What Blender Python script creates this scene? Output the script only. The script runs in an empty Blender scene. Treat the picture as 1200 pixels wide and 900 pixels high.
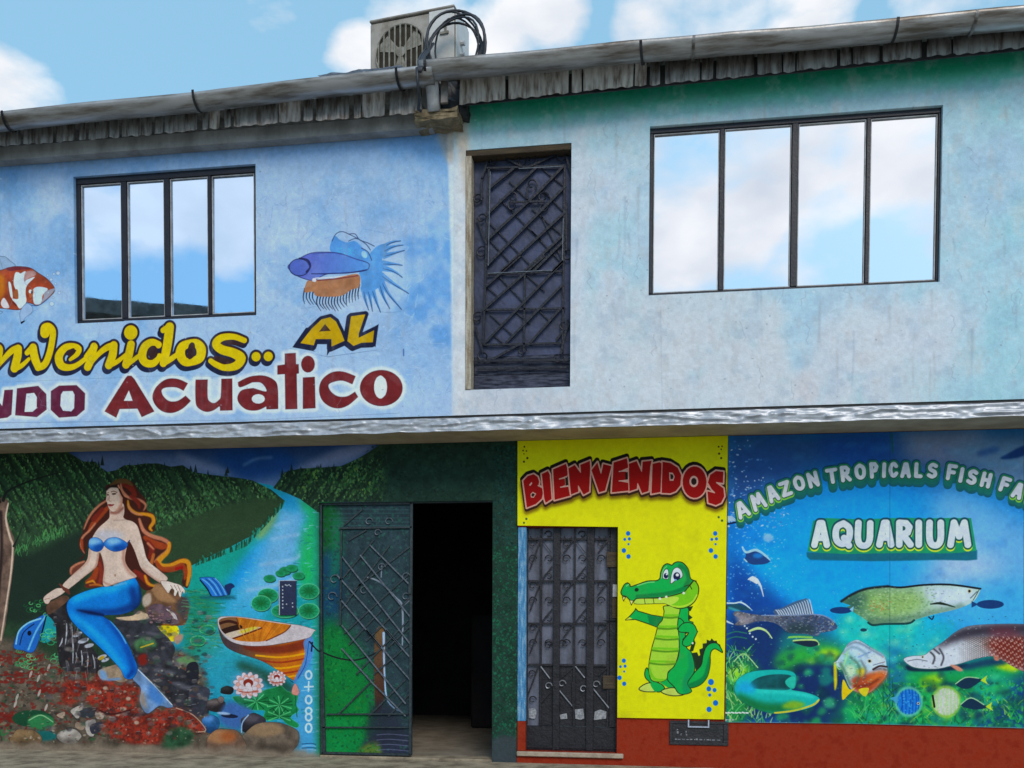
import bpy, bmesh, math, random
import numpy as np
from mathutils import Vector

# ------------------------------------------------------------------ camera, sky, sun, exposure
SC = bpy.context.scene
random.seed(7)
RNG = np.random.default_rng(11)
F_PX = 1100.0
YAW, PITCH, ROLL, SHIFT = math.radians(8.5535), math.radians(-1.8719), math.radians(0.2218), 311.572
CAM = np.array([0.0, -8.4, 1.30])
def _basis():
    cy, sy = math.cos(YAW), math.sin(YAW); cp, sp = math.cos(PITCH), math.sin(PITCH)
    f = np.array([-sy*cp, cy*cp, sp]); r = np.array([cy, sy, 0.0]); u = np.cross(r, f)
    cr, sr = math.cos(ROLL), math.sin(ROLL)
    return np.array([cr*r+sr*u, -sr*r+cr*u, f])
BAS = _basis()
from mathutils import Matrix
cam_data = bpy.data.cameras.new('camera')
cam = bpy.data.objects.new('camera', cam_data); SC.collection.objects.link(cam); SC.camera = cam
cam_data.sensor_fit = 'HORIZONTAL'; cam_data.sensor_width = 36.0
cam_data.lens = F_PX/1200*36; cam_data.shift_y = SHIFT/1200
cam_data.clip_start = 0.05; cam_data.clip_end = 3000
m = Matrix.Identity(4)
for i in range(3):
    m[i][0] = BAS[0][i]; m[i][1] = BAS[1][i]; m[i][2] = -BAS[2][i]; m[i][3] = CAM[i]
cam.matrix_world = m

SUN_EL, SUN_AZ = math.radians(39), math.radians(22)     # azimuth: degrees to the right of straight out from the facade
world = bpy.data.worlds.new('World'); SC.world = world; world.use_nodes = True
nt = world.node_tree; N = nt.nodes; L = nt.links
bg = N['Background']; bg.inputs['Strength'].default_value = 0.10
sky = N.new('ShaderNodeTexSky'); sky.sky_type = 'NISHITA'; sky.sun_disc = False
sky.sun_elevation = SUN_EL
sun_dir = Vector((math.sin(SUN_AZ)*math.cos(SUN_EL), -math.cos(SUN_AZ)*math.cos(SUN_EL), math.sin(SUN_EL)))
sky.sun_rotation = math.atan2(sun_dir.x, sun_dir.y)
sky.altitude = 100; sky.air_density = 1.0; sky.dust_density = 1.0; sky.ozone_density = 2.0
tc = N.new('ShaderNodeTexCoord')
mp = N.new('ShaderNodeMapping'); mp.inputs['Location'].default_value = (3.1, 1.7, 0.4); mp.inputs['Scale'].default_value = (1, 1, 1.9)
no = N.new('ShaderNodeTexNoise'); no.inputs['Scale'].default_value = 6.0; no.inputs['Detail'].default_value = 10; no.inputs['Roughness'].default_value = 0.52
no.inputs['Distortion'].default_value = 0.1
rp = N.new('ShaderNodeValToRGB'); rp.color_ramp.elements[0].position = 0.60; rp.color_ramp.elements[1].position = 0.80
no2 = N.new('ShaderNodeTexNoise'); no2.inputs['Scale'].default_value = 9; no2.inputs['Detail'].default_value = 6
rp2 = N.new('ShaderNodeValToRGB')
rp2.color_ramp.elements[0].position = 0.3; rp2.color_ramp.elements[0].color = (6.3, 6.8, 7.6, 1)
rp2.color_ramp.elements[1].position = 0.66; rp2.color_ramp.elements[1].color = (9.4, 9.4, 9.5, 1)
tint = N.new('ShaderNodeMix'); tint.data_type = 'RGBA'; tint.blend_type = 'MULTIPLY'; tint.inputs[0].default_value = 1.0
tint.inputs[7].default_value = (1.0, 1.1, 1.05, 1)
mx = N.new('ShaderNodeMix'); mx.data_type = 'RGBA'
L.new(tc.outputs['Generated'], mp.inputs[0]); L.new(mp.outputs[0], no.inputs['Vector']); L.new(mp.outputs[0], no2.inputs['Vector'])

# cumulus banks: (bearing from the facade normal, elevation, angular radius, weight), bearing 0 = behind the shop, 180 = over the street
def _bear(px, py, mirror):
    d = BAS.T @ np.array([(px-600)/F_PX, -(py-450-SHIFT)/F_PX, 1.0]); d /= np.linalg.norm(d)
    return np.array([d[0], -d[1] if mirror else d[1], d[2]])
CLOUDS = [(0, 122, 62, .16, 0), (422, 76, 40, .27, 0), (585, 55, 46, .24, 0), (645, 12, 42, .25, 0), (490, 5, 60, .17, 0), (775, 22, 52, .37, 0), (850, 16, 64, .42, 0), (930, 12, 60, .38, 0), (1120, -8, 70, .30, 0), (310, 6, 40, .16, 0),
          (105, 205, 58, .40, 1), (175, 208, 56, .42, 1), (245, 218, 56, .42, 1), (292, 228, 46, .40, 1), (282, 292, 30, .36, 1), (60, 120, 130, .4, 1), (300, 110, 110, .4, 1),
          (770, 175, 85, .34, 1), (800, 245, 85, .36, 1), (865, 265, 60, .34, 1), (890, 170, 80, .26, 1), (965, 165, 85, .26, 1), (1060, 160, 85, .44, 1), (1080, 225, 60, .30, 1), (960, 265, 75, .22, 1), (1095, 292, 24, .32, 1), (930, 60, 160, .4, 1), (1040, 420, 60, .3, 1), (700, 420, 90, .4, 1)]
blobs = [(_bear(x, y, mr), r/F_PX, w) for x, y, r, w, mr in CLOUDS]
_rc = random.Random(12)
for k_ in range(13):
    az, el = _rc.uniform(0, 2*math.pi), math.radians(_rc.uniform(8, 75))
    d = np.array([math.cos(el)*math.sin(az), math.cos(el)*math.cos(az), math.sin(el)])
    if abs(d[0]) < .75*abs(d[1]): continue
    for j in range(3): e = d+np.array([_rc.gauss(0, .06), _rc.gauss(0, .06), _rc.gauss(0, .03)]); blobs.append((e/np.linalg.norm(e), _rc.uniform(.07, .16), .4))
acc = None
for d, r, w in blobs:
    dp = N.new('ShaderNodeVectorMath'); dp.operation = 'DOT_PRODUCT'; dp.inputs[1].default_value = d.tolist(); L.new(tc.outputs['Generated'], dp.inputs[0])
    mr_ = N.new('ShaderNodeMapRange'); mr_.interpolation_type = 'SMOOTHSTEP'; mr_.inputs[1].default_value = math.cos(r*1.25); mr_.inputs[2].default_value = math.cos(r*.25); mr_.inputs[4].default_value = w; L.new(dp.outputs['Value'], mr_.inputs[0])
    if acc is None: acc = mr_.outputs[0]
    else: mm_ = N.new('ShaderNodeMath'); mm_.operation = 'MAXIMUM'; L.new(acc, mm_.inputs[0]); L.new(mr_.outputs[0], mm_.inputs[1]); acc = mm_.outputs[0]
amp = N.new('ShaderNodeMath'); amp.operation = 'MULTIPLY_ADD'; amp.inputs[1].default_value = 1.5; amp.inputs[2].default_value = -0.28; L.new(no.outputs['Fac'], amp.inputs[0])
sm_ = N.new('ShaderNodeMath'); sm_.operation = 'ADD'; L.new(amp.outputs[0], sm_.inputs[0]); L.new(acc, sm_.inputs[1]); L.new(sm_.outputs[0], rp.inputs[0])
L.new(no2.outputs['Fac'], rp2.inputs[0])
L.new(sky.outputs[0], tint.inputs[6])
veil = N.new('ShaderNodeMix'); veil.data_type = 'RGBA'; veil.inputs[0].default_value = 0.62; veil.inputs[7].default_value = (3.6, 7.0, 9.6, 1)
L.new(tint.outputs[2], veil.inputs[6])
L.new(rp.outputs[0], mx.inputs[0]); L.new(veil.outputs[2], mx.inputs[6]); L.new(rp2.outputs[0], mx.inputs[7])
L.new(mx.outputs[2], bg.inputs['Color'])

sd = bpy.data.lights.new('sun', 'SUN'); sd.energy = 1.5; sd.angle = math.radians(24); sd.color = (1.0, 0.88, 0.73)
sun = bpy.data.objects.new('sun', sd); SC.collection.objects.link(sun)
sun.rotation_euler = (-sun_dir).to_track_quat('-Z', 'Y').to_euler()
SC.view_settings.view_transform = 'Standard'; SC.view_settings.look = 'None'
SC.view_settings.exposure = 0.18; SC.view_settings.gamma = 1.0
GAIN = 0.80          # how a lit facade's linear value relates to its albedo at this exposure

# ------------------------------------------------------------------ helpers: photo pixel -> point on a facade plane
def wp(px, py, Y=0.0):
    d = BAS.T @ np.array([(px-600)/F_PX, -(py-450-SHIFT)/F_PX, 1.0])
    t = (Y-CAM[1])/d[1]; q = CAM+t*d
    return Vector((q[0], Y, q[2]))
def wpn(P, Y):
    P = np.asarray(P, float).reshape(-1, 2)
    d = np.stack([(P[:, 0]-600)/F_PX, -(P[:, 1]-450-SHIFT)/F_PX, np.ones(len(P))], 1) @ BAS
    t = (Y-CAM[1])/d[:, 1]
    return CAM[None]+t[:, None]*d

# ------------------------------------------------------------------ a small painter: murals as colour maps on the wall's own plane
def lin(c):
    c = np.asarray(c, float)
    return np.where(c <= 0.04045, c/12.92, ((c+0.055)/1.055)**2.4)
def crop(x0, y0, s):
    return lambda pts: [(x0+x/s, y0+y/s) for x, y in pts]
def smooth(pts, closed=True, n=5):
    P = np.asarray(pts, float); k = len(P)
    if k < 3: return P
    if closed: idx = lambda i: i % k
    else: idx = lambda i: min(max(i, 0), k-1)
    out = []
    t = np.linspace(0, 1, n, endpoint=False)[:, None]
    for i in range(k if closed else k-1):
        a, b, c, d = P[idx(i-1)], P[idx(i)], P[idx(i+1)], P[idx(i+2)]
        if abs(b[0]-c[0])+abs(b[1]-c[1]) < 1e-6: out.append(b[None]); continue
        out.append(0.5*((2*b)+(c-a)*t+(2*a-5*b+4*c-d)*t**2+(3*b-a-3*c+d)*t**3))
    out = np.concatenate(out)
    return out if closed else np.vstack([out, P[-1:]])
def vnoise(h, w, cell, rng):
    gh, gw = int(h/cell)+3, int(w/cell)+3
    g = rng.random((gh, gw)).astype(np.float32)
    y = np.arange(h)/cell; x = np.arange(w)/cell
    yi = y.astype(int); xi = x.astype(int); fy = (y-yi)[:, None]; fx = (x-xi)[None]
    fy = fy*fy*(3-2*fy); fx = fx*fx*(3-2*fx)
    a = g[yi][:, xi]; b = g[yi][:, xi+1]; c = g[yi+1][:, xi]; d = g[yi+1][:, xi+1]
    return (a*(1-fx)+b*fx)*(1-fy)+(c*(1-fx)+d*fx)*fy
def fbm(h, w, cell, rng, octv=4, stretch=1.0):
    o = np.zeros((h, w), np.float32); amp = 1.0; tot = 0
    for k in range(octv):
        c = max(cell/2**k, 1.01)
        if stretch != 1.0:
            hh = int(h/stretch)+2
            v = vnoise(hh, w, c, rng); yy = np.minimum((np.arange(h)/stretch).astype(int), hh-1); v = v[yy]
        else: v = vnoise(h, w, c, rng)
        o += amp*v; tot += amp; amp *= 0.55
    return o/tot
def box1(a, r, ax):
    if r < 1: return a
    pad = [(0, 0)]*a.ndim; pad[ax] = (r+1, r)
    c = np.cumsum(np.pad(a, pad), axis=ax, dtype=np.float64)
    n = a.shape[ax]
    hi = np.take(c, range(2*r+1, 2*r+1+n), axis=ax); lo = np.take(c, range(0, n), axis=ax)
    return ((hi-lo)/(2*r+1)).astype(np.float32)
def blur(a, r):
    r = int(round(r))
    for _ in range(2): a = box1(box1(a, r, 0), r, 1)
    return a

class Canvas:
    def __init__(s, name, x0, x1, z0, z1, Y, ppm, base):
        s.name, s.x0, s.x1, s.z0, s.z1, s.Y, s.ppm = name, x0, x1, z0, z1, Y, ppm
        s.w, s.h = int((x1-x0)*ppm), int((z1-z0)*ppm)
        s.a = np.empty((s.h, s.w, 3), np.float32); s.a[:] = np.array(base)/255.0
        s.k = ppm/130.0; s.outline = 1.0
        s.rng = np.random.default_rng(abs(hash(name)) % 1000 if False else sum(map(ord, name)))
    def q(s, pts):
        w = wpn(pts, s.Y)
        return np.stack([(w[:, 0]-s.x0)*s.ppm, (s.z1-w[:, 2])*s.ppm], 1)
    # masks: (y0, x0, cov)
    def fillmask(s, P, soft=0):
        pad = int(soft*2.2)+2 if soft else 1
        x0 = max(int(P[:, 0].min())-pad, 0); x1 = min(int(P[:, 0].max())+pad+1, s.w)
        y0 = max(int(P[:, 1].min())-pad, 0); y1 = min(int(P[:, 1].max())+pad+1, s.h)
        if x1 <= x0 or y1 <= y0: return None
        w, h = x1-x0, y1-y0; cov = np.zeros((h, w), np.float32); SS = 3
        A = P; B = np.roll(P, -1, 0); ya, yb = A[:, 1], B[:, 1]
        for r in range(h):
            row = cov[r]
            for k in range(SS):
                y = y0+r+(k+0.5)/SS
                m_ = (ya <= y) != (yb <= y)
                if not m_.any(): continue
                a, b = A[m_], B[m_]
                xs = np.sort(a[:, 0]+(y-a[:, 1])/(b[:, 1]-a[:, 1])*(b[:, 0]-a[:, 0]))-x0
                for i in range(0, len(xs)-1, 2):
                    xa, xb = max(xs[i], 0.0), min(xs[i+1], float(w))
                    if xb <= xa: continue
                    ia, ib = int(xa), int(xb)
                    if ia == ib: row[ia] += (xb-xa)/SS
                    else:
                        row[ia] += (ia+1-xa)/SS
                        if ib > ia+1: row[ia+1:ib] += 1.0/SS
                        if ib < w: row[ib] += (xb-ib)/SS
        np.clip(cov, 0, 1, out=cov)
        if soft: cov = blur(cov, soft)
        return [y0, x0, cov]
    def strokemask(s, P, W, soft=0):
        W = np.broadcast_to(np.asarray(W, float), (len(P),))*0.5
        pad = W.max()+2+soft*2.2
        x0 = max(int(P[:, 0].min()-pad), 0); x1 = min(int(P[:, 0].max()+pad)+1, s.w)
        y0 = max(int(P[:, 1].min()-pad), 0); y1 = min(int(P[:, 1].max()+pad)+1, s.h)
        if x1 <= x0 or y1 <= y0: return None
        cov = np.zeros((y1-y0, x1-x0), np.float32)
        for i in range(len(P)-1):
            a, b = P[i], P[i+1]; ra, rb = W[i], W[i+1]; p = max(ra, rb)+1.5
            xa = max(int(min(a[0], b[0])-p), x0); xb = min(int(max(a[0], b[0])+p)+1, x1)
            yaa = max(int(min(a[1], b[1])-p), y0); ybb = min(int(max(a[1], b[1])+p)+1, y1)
            if xb <= xa or ybb <= yaa: continue
            X = np.arange(xa, xb)+0.5-a[0]; Yv = (np.arange(yaa, ybb)+0.5-a[1])[:, None]
            d = b-a; LL = max(d@d, 1e-6)
            t = np.clip((X*d[0]+Yv*d[1])/LL, 0, 1)
            dist = np.sqrt((X-t*d[0])**2+(Yv-t*d[1])**2)-(ra+(rb-ra)*t)
            sub = cov[yaa-y0:ybb-y0, xa-x0:xb-x0]
            np.maximum(sub, np.clip(0.5-dist, 0, 1), out=sub)
        if soft: cov = blur(cov, soft)
        return [y0, x0, cov]
    def put(s, mk, col, alpha=1.0, clip=None, grad=None, tex=0):
        if mk is None: return
        y0, x0, c = mk; h, w = c.shape
        c = c*alpha
        if clip is not None: c = c*clip[y0:y0+h, x0:x0+w]
        if grad is not None:
            p0, c0, p1, c1 = grad
            a, b = s.q([p0, p1]); d = b-a
            X = np.arange(x0, x0+w)-a[0]; Yv = (np.arange(y0, y0+h)-a[1])[:, None]
            t = np.clip((X*d[0]+Yv*d[1])/(d@d), 0, 1)[..., None]
            C = (np.array(c0)*(1-t)+np.array(c1)*t)/255.0
        else: C = np.array(col)/255.0
        if tex:
            C = C*(1+tex*(fbm(h, w, 9*s.k, s.rng, 3)[..., None]-0.5)*2)
        r = s.a[y0:y0+h, x0:x0+w]
        r += c[..., None]*(C-r)
    # API in photo pixels
    def poly(s, pts, col=None, sm=True, soft=0, alpha=1.0, clip=None, grad=None, tex=0, line=None, lw=1.0):
        P = s.q(smooth(pts) if sm else np.asarray(pts, float))
        s.put(s.fillmask(P, soft*s.k), col, alpha, clip, grad, tex)
        if line is not None:
            s.put(s.strokemask(np.vstack([P, P[:1]]), lw*s.k), line, alpha*s.outline, clip)
    def line(s, pts, col, w=1.0, sm=True, soft=0, alpha=1.0, clip=None, closed=False):
        P = np.asarray(pts, float)
        W = np.broadcast_to(np.asarray(w, float), (len(P),))
        if sm and len(P) > 2:
            n = 5; Q = smooth(P, closed, n)
            t = np.linspace(0, len(P)-1, len(Q)) if not closed else np.linspace(0, len(P), len(Q), endpoint=False)
            W = np.interp(t, np.arange(len(P)+(1 if closed else 0)), np.append(W, W[0]) if closed else W)
            P = Q
        if closed: P = np.vstack([P, P[:1]]); W = np.append(W, W[0])
        s.put(s.strokemask(s.q(P), W*s.k, soft*s.k), col, alpha, clip)
    def ell(s, cx, cy, rx, ry, col=None, ang=0, soft=0, alpha=1.0, clip=None, grad=None, tex=0, line=None, lw=1.0, n=22):
        t = np.linspace(0, 2*np.pi, n, endpoint=False); ca, sa = math.cos(math.radians(ang)), math.sin(math.radians(ang))
        x, y = rx*np.cos(t), ry*np.sin(t)
        s.poly(np.stack([cx+x*ca-y*sa, cy+x*sa+y*ca], 1), col, False, soft, alpha, clip, grad, tex, line, lw)
    def mask(s, pts, sm=True, soft=0):
        m_ = s.fillmask(s.q(smooth(pts) if sm else np.asarray(pts, float)), soft*s.k)
        f = np.zeros((s.h, s.w), np.float32)
        if m_ is not None:
            y0, x0, c = m_; f[y0:y0+c.shape[0], x0:x0+c.shape[1]] = c
        return f
    def dabs(s, box, n, cols, ln, wd, ang, clip=None, alpha=0.8, jit=15, taper=True, dens=None):
        X0, Y0, X1, Y1 = box
        for _ in range(n):
            x, y = s.rng.uniform(X0, X1), s.rng.uniform(Y0, Y1)
            if dens is not None and s.rng.random() > dens(x, y): continue
            a = math.radians(ang+s.rng.normal()*jit); l_ = ln*s.rng.uniform(0.5, 1.3); w_ = wd*s.rng.uniform(0.6, 1.3)
            P = s.q([(x, y), (x+l_*math.cos(a), y+l_*math.sin(a))])
            c = cols[s.rng.integers(len(cols))]
            s.put(s.strokemask(P, [w_*s.k, w_*s.k*(0.4 if taper else 1)]), c, alpha*s.rng.uniform(0.5, 1), clip)
    def mottle(s, amt, cell, octv=4, stretch=1.0, tint=None):
        f = (fbm(s.h, s.w, cell*s.k, s.rng, octv, stretch)-0.5)*2
        if tint is None: s.a *= (1+amt*f)[..., None]
        else:
            t = np.clip(f*amt, 0, 1)[..., None]; s.a += t*(np.array(tint)/255.0-s.a)
    def image(s):
        np.clip(s.a, 0, 1, out=s.a)
        al = np.clip(lin(s.a)/GAIN, 0.003, 0.86)
        out = np.ones((s.h, s.w, 4), np.float32); out[..., :3] = al[::-1]
        im = bpy.data.images.new(s.name, s.w, s.h, alpha=False, float_buffer=True)
        im.colorspace_settings.name = 'Non-Color'
        im.pixels.foreach_set(out.ravel()); im.update(); im.pack()
        return im
# ------------------------------------------------------------------ painting: upper blue wall with its lettering
YU = -0.45
NAVY = (28, 32, 58); YEL = (208, 180, 0); GOLD = (190, 150, 8); MAR = (108, 34, 38); PLUM = (92, 32, 58); GLOW = (200, 212, 230)
def weather(c, x0, x1, y0, y1, n, amt=1.0):
    """trowel marks, hairline cracks, drips and rubbed patches of old plaster"""
    R_ = c.rng
    f = fbm(c.h, c.w, 16*c.k, R_, 5); g = fbm(c.h, c.w, 9*c.k, R_, 4, 2.2)
    c.a += (np.clip((f-.56)*7, 0, 1)*.30*amt)[..., None]*(np.array((200, 205, 214))/255-c.a); c.a += (np.clip((.43-f)*7, 0, 1)*.22*amt)[..., None]*(np.array((134, 160, 190))/255-c.a)
    c.a += (np.clip((g-.6)*8, 0, 1)*.20*amt)[..., None]*(np.array((176, 172, 178))/255-c.a)
    for _ in range(n):
        x, y = R_.uniform(x0, x1), R_.uniform(y0, y1); P = [(x, y)]
        for k_ in range(R_.integers(4, 12)): x += R_.normal()*2.2; y += R_.uniform(1, 5); P.append((x, y))
        c.line(P, (126, 136, 156), .55, alpha=.45, sm=False)
    for _ in range(n):
        x, y = R_.uniform(x0, x1), R_.uniform(y0, y1-60); l_ = R_.uniform(15, 80)
        c.line([(x, y), (x+R_.normal(), y+l_*.5), (x+R_.normal()*1.5, y+l_)], (150, 146, 150) if R_.random() < .6 else (110, 128, 156), [R_.uniform(1, 3.5), 2, .6], soft=.8, alpha=.22)
    for _ in range(n*3):
        x, y = R_.uniform(x0, x1), R_.uniform(y0, y1); c.ell(x, y, R_.uniform(.4, 1.6), R_.uniform(.4, 1.2), (118, 126, 140) if R_.random() < .5 else (212, 216, 222), alpha=.5, n=6)
def paint_upper_blue():
    c = Canvas('upper_blue_paint', -7.0, -1.70, 3.04, 5.60, YU, 265, (150, 182, 220))
    h, w = c.h, c.w
    # sprayed blue ground: deeper blue band along the top, cloudy patches lower down
    f = fbm(h, w, 70*c.k, c.rng, 5)[..., None]
    c.a += np.clip((f-0.47)*5, 0, 1)*0.75*(np.array((92, 152, 212))/255-c.a)
    f2 = fbm(h, w, 38*c.k, c.rng, 4)[..., None]
    c.a += np.clip((f2-0.56)*5, 0, 1)*0.55*(np.array((176, 198, 228))/255-c.a)
    f3 = fbm(h, w, 24*c.k, c.rng, 3)
    X = np.linspace(c.x0, c.x1, w)[None, :]; Z = np.linspace(c.z1, c.z0, h)[:, None]
    top = np.clip((Z-5.10)/0.36, 0, 1)**1.3
    c.a += (top*0.55)[..., None]*(np.array((74, 122, 190))/255-c.a)
    wh = np.clip(1-np.abs(Z-4.62)/0.5, 0, 1)*np.clip(1-np.abs(X+2.9)/1.3, 0, 1)
    c.a += (wh*0.5)[..., None]*(np.array((178, 192, 220))/255-c.a)
    wh = np.clip(1-np.abs(Z-4.75)/0.45, 0, 1)*np.clip(1-np.abs(X+5.9)/0.8, 0, 1)
    c.a += (wh*0.5)[..., None]*(np.array((168, 190, 222))/255-c.a)
    rt = np.clip((X+2.45)/0.35, 0, 1)*np.clip((4.95-Z)/0.4, 0, 1)*np.clip((Z-3.2)/0.5, 0, 1)
    cell = np.clip((f3-0.42)*4, 0, 1)
    c.a += (rt*(0.25+0.6*cell))[..., None]*(np.array((78, 142, 212))/255-c.a)
    lo = np.clip((3.55-Z)/0.5, 0, 1)
    c.a += (lo*0.45)[..., None]*(np.array((168, 190, 224))/255-c.a)
    c.a += .14*(np.array((168, 180, 202))/255-c.a)
    # crackle of small painted veins, right hand side
    for _ in range(260):
        x = c.rng.uniform(290, 530); y = c.rng.uniform(210, 470)
        c.line([(x, y), (x+c.rng.normal()*4, y+c.rng.normal()*4), (x+c.rng.normal()*6, y+c.rng.normal()*6)], (190, 208, 236) if c.rng.random() < .6 else (96, 140, 196), 0.8, alpha=0.35)
    for _ in range(16):
        x = c.rng.uniform(0, 530); y = c.rng.uniform(180, 300)
        c.line([(x, y), (x+c.rng.normal(), y+c.rng.uniform(20, 70))], (132, 140, 160), 1.6, soft=1.2, alpha=0.30)
    # weathered right edge where white shows
    c.poly([(524, 150), (533, 150), (534, 492), (530, 492), (528, 300)], (208, 214, 226), soft=1.2, alpha=.8)
    c.poly([(513, 152), (533, 150), (533, 185), (524, 190)], (176, 158, 140), soft=2.5, alpha=.6)
    # ---- goldfish
    g = crop(0, 290, 10)
    c.poly(g([(-260, 60), (-90, 40), (0, 100), (60, 108), (115, 155), (180, 215), (60, 270), (-200, 300)]), (138, 165, 198), line=(88, 110, 140), lw=.7)
    for x in range(-20, 6, 4): c.line([(x, 318), (x-6, 297)], (110, 132, 160), .6)
    c.poly(g([(-400, 360), (-150, 285), (0, 268), (100, 238), (200, 222), (350, 238), (450, 300), (560, 375), (642, 490), (570, 590), (450, 680), (380, 660), (310, 650), (235, 728), (60, 716), (-100, 690), (-400, 560)]), (150, 62, 38), line=(72, 52, 60), lw=.8, tex=.25)
    c.poly(g([(-60, 340), (40, 330), (60, 460), (40, 560), (-60, 640)]), (186, 108, 24), soft=2, alpha=.9)
    c.poly(g([(80, 238), (200, 224), (350, 240), (355, 255), (250, 262), (110, 275)]), (106, 40, 52), alpha=.9)
    W1 = (198, 212, 230)
    c.poly(g([(178, 300), (220, 292), (240, 305), (300, 280), (282, 385), (330, 370), (410, 345), (320, 440), (300, 530), (308, 640), (236, 715), (190, 660), (140, 600), (205, 600), (190, 510), (160, 420)]), W1)
    c.poly(g([(100, 410), (130, 430), (150, 590), (120, 560)]), W1); c.poly(g([(10, 650), (50, 590), (110, 700), (40, 705)]), (205, 198, 204))
    c.poly(g([(300, 290), (400, 275), (420, 320), (330, 365), (285, 400)]), (158, 120, 118), tex=.3)
    c.poly(g([(390, 490), (450, 460), (560, 485), (500, 560), (490, 640), (450, 668), (400, 655), (385, 560)]), (186, 206, 232))
    c.poly(g([(510, 590), (530, 520), (630, 480), (640, 500), (560, 590), (480, 650)]), (142, 142, 158))
    c.poly(g([(160, 520), (205, 490), (215, 600), (160, 570)]), (150, 84, 50))
    c.poly(g([(335, 500), (390, 490), (385, 560), (350, 590)]), (165, 90, 60)); c.ell(35.5, 341.5, 1.8, 2.2, (206, 212, 224)); c.ell(37.3, 342.5, .9, 1.8, (40, 40, 60))
    c.line(g([(150, 640), (190, 680)]), (96, 26, 22), 1.4)
    c.line(g([(310, 640), (380, 680), (470, 670), (560, 600)]), (40, 80, 140), .9)
    c.poly(g([(310, 655), (380, 700), (375, 760), (300, 820), (250, 880), (235, 760)]), (146, 172, 208), line=(96, 122, 158), lw=.7)
    c.line(g([(-20, 740), (30, 755), (0, 780)]), (88, 112, 146), .8)
    for x, y, r in [(680, 300, 2.4), (600, 375, 1.8), (558, 325, 1.2), (695, 530, 1.8), (605, 660, 2.8), (650, 425, 1.3), (622, 585, 1.2), (630, 310, 1.4)]:
        c.ell(x/10, 290+y/10, r, r, (176, 198, 228), line=(112, 140, 180), lw=.6)
    # ---- betta
    b = crop(320, 260, 6.667)
    c.poly(b([(200, 640), (500, 690), (960, 660), (1080, 350), (900, 130), (820, 420), (640, 600)]), (178, 196, 222), soft=5, alpha=.55)
    BL = (82, 142, 206)
    for e in [((850, 210), (910, 165), (995, 145)), ((860, 230), (930, 195), (1015, 178)), ((870, 265), (940, 245), (1025, 220)), ((860, 325), (930, 328), (1008, 336)), ((860, 362), (940, 385), (1008, 430)), ((850, 420), (950, 490), (1058, 556)),
              ((840, 450), (900, 560), (1002, 680)), ((830, 480), (860, 580), (910, 674)), ((770, 520), (805, 620), (838, 702)), ((740, 530), (760, 610), (775, 694)), ((705, 520), (720, 610), (745, 684))]:
        c.line(b(e), BL, [7, 3.5, .6]); c.line(b([(x, y+4) for x, y in e]), (44, 60, 104), [.4, .9, .9])
    c.poly(b([(690, 310), (740, 270), (775, 225), (820, 185), (885, 175), (858, 260), (846, 340), (852, 420), (832, 500), (790, 535), (740, 545), (695, 530), (685, 440), (672, 400)]), BL, tex=.12)
    c.poly(b([(455, 235), (450, 165), (480, 110), (520, 140), (575, 160), (640, 150), (700, 205), (765, 275), (720, 320), (600, 270)]), (80, 142, 212), tex=.1)
    for e in [((460, 150), (490, 95), (540, 76), (600, 100), (660, 130)), ((590, 95), (640, 95), (675, 140), (740, 165), (790, 190)), ((590, 150), (650, 130), (720, 170), (760, 220)), ((690, 205), (740, 235), (770, 300))]: c.line(b(e), (48, 62, 104), .9)
    c.ell(320+712/6.667, 260+255/6.667, 3.2, 4.4, (146, 192, 236), ang=-30)
    for _ in range(26): c.ell(320+c.rng.uniform(510, 650)/6.667, 260+c.rng.uniform(205, 265)/6.667, .7, .5, (60, 180, 226))
    c.poly(b([(115, 352), (160, 310), (205, 285), (290, 245), (390, 236), (520, 246), (640, 288), (735, 318), (750, 345), (725, 378), (600, 398), (420, 408), (320, 455), (230, 440), (165, 405)]), None, grad=((355, 300), (90, 98, 186), (430, 312), (80, 140, 208)), line=(46, 52, 108), lw=.9)
    c.ell(320+205/6.667, 260+355/6.667, 12, 10, (76, 96, 180), line=(36, 44, 92), lw=1.1)
    c.line(b([(205, 285), (270, 300), (290, 350), (260, 390)]), (36, 40, 84), 2.2)
    c.line(b([(300, 405), (420, 405), (600, 396), (730, 375)]), (40, 48, 106), 1.3); c.line(b([(330, 440), (480, 432), (660, 408)]), (206, 206, 220), 1.2)
    c.line(b([(310, 250), (500, 245), (690, 305)]), (60, 72, 150), .8)
    for i, x in enumerate(list(range(235, 330, 24))+list(range(340, 680, 23))):
        top = 540 if x < 330 else 585-max(0, (x-480))*.42
        c.line(b([(x+12, top-20), (x, top+50), (x+(10 if x > 250 else -10)+(-6 if x > 560 else 22), top+100+c.rng.uniform(-6, 14))]), (34, 40, 66), [1.7, 1.3, .5])
    c.poly(b([(268, 460), (330, 470), (345, 452), (480, 440), (662, 408), (672, 505), (610, 530), (540, 575), (430, 585), (335, 578), (310, 545), (245, 548)]), (160, 108, 76), tex=.18)
    c.line(b([(345, 458), (500, 444), (660, 420)]), (120, 52, 60), 1.3); c.ell(368, 328, 2.4, 2.2, (205, 204, 214))
    # ---- glow behind red letters
    k = crop(0, 370, 6.925); k2 = crop(120, 370, 6.925); k3 = crop(230, 360, 6.43); k4 = crop(340, 350, 6)
    red = []
    red.append((k([(38, 604), (105, 600), (93, 800), (60, 824), (-20, 835), (-110, 690), (-110, 825), (-190, 825), (-190, 600), (-90, 600), (20, 735)]), PLUM, False))
    red.append((k([(140, 590), (310, 570), (375, 635), (378, 760), (300, 820), (125, 806)]), PLUM, False))
    red.append((k([(415, 612), (480, 568), (622, 564), (690, 630), (686, 760), (622, 814), (480, 825), (414, 762)]), PLUM, False))
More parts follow.
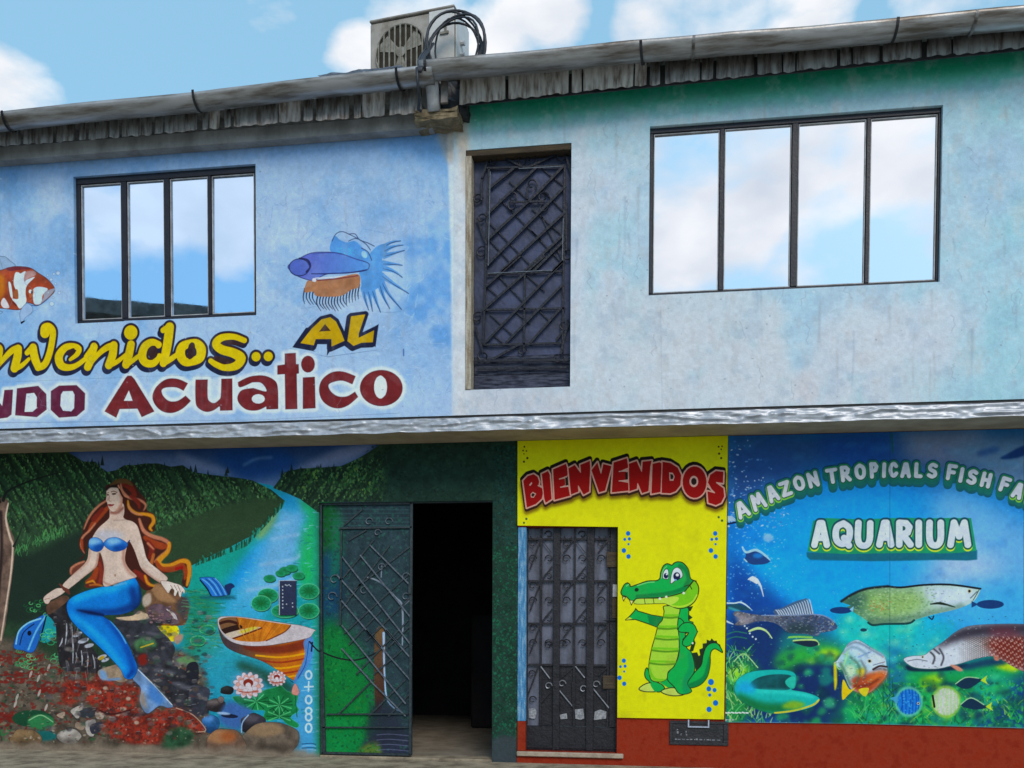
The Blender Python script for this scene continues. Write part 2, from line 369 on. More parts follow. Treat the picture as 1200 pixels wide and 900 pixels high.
    red.append((k([(-470, 600), (-400, 600), (-380, 760), (-330, 760), (-310, 600), (-240, 600), (-250, 790), (-300, 830), (-410, 830), (-460, 790)]), PLUM, False))
    red.append((k2([(20, 775), (185, 510), (205, 488), (235, 488), (260, 515), (420, 775), (320, 820), (286, 752), (140, 755), (112, 825)]), MAR, False))
    red.append((k2([(692, 548), (610, 513), (520, 515), (445, 570), (408, 650), (430, 722), (490, 775), (570, 786), (650, 752), (716, 690), (675, 650), (610, 692), (540, 692), (492, 650), (480, 602), (520, 580), (600, 580), (658, 606)]), MAR, False))
    red.append((k3([(-5, 546), (85, 545), (85, 680), (110, 716), (140, 722), (170, 700), (186, 670), (190, 540), (270, 538), (272, 775), (180, 778), (175, 745), (130, 775), (70, 786), (10, 752), (-5, 690)]), MAR, False))
    red.append((k3([(315, 565), (400, 525), (500, 515), (580, 545), (612, 600), (616, 765), (530, 768), (528, 745), (460, 775), (380, 770), (325, 725), (312, 675), (345, 625), (430, 610), (526, 636), (516, 595), (480, 565), (420, 565), (330, 602)]), MAR, False))
    red.append((k3([(668, 350), (748, 345), (750, 430), (770, 430), (772, 497), (755, 500), (760, 765), (672, 768), (668, 502), (612, 506), (612, 440), (668, 432)]), MAR, False))
    red.append((k4([(125+47*math.cos(t), 460+58*math.sin(t)) for t in np.linspace(0, 6.28, 16)[:-1]]), MAR, True))
    red.append((k4([(90, 555), (172, 550), (177, 768), (90, 773)]), MAR, False))
    red.append((k4([(458, 545), (370, 513), (290, 520), (225, 570), (204, 640), (225, 712), (280, 757), (345, 769), (410, 746), (476, 690), (455, 655), (400, 687), (335, 687), (285, 652), (268, 606), (310, 582), (370, 575), (436, 600)]), MAR, False))
    red.append((k4([(640+149*math.cos(t), 628+126*math.sin(t)) for t in np.linspace(0, 6.28, 30)[:-1]]), MAR, True))
    def rnd(p, corners):
        q_ = []
        for i, v in enumerate(p): q_ += [v, v] if i in corners else [v]
        return [tuple(v) for v in smooth(q_, True, 4)]
    red[5] = (rnd(red[5][0], (0, 9, 10, 17)), MAR, False); red[6] = (rnd(red[6][0], (0, 1, 7, 8, 9, 10)), MAR, False); red[7] = (rnd(red[7][0], (0, 5, 6, 7, 13, 17)), MAR, False); red[11] = (rnd(red[11][0], (0, 9, 10, 17)), MAR, False)
    for p, col, sm in red: c.line(p, GLOW, 8.5, sm=False, closed=True, soft=.8); c.poly(p, GLOW, sm)
    c.poly([(218, 440), (222, 446), (330, 440), (350, 470), (300, 480), (220, 475)], (205, 216, 232), soft=2, alpha=.6)
    for p, col, sm in red:
        c.poly(p, col, sm, tex=.12); c.line(p, (70, 24, 30), .7, sm=False, closed=True, alpha=.6)
    for p in (k([(215, 632), (278, 625), (300, 660), (298, 750), (265, 778), (200, 780)]), k([(512, 612), (590, 610), (606, 640), (602, 750), (580, 775), (512, 770), (490, 730), (495, 640)]),
              k2([(215, 605), (246, 690), (174, 690)]), k3([(467+50*math.cos(t), 690+36*math.sin(t)) for t in np.linspace(0, 6.28, 14)[:-1]]),
              k4([(635+46*math.cos(t)*(1 if abs(math.sin(t)) < .85 else .8), 621+82*math.sin(t)) for t in np.linspace(0, 6.28, 18)[:-1]])):
        c.poly(p, (203, 214, 228), False)
    for _ in range(14):
        x, y = c.rng.uniform(0, 470), c.rng.uniform(420, 485); c.ell(x, y, c.rng.uniform(.5, 1.8), c.rng.uniform(.4, 1.2), (150, 150, 170), alpha=.5, n=7)
    # ---- yellow brush script
    kk = lambda pts: k(pts)
    yel = []
    def Y_(conv, pts, w): yel.append((conv(pts), [v/6.8 for v in w]))
    Y_(k, [(-420, 300), (-380, 250), (-330, 250), (-340, 330), (-370, 420), (-300, 400), (-220, 320)], [40, 60, 70, 70, 65, 45, 40])
    Y_(k, [(-240, 340), (-190, 300), (-180, 255), (-220, 245), (-280, 300), (-290, 380), (-230, 420), (-160, 400), (-90, 320)], [30, 40, 45, 45, 60, 72, 60, 45, 35])
    Y_(k, [(-90, 330), (-30, 265), (-5, 275), (-20, 350), (-60, 430)], [40, 60, 66, 70, 66])
    Y_(k, [(-20, 410), (40, 340), (95, 285), (145, 265)], [34, 44, 52, 62])
    Y_(k, [(148, 268), (142, 330), (118, 425)], [66, 72, 70]); Y_(k, [(118, 428), (175, 405), (235, 350)], [50, 40, 28])
    Y_(k, [(220, 300), (265, 262)], [44, 62]); Y_(k, [(268, 258), (282, 340), (310, 415)], [66, 72, 60])
    Y_(k, [(310, 418), (362, 395), (400, 310), (424, 200), (428, 125), (398, 88), (366, 100), (366, 138)], [60, 56, 56, 54, 56, 56, 74, 84])
    Y_(k, [(570, 355), (625, 312), (640, 268), (590, 245), (525, 262), (478, 330), (495, 400), (555, 420), (625, 400), (710, 335)], [26, 42, 48, 46, 58, 72, 66, 52, 42, 36])
    Y_(k, [(700, 330), (765, 255)], [40, 60]); Y_(k, [(762, 250), (742, 340), (712, 415)], [62, 68, 64])
    Y_(k, [(715, 410), (790, 320), (860, 262), (915, 245)], [34, 42, 50, 62])
    Y_(k2, [(92, 240), (82, 320), (52, 400)], [66, 70, 66]); Y_(k2, [(52, 404), (120, 372), (190, 315)], [44, 38, 30])
    Y_(k2, [(232, 232), (216, 310), (192, 395)], [64, 70, 66]); Y_(k2, [(192, 400), (250, 360), (320, 305)], [44, 38, 30]); Y_(k2, [(229, 135), (231, 137)], [112, 112])
    Y_(k2, [(455, 235), (400, 215), (345, 250), (322, 325), (350, 380), (415, 385), (462, 330)], [56, 56, 66, 72, 62, 56, 50])
    Y_(k2, [(492, 118), (545, 92)], [44, 62]); Y_(k2, [(545, 92), (532, 200), (514, 300), (494, 385)], [74, 76, 74, 60]); Y_(k2, [(496, 386), (560, 348), (630, 295)], [46, 44, 34])
    Y_(k2, [(715, 222), (650, 250), (632, 310), (665, 370), (725, 372), (790, 340), (800, 270), (765, 225), (715, 222)], [60, 72, 80, 66, 62, 74, 80, 66, 60])
    Y_(k3, [(362, 250), (280, 222), (190, 230), (148, 275), (190, 318), (280, 345), (335, 385), (300, 440), (215, 455), (150, 432), (108, 404)], [42, 46, 56, 66, 70, 74, 82, 66, 50, 46, 40])
    Y_(k3, [(449, 372), (451, 373)], [72, 72]); Y_(k3, [(541, 370), (543, 371)], [72, 72])
    for p, w in yel:
        q = [(x-1.6, y+3.6) for x, y in p]; c.line(q, NAVY, [v+4.5 for v in w]); 
    for p, w in yel: c.line(p, NAVY, [v+5.6 for v in w])
    for p, w in yel: c.line([(x+.4, y-.6) for x, y in p], (66, 34, 22), [v+1.6 for v in w])
    for p, w in yel: c.line(p, YEL, w)
    for p in (k([(545, 320), (560, 280), (600, 262), (605, 290), (575, 325)]), k2([(370, 310), (385, 255), (425, 243), (448, 280), (440, 330), (400, 352)]), k2([(690, 300), (700, 240), (725, 215), (750, 235), (745, 320), (715, 352), (695, 345)]),
              k3([(212, 262), (240, 246), (330, 265), (365, 285), (290, 285), (225, 276)]), k3([(128, 375), (170, 368), (260, 395), (275, 415), (240, 424), (170, 405)])): c.poly(p, (52, 34, 36))
    A1 = k4([(72, 312), (150, 212), (220, 146), (282, 130), (322, 160), (357, 232), (382, 296), (290, 337), (290, 284), (180, 284), (166, 328)])
    L1 = k4([(428, 124), (528, 110), (482, 245), (482, 275), (590, 222), (581, 306), (500, 310), (445, 332), (402, 298)])
    for p in (A1, L1): c.line([(x-1.2, y+1.6) for x, y in p], NAVY, 8.5, sm=False, closed=True)
    for p in (A1, L1): c.line(p, NAVY, 7.5, sm=False, closed=True)
    c.poly(k4([(15, 342), (110, 205), (140, 200), (80, 330), (180, 372)]), NAVY, False); c.poly(k4([(262, 330), (300, 340), (258, 402)]), NAVY, False)
    c.poly(k4([(560, 215), (622, 178), (600, 340), (570, 320)]), NAVY, False)
    for p in (A1, L1): c.poly(p, GOLD, False, tex=.08)
    c.poly(k4([(203, 232), (245, 178), (285, 226)]), (66, 44, 34), False)
    c.line(k4([(796, 355), (797, 400)]), (70, 110, 180), 1.6)
    weather(c, 0, 535, 165, 495, 26, .3); c.mottle(.06, 4, 3); c.mottle(.05, 60, 3)
    return c

def paint_upper_teal():
    c = Canvas('upper_teal_paint', -1.78, 3.70, 3.04, 5.86, YU, 230, (176, 200, 220))
    h, w = c.h, c.w
    X = np.linspace(c.x0, c.x1, w)[None, :]; Z = np.linspace(c.z1, c.z0, h)[:, None]
    f = fbm(h, w, 60*c.k, c.rng, 5); f2 = fbm(h, w, 120*c.k, c.rng, 4); f4 = fbm(h, w, 26*c.k, c.rng, 4)
    def mixin(m_, col): c.a += np.clip(m_, 0, 1)[..., None]*(np.array(col)/255-c.a)
    mixin(np.clip((X-1.9)/0.7, 0, 1)*(0.55+0.9*(f-.45))*np.clip((Z-3.0)/.5, 0.3, 1), (152, 198, 216))
    mixin(np.clip((Z-5.05+.6*(f-.5))/0.4, 0, 1)*.75, (148, 190, 204))
    mixin(np.clip((3.98-Z+.5*(f2-.5))/0.35, 0, 1)*np.clip((2.6-X+.8*(f-.5))/.5, 0, 1)*.9, (192, 199, 213))
    mixin(np.clip((-.15-X+.3*(f-.5))/.25, 0, 1)*np.clip((5.2-Z)/.4, 0, 1)*.8, (190, 203, 222))
    mixin(np.clip((f4-.55)*5, 0, 1)*.28, (136, 190, 206)); mixin(np.clip((f-.54)*6, 0, 1)*.35, (192, 202, 222))
    mixin(np.clip((f2-.55)*6, 0, 1)*np.clip((X-1.6)/1, 0, 1)*.5, (140, 194, 208))
    # the green painted border under the roof
    mixin(np.clip((Z-(5.40+.012*X)+.10*(f-.5))/0.24, 0, 1)**1.1*.98, (28, 162, 126))
    # rough repaired patches
    for pts, col, a in [([(668, 170), (690, 170), (686, 300), (676, 480), (668, 480)], (196, 200, 214), .6), ([(690, 345), (900, 345), (930, 440), (920, 485), (680, 485)], (196, 202, 212), .55),
                        ([(920, 340), (960, 345), (950, 420), (925, 430)], (160, 198, 222), .6), ([(1000, 360), (1060, 350), (1080, 400), (1040, 450), (990, 430)], (200, 206, 218), .4), ([(690, 270), (720, 250), (745, 262), (700, 330), (690, 400)], (158, 200, 214), .5),
                        ([(935, 440), (955, 440), (955, 485), (935, 485)], (196, 190, 198), .6), ([(545, 460), (665, 458), (668, 488), (545, 490)], (188, 190, 202), .8), ([(533, 140), (548, 135), (549, 490), (532, 490)], (206, 210, 220), .9),
                        ([(1080, 345), (1120, 335), (1125, 400), (1095, 440), (1085, 400)], (202, 206, 220), .35), ([(1130, 180), (1190, 160), (1190, 240), (1140, 250)], (160, 180, 214), .35)]:
        c.poly(pts, col, soft=5, alpha=a)
    c.poly([(533, 150), (545, 135), (549, 175), (548, 240), (538, 180)], (186, 168, 148), soft=2, alpha=.6)
    for _ in range(40):
        x = c.rng.uniform(560, 1190); y = c.rng.uniform(130, 460)
        c.line([(x, y), (x+c.rng.normal()*1.5, y+c.rng.uniform(10, 60))], (150, 160, 178) if c.rng.random() < .6 else (206, 214, 226), c.rng.uniform(1, 4), soft=1.6, alpha=.16)
    for _ in range(150):
        x = c.rng.uniform(560, 1195); y = c.rng.uniform(120, 480)
        c.ell(x, y, c.rng.uniform(2, 10), c.rng.uniform(1, 5), (140, 186, 204) if c.rng.random() < .5 else (198, 204, 216), ang=c.rng.uniform(0, 180), soft=2.2, alpha=.22, n=10)
    c.line([(774, 360), (776, 480)], (158, 168, 184), 1, alpha=.4)
    c.poly([(1060, 70), (1195, 58), (1195, 66), (1060, 80)], (60, 150, 130), soft=2, alpha=.5)
    weather(c, 550, 1200, 110, 490, 60); c.mottle(.05, 4, 3); c.a *= np.array((.985, .98, .97), np.float32)
    return c

# ------------------------------------------------------------------ painting: yellow sign
def paint_yellow():
    c = Canvas('welcome_sign_print', -1.26, 0.72, 0.36, 2.92, -0.02, 330, (212, 210, 4))
    B = (0, 104, 200); Bd = (60, 92, 60)
    for cx, cy, s, col in [(734, 636, 1, B), (836, 636, 1, B), (611, 527, .8, (58, 42, 18)), (846, 527, .8, (58, 42, 18)), (729, 785, .95, B), (834, 812, 1.1, B), (613, 606, .8, Bd), (846, 602, .8, Bd)]:
        pat = [(2, -11, 2.6), (3.4, -4.6, 1.9), (-2, -4, 1.7), (2.4, 1.6, 1.3), (-3, 9, 2.7), (2.4, 16, 2.6)]
        if cx == 834: pat = [(-1, -13, 3.2), (-3.5, -5, 2.6), (3.2, -3.6, 2.2), (-2.4, 2.2, 1.7), (4.4, 11.5, 2.9), (-3.2, 19, 2.8)]
        if cx == 611: pat = [(3.5, -3.5, 1.3), (2, 1, 1.1), (6, 1.5, 1.1), (3, 4.8, .9), (7, 9.8, 1.6), (3, 14, 1.6)]
        if cx == 846 and cy == 527: pat = [(-4, -3.5, 1.3), (0, -4, 1.1), (-1, -.5, 1.1), (-3.5, 4.6, 1.6), (-1, 9.8, 1.5)]
        if cy > 600 and cx in (613, 846): pat = [(3.8, 2, 1.7), (1, 6.6, 1.6)] if cx == 613 else [(-4, 4, 1.7), (0, 8, 1.8), (0, -6, 1.4)]
        for x, y, r in pat: c.ell(cx+x*1, cy+y*1, r*s, r*s*1.08, col, n=14)
    a = crop(600, 520, 9.2308); b = crop(725, 520, 9.2308)
    LT = [
     a([(118, 400), (170, 345), (235, 325), (280, 355), (298, 410), (290, 450), (330, 475), (338, 540), (325, 595), (260, 655), (158, 695)]),
     a([(318, 325), (390, 290), (412, 330), (432, 600), (362, 645), (345, 590)]),
     a([(440, 275), (585, 212), (600, 260), (606, 345), (520, 380), (575, 372), (580, 450), (530, 470), (612, 460), (632, 565), (458, 612)]),
     a([(606, 265), (680, 225), (742, 310), (735, 225), (845, 180), (850, 270), (838, 520), (772, 555), (716, 455), (722, 520), (635, 555)]),
     a([(855, 285), (925, 195), (962, 320), (985, 215), (1080, 240), (1010, 510), (940, 530)]),
     a([(1095, 200), (1245, 152), (1262, 260), (1180, 295), (1240, 300), (1245, 385), (1180, 405), (1262, 420), (1265, 510), (1075, 530)]),
     b([(105, 215), (195, 182), (248, 300), (255, 190), (360, 180), (345, 250), (325, 515), (250, 540), (205, 430), (200, 490), (110, 520)]),
     b([(362, 215), (440, 195), (470, 210), (455, 525), (350, 545)]),
     b([(468, 190), (560, 205), (640, 255), (680, 340), (670, 450), (620, 515), (560, 540), (460, 535)]),
     b([(820+133*math.cos(t), 415+175*math.sin(t)) for t in np.linspace(0, 6.28, 24)[:-1]]),
     b([(1135, 300), (1050, 290), (985, 335), (960, 420), (1000, 490), (1035, 530), (955, 510), (965, 640), (1050, 668), (1110, 640), (1145, 570), (1135, 480), (1060, 425), (1130, 430)])]
    for p in LT: c.line([(x, y+4.2) for x, y in p], (120, 96, 8), 7, sm=False, closed=True, soft=1.6)
    for p in LT: c.line([(x-.6, y-2.2) for x, y in p], (22, 16, 14), 5.6, sm=False, closed=True); c.line([(x, y+1.6) for x, y in p], (52, 28, 16), 5.2, sm=False, closed=True)
    for p in LT: c.line(p, (206, 150, 136), 2.6, sm=False, closed=True)
    for p in LT: c.poly(p, (148, 2, 2), False)
    # re-draw each letter's pale rim so neighbours stay apart
    for p in LT: c.line(p, (208, 156, 142), .8, sm=False, closed=True)
    for p, hole in [(a([(185, 445), (212, 412), (220, 430), (196, 458)]), 0), (a([(200, 545), (225, 520), (262, 540), (235, 585), (205, 580)]), 1), (b([(545, 310), (585, 315), (605, 355), (590, 400), (550, 400)]), 1), (b([(812+48*math.cos(t), 408+62*math.sin(t)) for t in np.linspace(0, 6.28, 16)[:-1]]), 1)]:
        c.poly(p, (206, 160, 150), False)
        if hole:
            P = np.array(p); m_ = P.mean(0); c.poly(m_+(P-m_)*.62, (40, 26, 22), False)
    for p in (a([(575, 365), (602, 350), (605, 450), (580, 455)]), b([(70, 310), (98, 305), (100, 385), (72, 390)])): c.poly(p, (30, 20, 18), False)
    for l_ in (a([(512, 382), (590, 358)]), a([(525, 470), (606, 455)]), b([(5, 300), (90, 290)]), b([(5, 402), (98, 396)]), b([(1058, 420), (1135, 432)]), b([(960, 460), (1036, 530)]), a([(282, 452), (330, 476)])): c.line(l_, (204, 160, 150), 1.2)
    # ---- cartoon crocodile
    K = crop(720, 640, 8.5714); M = crop(720, 730, 8.5714)
    OUT = (34, 36, 20); G1 = (12, 164, 72); G2 = (8, 122, 62); BE = (156, 200, 52); BE2 = (112, 186, 26)
    # spikes
    c.poly(M([(860, 320), (850, 265), (885, 250), (885, 205), (925, 200), (925, 165), (960, 178), (975, 152), (1000, 178), (1025, 175), (1035, 205), (1060, 215), (1085, 300), (1030, 250), (960, 240), (910, 330), (880, 420), (820, 490), (800, 400), (775, 300), (830, 292), (845, 330)]), (30, 48, 30), False)
    c.poly(K([(735, 610), (790, 600), (765, 650), (730, 655)]), (26, 52, 26), False); c.poly(K([(735, 675), (785, 715), (745, 745)]), (26, 60, 26), False)
    c.poly(M([(800, 165), (815, 200), (790, 280), (750, 290), (770, 220)]), (26, 52, 26), False)
    # tail
    c.poly(M([(735, 600), (800, 500), (870, 420), (890, 320), (920, 240), (975, 200), (1040, 210), (1085, 295), (1010, 258), (965, 300), (960, 420), (930, 540), (860, 620), (760, 650)]), G1, line=OUT, lw=1.1)
    c.poly(M([(745, 610), (880, 540), (930, 400), (950, 330), (958, 420), (928, 540), (858, 618), (762, 645)]), G2, soft=.4)
    # legs, feet
    c.poly(M([(350, 590), (310, 545), (305, 490), (330, 450), (380, 560), (480, 620), (500, 660), (430, 690)]), G1, line=OUT, lw=1.1)
    c.poly(M([(245, 660), (300, 615), (365, 600), (410, 640), (430, 680), (380, 690), (290, 685)]), (186, 206, 88), line=OUT, lw=1.1)
    c.poly(M([(360, 610), (420, 600), (500, 650), (430, 685), (400, 680)]), G1)
    c.poly(M([(420, 560), (560, 570), (640, 640), (640, 690), (540, 650)]), G1)
    c.poly(M([(470, 680), (530, 655), (600, 650), (650, 690), (690, 720), (590, 730), (500, 710)]), (186, 206, 88), line=OUT, lw=1.1)
    # far arm
    c.poly(K([(110, 740), (150, 705), (205, 645), (212, 625), (235, 650), (370, 690), (490, 710), (450, 820), (330, 775), (210, 735)]), G1, False, line=OUT, lw=1.1)
    c.poly(K([(330, 690), (480, 715), (445, 815), (350, 780)]), G2, False, soft=.5)
    c.poly(K([(112, 738), (150, 712), (180, 728), (150, 735)]), (196, 204, 60), False)
    # back and thigh
    c.poly(K([(640, 620), (740, 620), (745, 740), (790, 770), (740, 860), (620, 860)]), G1, line=OUT, lw=1)
    c.poly(M([(625, -40), (700, 0), (720, 230), (770, 290), (800, 400), (800, 490), (740, 580), (735, 620), (775, 685), (700, 715), (640, 700), (600, 640), (540, 580), (525, 530), (560, 470), (600, 430), (640, 340), (650, 250), (640, 150)]), G1, line=OUT, lw=1)
    c.poly(M([(740, 280), (790, 380), (795, 480), (735, 590), (760, 680), (690, 700), (690, 560), (740, 460)]), (10, 140, 84), soft=1, alpha=.9)
    # belly
    belly = K([(500, 600), (650, 615), (640, 720), (630, 830)])+M([(640, 60), (650, 200), (640, 320), (600, 430), (540, 490), (525, 560), (450, 590), (370, 570), (345, 470), (350, 380), (375, 250), (410, 130), (440, 20)])+K([(480, 740), (498, 660)])
    c.poly(belly, BE, line=OUT, lw=1.0)
    bm_ = c.mask(belly)
    for y0, xa, xb in [(708, 490, 650), (820, 440, 630)]: c.line(K([(xa, y0+4), ((xa+xb)/2, y0+10), (xb, y0)]), (84, 140, 24), 2.4, clip=bm_); c.line(K([(xa, y0-14), (xb, y0-16)]), BE2, 2.4, clip=bm_)
    for y0, xa, xb in [(160, 400, 645), (280, 370, 645), (410, 350, 610)]: c.line(M([(xa, y0-8), ((xa+xb)/2, y0+6), (xb, y0)]), (84, 140, 24), 2.2, clip=bm_); c.line(M([(xa, y0-28), (xb, y0-20)]), BE2, 2.6, clip=bm_)
    c.line(M([(340, 440), (400, 560), (540, 575)]), BE2, 3.5, clip=bm_)
    # near arm on hip
    c.poly(K([(680, 780), (740, 765), (800, 790), (830, 850)])+M([(832, 90), (800, 160), (790, 200), (730, 235), (685, 215), (690, 170), (740, 100), (660, 90), (640, 60)]), G1, line=OUT, lw=1)
    c.line(M([(685, 165), (745, 98), (715, 105)]), OUT, 1.0); c.ell(811.5, 753.5, 1.2, 1.2, (226, 206, 196))
    # head
    jaw = K([(205, 545), (230, 525), (480, 520), (700, 440), (760, 390), (800, 345), (842, 400), (840, 480), (800, 560), (730, 610), (640, 625), (540, 590), (480, 572), (220, 578)])
    c.poly(jaw, BE2, line=OUT, lw=1.1); jm = c.mask(jaw)
    c.poly(K([(205, 545), (230, 528), (600, 505), (640, 540), (560, 590), (480, 572), (220, 578)]), (178, 208, 70), clip=jm); c.line(K([(560, 598), (680, 605), (780, 560), (826, 490)]), (170, 206, 50), 2, clip=jm)
    for x in (300, 390): c.line(K([(x, 530), (x+8, 575)]), OUT, .7)
    head = K([(65, 465), (75, 430), (100, 385), (130, 368), (155, 385), (165, 405), (240, 380), (330, 350), (420, 345), (455, 322), (465, 260), (490, 200), (530, 175), (575, 190), (600, 168), (640, 156), (690, 170), (740, 230), (765, 325), (820, 350), (790, 350), (740, 405), (700, 455), (600, 490), (490, 512), (330, 520), (225, 525), (195, 548), (165, 550), (130, 515), (105, 500), (80, 495)])
    c.poly(head, G1, line=OUT, lw=1.2); hm = c.mask(head)
    c.line(K([(230, 505), (400, 490), (560, 470), (700, 420), (730, 370)]), G2, 4.5, clip=hm, soft=.5); c.line(K([(660, 200), (720, 240), (745, 330), (720, 390)]), G2, 5, clip=hm, soft=.6)
    c.line(K([(700, 405), (750, 390), (775, 430)]), OUT, .9); c.line(K([(230, 395), (330, 365), (400, 358)]), (110, 200, 110), 1.3, clip=hm); c.line(K([(120, 400), (140, 385)]), (110, 200, 110), 1.2, clip=hm)
    c.ell(746, 691, 2.5, 2.2, (16, 40, 24), ang=-20)
    c.line(K([(470, 320), (490, 240), (525, 200)]), (110, 200, 110), 1.0, clip=hm)
    WH = (206, 216, 238); PU = (22, 30, 66)
    c.poly(K([(485, 320), (490, 265), (515, 230), (540, 240), (545, 300), (535, 330)]), WH, line=OUT, lw=.7); c.ell(780.3, 674.6, 2.7, 3.2, PU); c.ell(781.2, 672.9, 1, 1, (226, 232, 244))
    c.poly(K([(565, 375), (568, 300), (590, 235), (630, 212), (670, 240), (685, 300), (640, 335), (610, 345)]), WH, line=OUT, lw=.7); c.ell(793, 675.2, 4.2, 4.8, PU); c.ell(793.6, 673.6, 1.9, 1.7, (230, 234, 246)); c.ell(791.6, 679.5, 1.4, 1.1, (96, 150, 220))
    for p in (K([(78, 508), (112, 510), (92, 552)]), K([(150, 540), (190, 545), (170, 592)])): c.poly(p, (226, 220, 130), False, line=OUT, lw=.8)
    for x, y in ((695, 470), (456, 526), (520, 508)): c.ell(720+x/8.571, 640+y/8.571, 1.5, 1.5, (214, 226, 210))
    for k_ in range(7): c.line([(734+k_*3.2, 834-.4*(k_ % 2)), (736.5+k_*3.2, 834)], (196, 176, 30), .9, alpha=.5)
    f = fbm(c.h, c.w, 40*c.k, c.rng, 4, 2.5); c.a *= (1+.10*(f-.5))[..., None]; dirt = np.clip((fbm(c.h, c.w, 14*c.k, c.rng, 4)-.60)*6, 0, 1)*np.linspace(.05, .22, c.h)[:, None]; c.a += dirt[..., None]*(np.array((150, 140, 60))/255-c.a)
    c.mottle(.035, 4, 3)
    return c
# ------------------------------------------------------------------ painting: river mural with the mermaid
def paint_mural():
    c = Canvas('river_mural_paint', -7.0, -1.20, -0.04, 2.92, 0.0, 300, (36, 58, 40))
    R_ = c.rng; c.outline = .55
    A = crop(80, 550, 6); Bc = crop(50, 650, 4.0909); Cc = crop(40, 610, 6); M1 = crop(0, 500, 4.5); M2 = crop(200, 500, 4.5); M3 = crop(0, 700, 4.5); M4 = crop(200, 700, 4.5); T = crop(220, 660, 7.5); U = crop(230, 770, 7.5)
    # sky strip
    c.poly([(60, 500), (620, 490), (620, 575), (60, 585)], None, False, grad=((300, 520), (30, 62, 120), (300, 566), (84, 112, 160)))
    c.poly([(90, 530), (190, 532), (240, 550), (120, 556)], (104, 120, 164), soft=6, alpha=.7); c.poly([(205, 530), (250, 545), (285, 556), (230, 552)], (118, 134, 178), soft=4, alpha=.8)
    c.poly([(255, 528), (330, 526), (345, 548), (290, 562), (265, 548)], (18, 66, 140), soft=5, alpha=.8); c.poly([(345, 552), (400, 525), (440, 522), (400, 545)], (128, 140, 182), soft=4, alpha=.8)
    c.line([(286, 545), (300, 538), (318, 536)], (96, 140, 196), 3, soft=1.5, alpha=.7)
    # river
    river = [(292, 564), (316, 568), (336, 577), (352, 583), (376, 594), (376, 890), (236, 890), (195, 800), (205, 700), (222, 664), (262, 644), (295, 628), (314, 610), (334, 588), (322, 578)]
    c.poly(river, (22, 140, 170), False)
    rm = c.mask(river, False)
    c.poly([(220, 700), (225, 660), (300, 625), (335, 590), (330, 610), (290, 650), (255, 690), (250, 720)], (16, 148, 136), soft=5, clip=rm)
    c.poly([(268, 690), (300, 640), (322, 640), (315, 680), (280, 695)], (6, 138, 220), soft=6, clip=rm)
    c.poly([(335, 585), (356, 592), (350, 640), (340, 690), (300, 690), (318, 630)], (74, 150, 210), soft=6, clip=rm)
    c.poly([(345, 588), (374, 598), (376, 700), (350, 690), (352, 630), (362, 605)], (24, 166, 92), soft=6, clip=rm)
    c.poly([(325, 582), (345, 583), (350, 600), (336, 600)], (20, 140, 196), soft=3, clip=rm)
    c.poly([(300, 628), (318, 604), (326, 594), (322, 612), (308, 630)], (120, 150, 60), soft=2.5, clip=rm, alpha=.8)
    c.poly([(230, 700), (330, 690), (376, 690), (376, 760), (300, 780), (230, 780)], (18, 146, 152), soft=8, clip=rm, alpha=.8)
    c.poly([(275, 688), (330, 678), (345, 690), (310, 720), (290, 760), (255, 750)], (56, 160, 218), soft=7, clip=rm, alpha=.8)
    c.poly([(222, 700), (250, 700), (255, 760), (240, 790), (215, 760)], (26, 120, 84), soft=6, clip=rm, alpha=.7)
    c.poly([(230, 775), (290, 770), (340, 800), (300, 830), (240, 840)], (18, 128, 160), soft=6, clip=rm, alpha=.8)
    c.poly([(345, 785), (376, 760), (376, 890), (345, 890)], (74, 150, 210), soft=6, clip=rm, alpha=.75)
    c.poly([(366, 590), (378, 594), (378, 890), (369, 890)], (26, 160, 130), soft=2, clip=rm, alpha=.7)
    for _ in range(620):
        y = R_.uniform(600, 870); x = R_.uniform(226, 374); wd_ = (y-560)/300
        if y < 700 and x < 330-(y-600)*.7: continue
        col = [(120, 190, 230), (20, 110, 160), (60, 176, 200), (150, 190, 226), (14, 96, 120), (30, 170, 150)][R_.integers(6)]
        l_ = R_.uniform(4, 22)*max(wd_, .3); c.line([(x, y), (x+l_, y+R_.normal()*.8-.06*l_)], col, [R_.uniform(.8, 2.2), .4], alpha=R_.uniform(.2, .65), clip=rm)
    for p, w_ in [([(318, 632), (350, 626)], 3.5), ([(305, 662), (345, 655), (350, 650)], 4), ([(290, 692), (330, 684), (352, 672)], 4.5), ([(322, 616), (338, 612)], 3)]: c.line(p, (150, 182, 226), w_, soft=1.3, alpha=.7, clip=rm)
    c.poly([(300, 640), (330, 600), (352, 600), (345, 660), (310, 700), (280, 700)], (120, 178, 214), soft=9, clip=rm, alpha=.5); c.poly([(235, 740), (300, 720), (330, 800), (260, 820)], (60, 160, 180), soft=9, clip=rm, alpha=.4)
    # hills
    left = [(-120, 500), (74, 500), (82, 531), (98, 541), (112, 541), (118, 548), (126, 553), (136, 551), (146, 545), (158, 545), (170, 543), (186, 543), (200, 547), (214, 545), (226, 553), (244, 556), (262, 558), (280, 560), (296, 563), (318, 574), (334, 587), (322, 600), (306, 616), (292, 629), (262, 645), (240, 654), (224, 662), (204, 720), (-120, 760)]
    c.poly(left, (38, 62, 42), False, tex=.25); lm = c.mask(left, False)
    c.poly([(10, 655), (40, 648), (100, 625), (90, 700), (10, 730)], (28, 44, 36), soft=4, clip=lm)
    field = [(150, 640), (210, 612), (270, 590), (334, 586), (300, 624), (226, 662), (190, 670)]
    c.poly(field, (42, 64, 42), soft=3, clip=lm); fm = np.clip(1-c.mask(field, True, 2)-c.mask([(0, 655), (40, 642), (120, 615), (160, 640), (120, 740), (0, 760)], True, 3), 0, 1)*lm
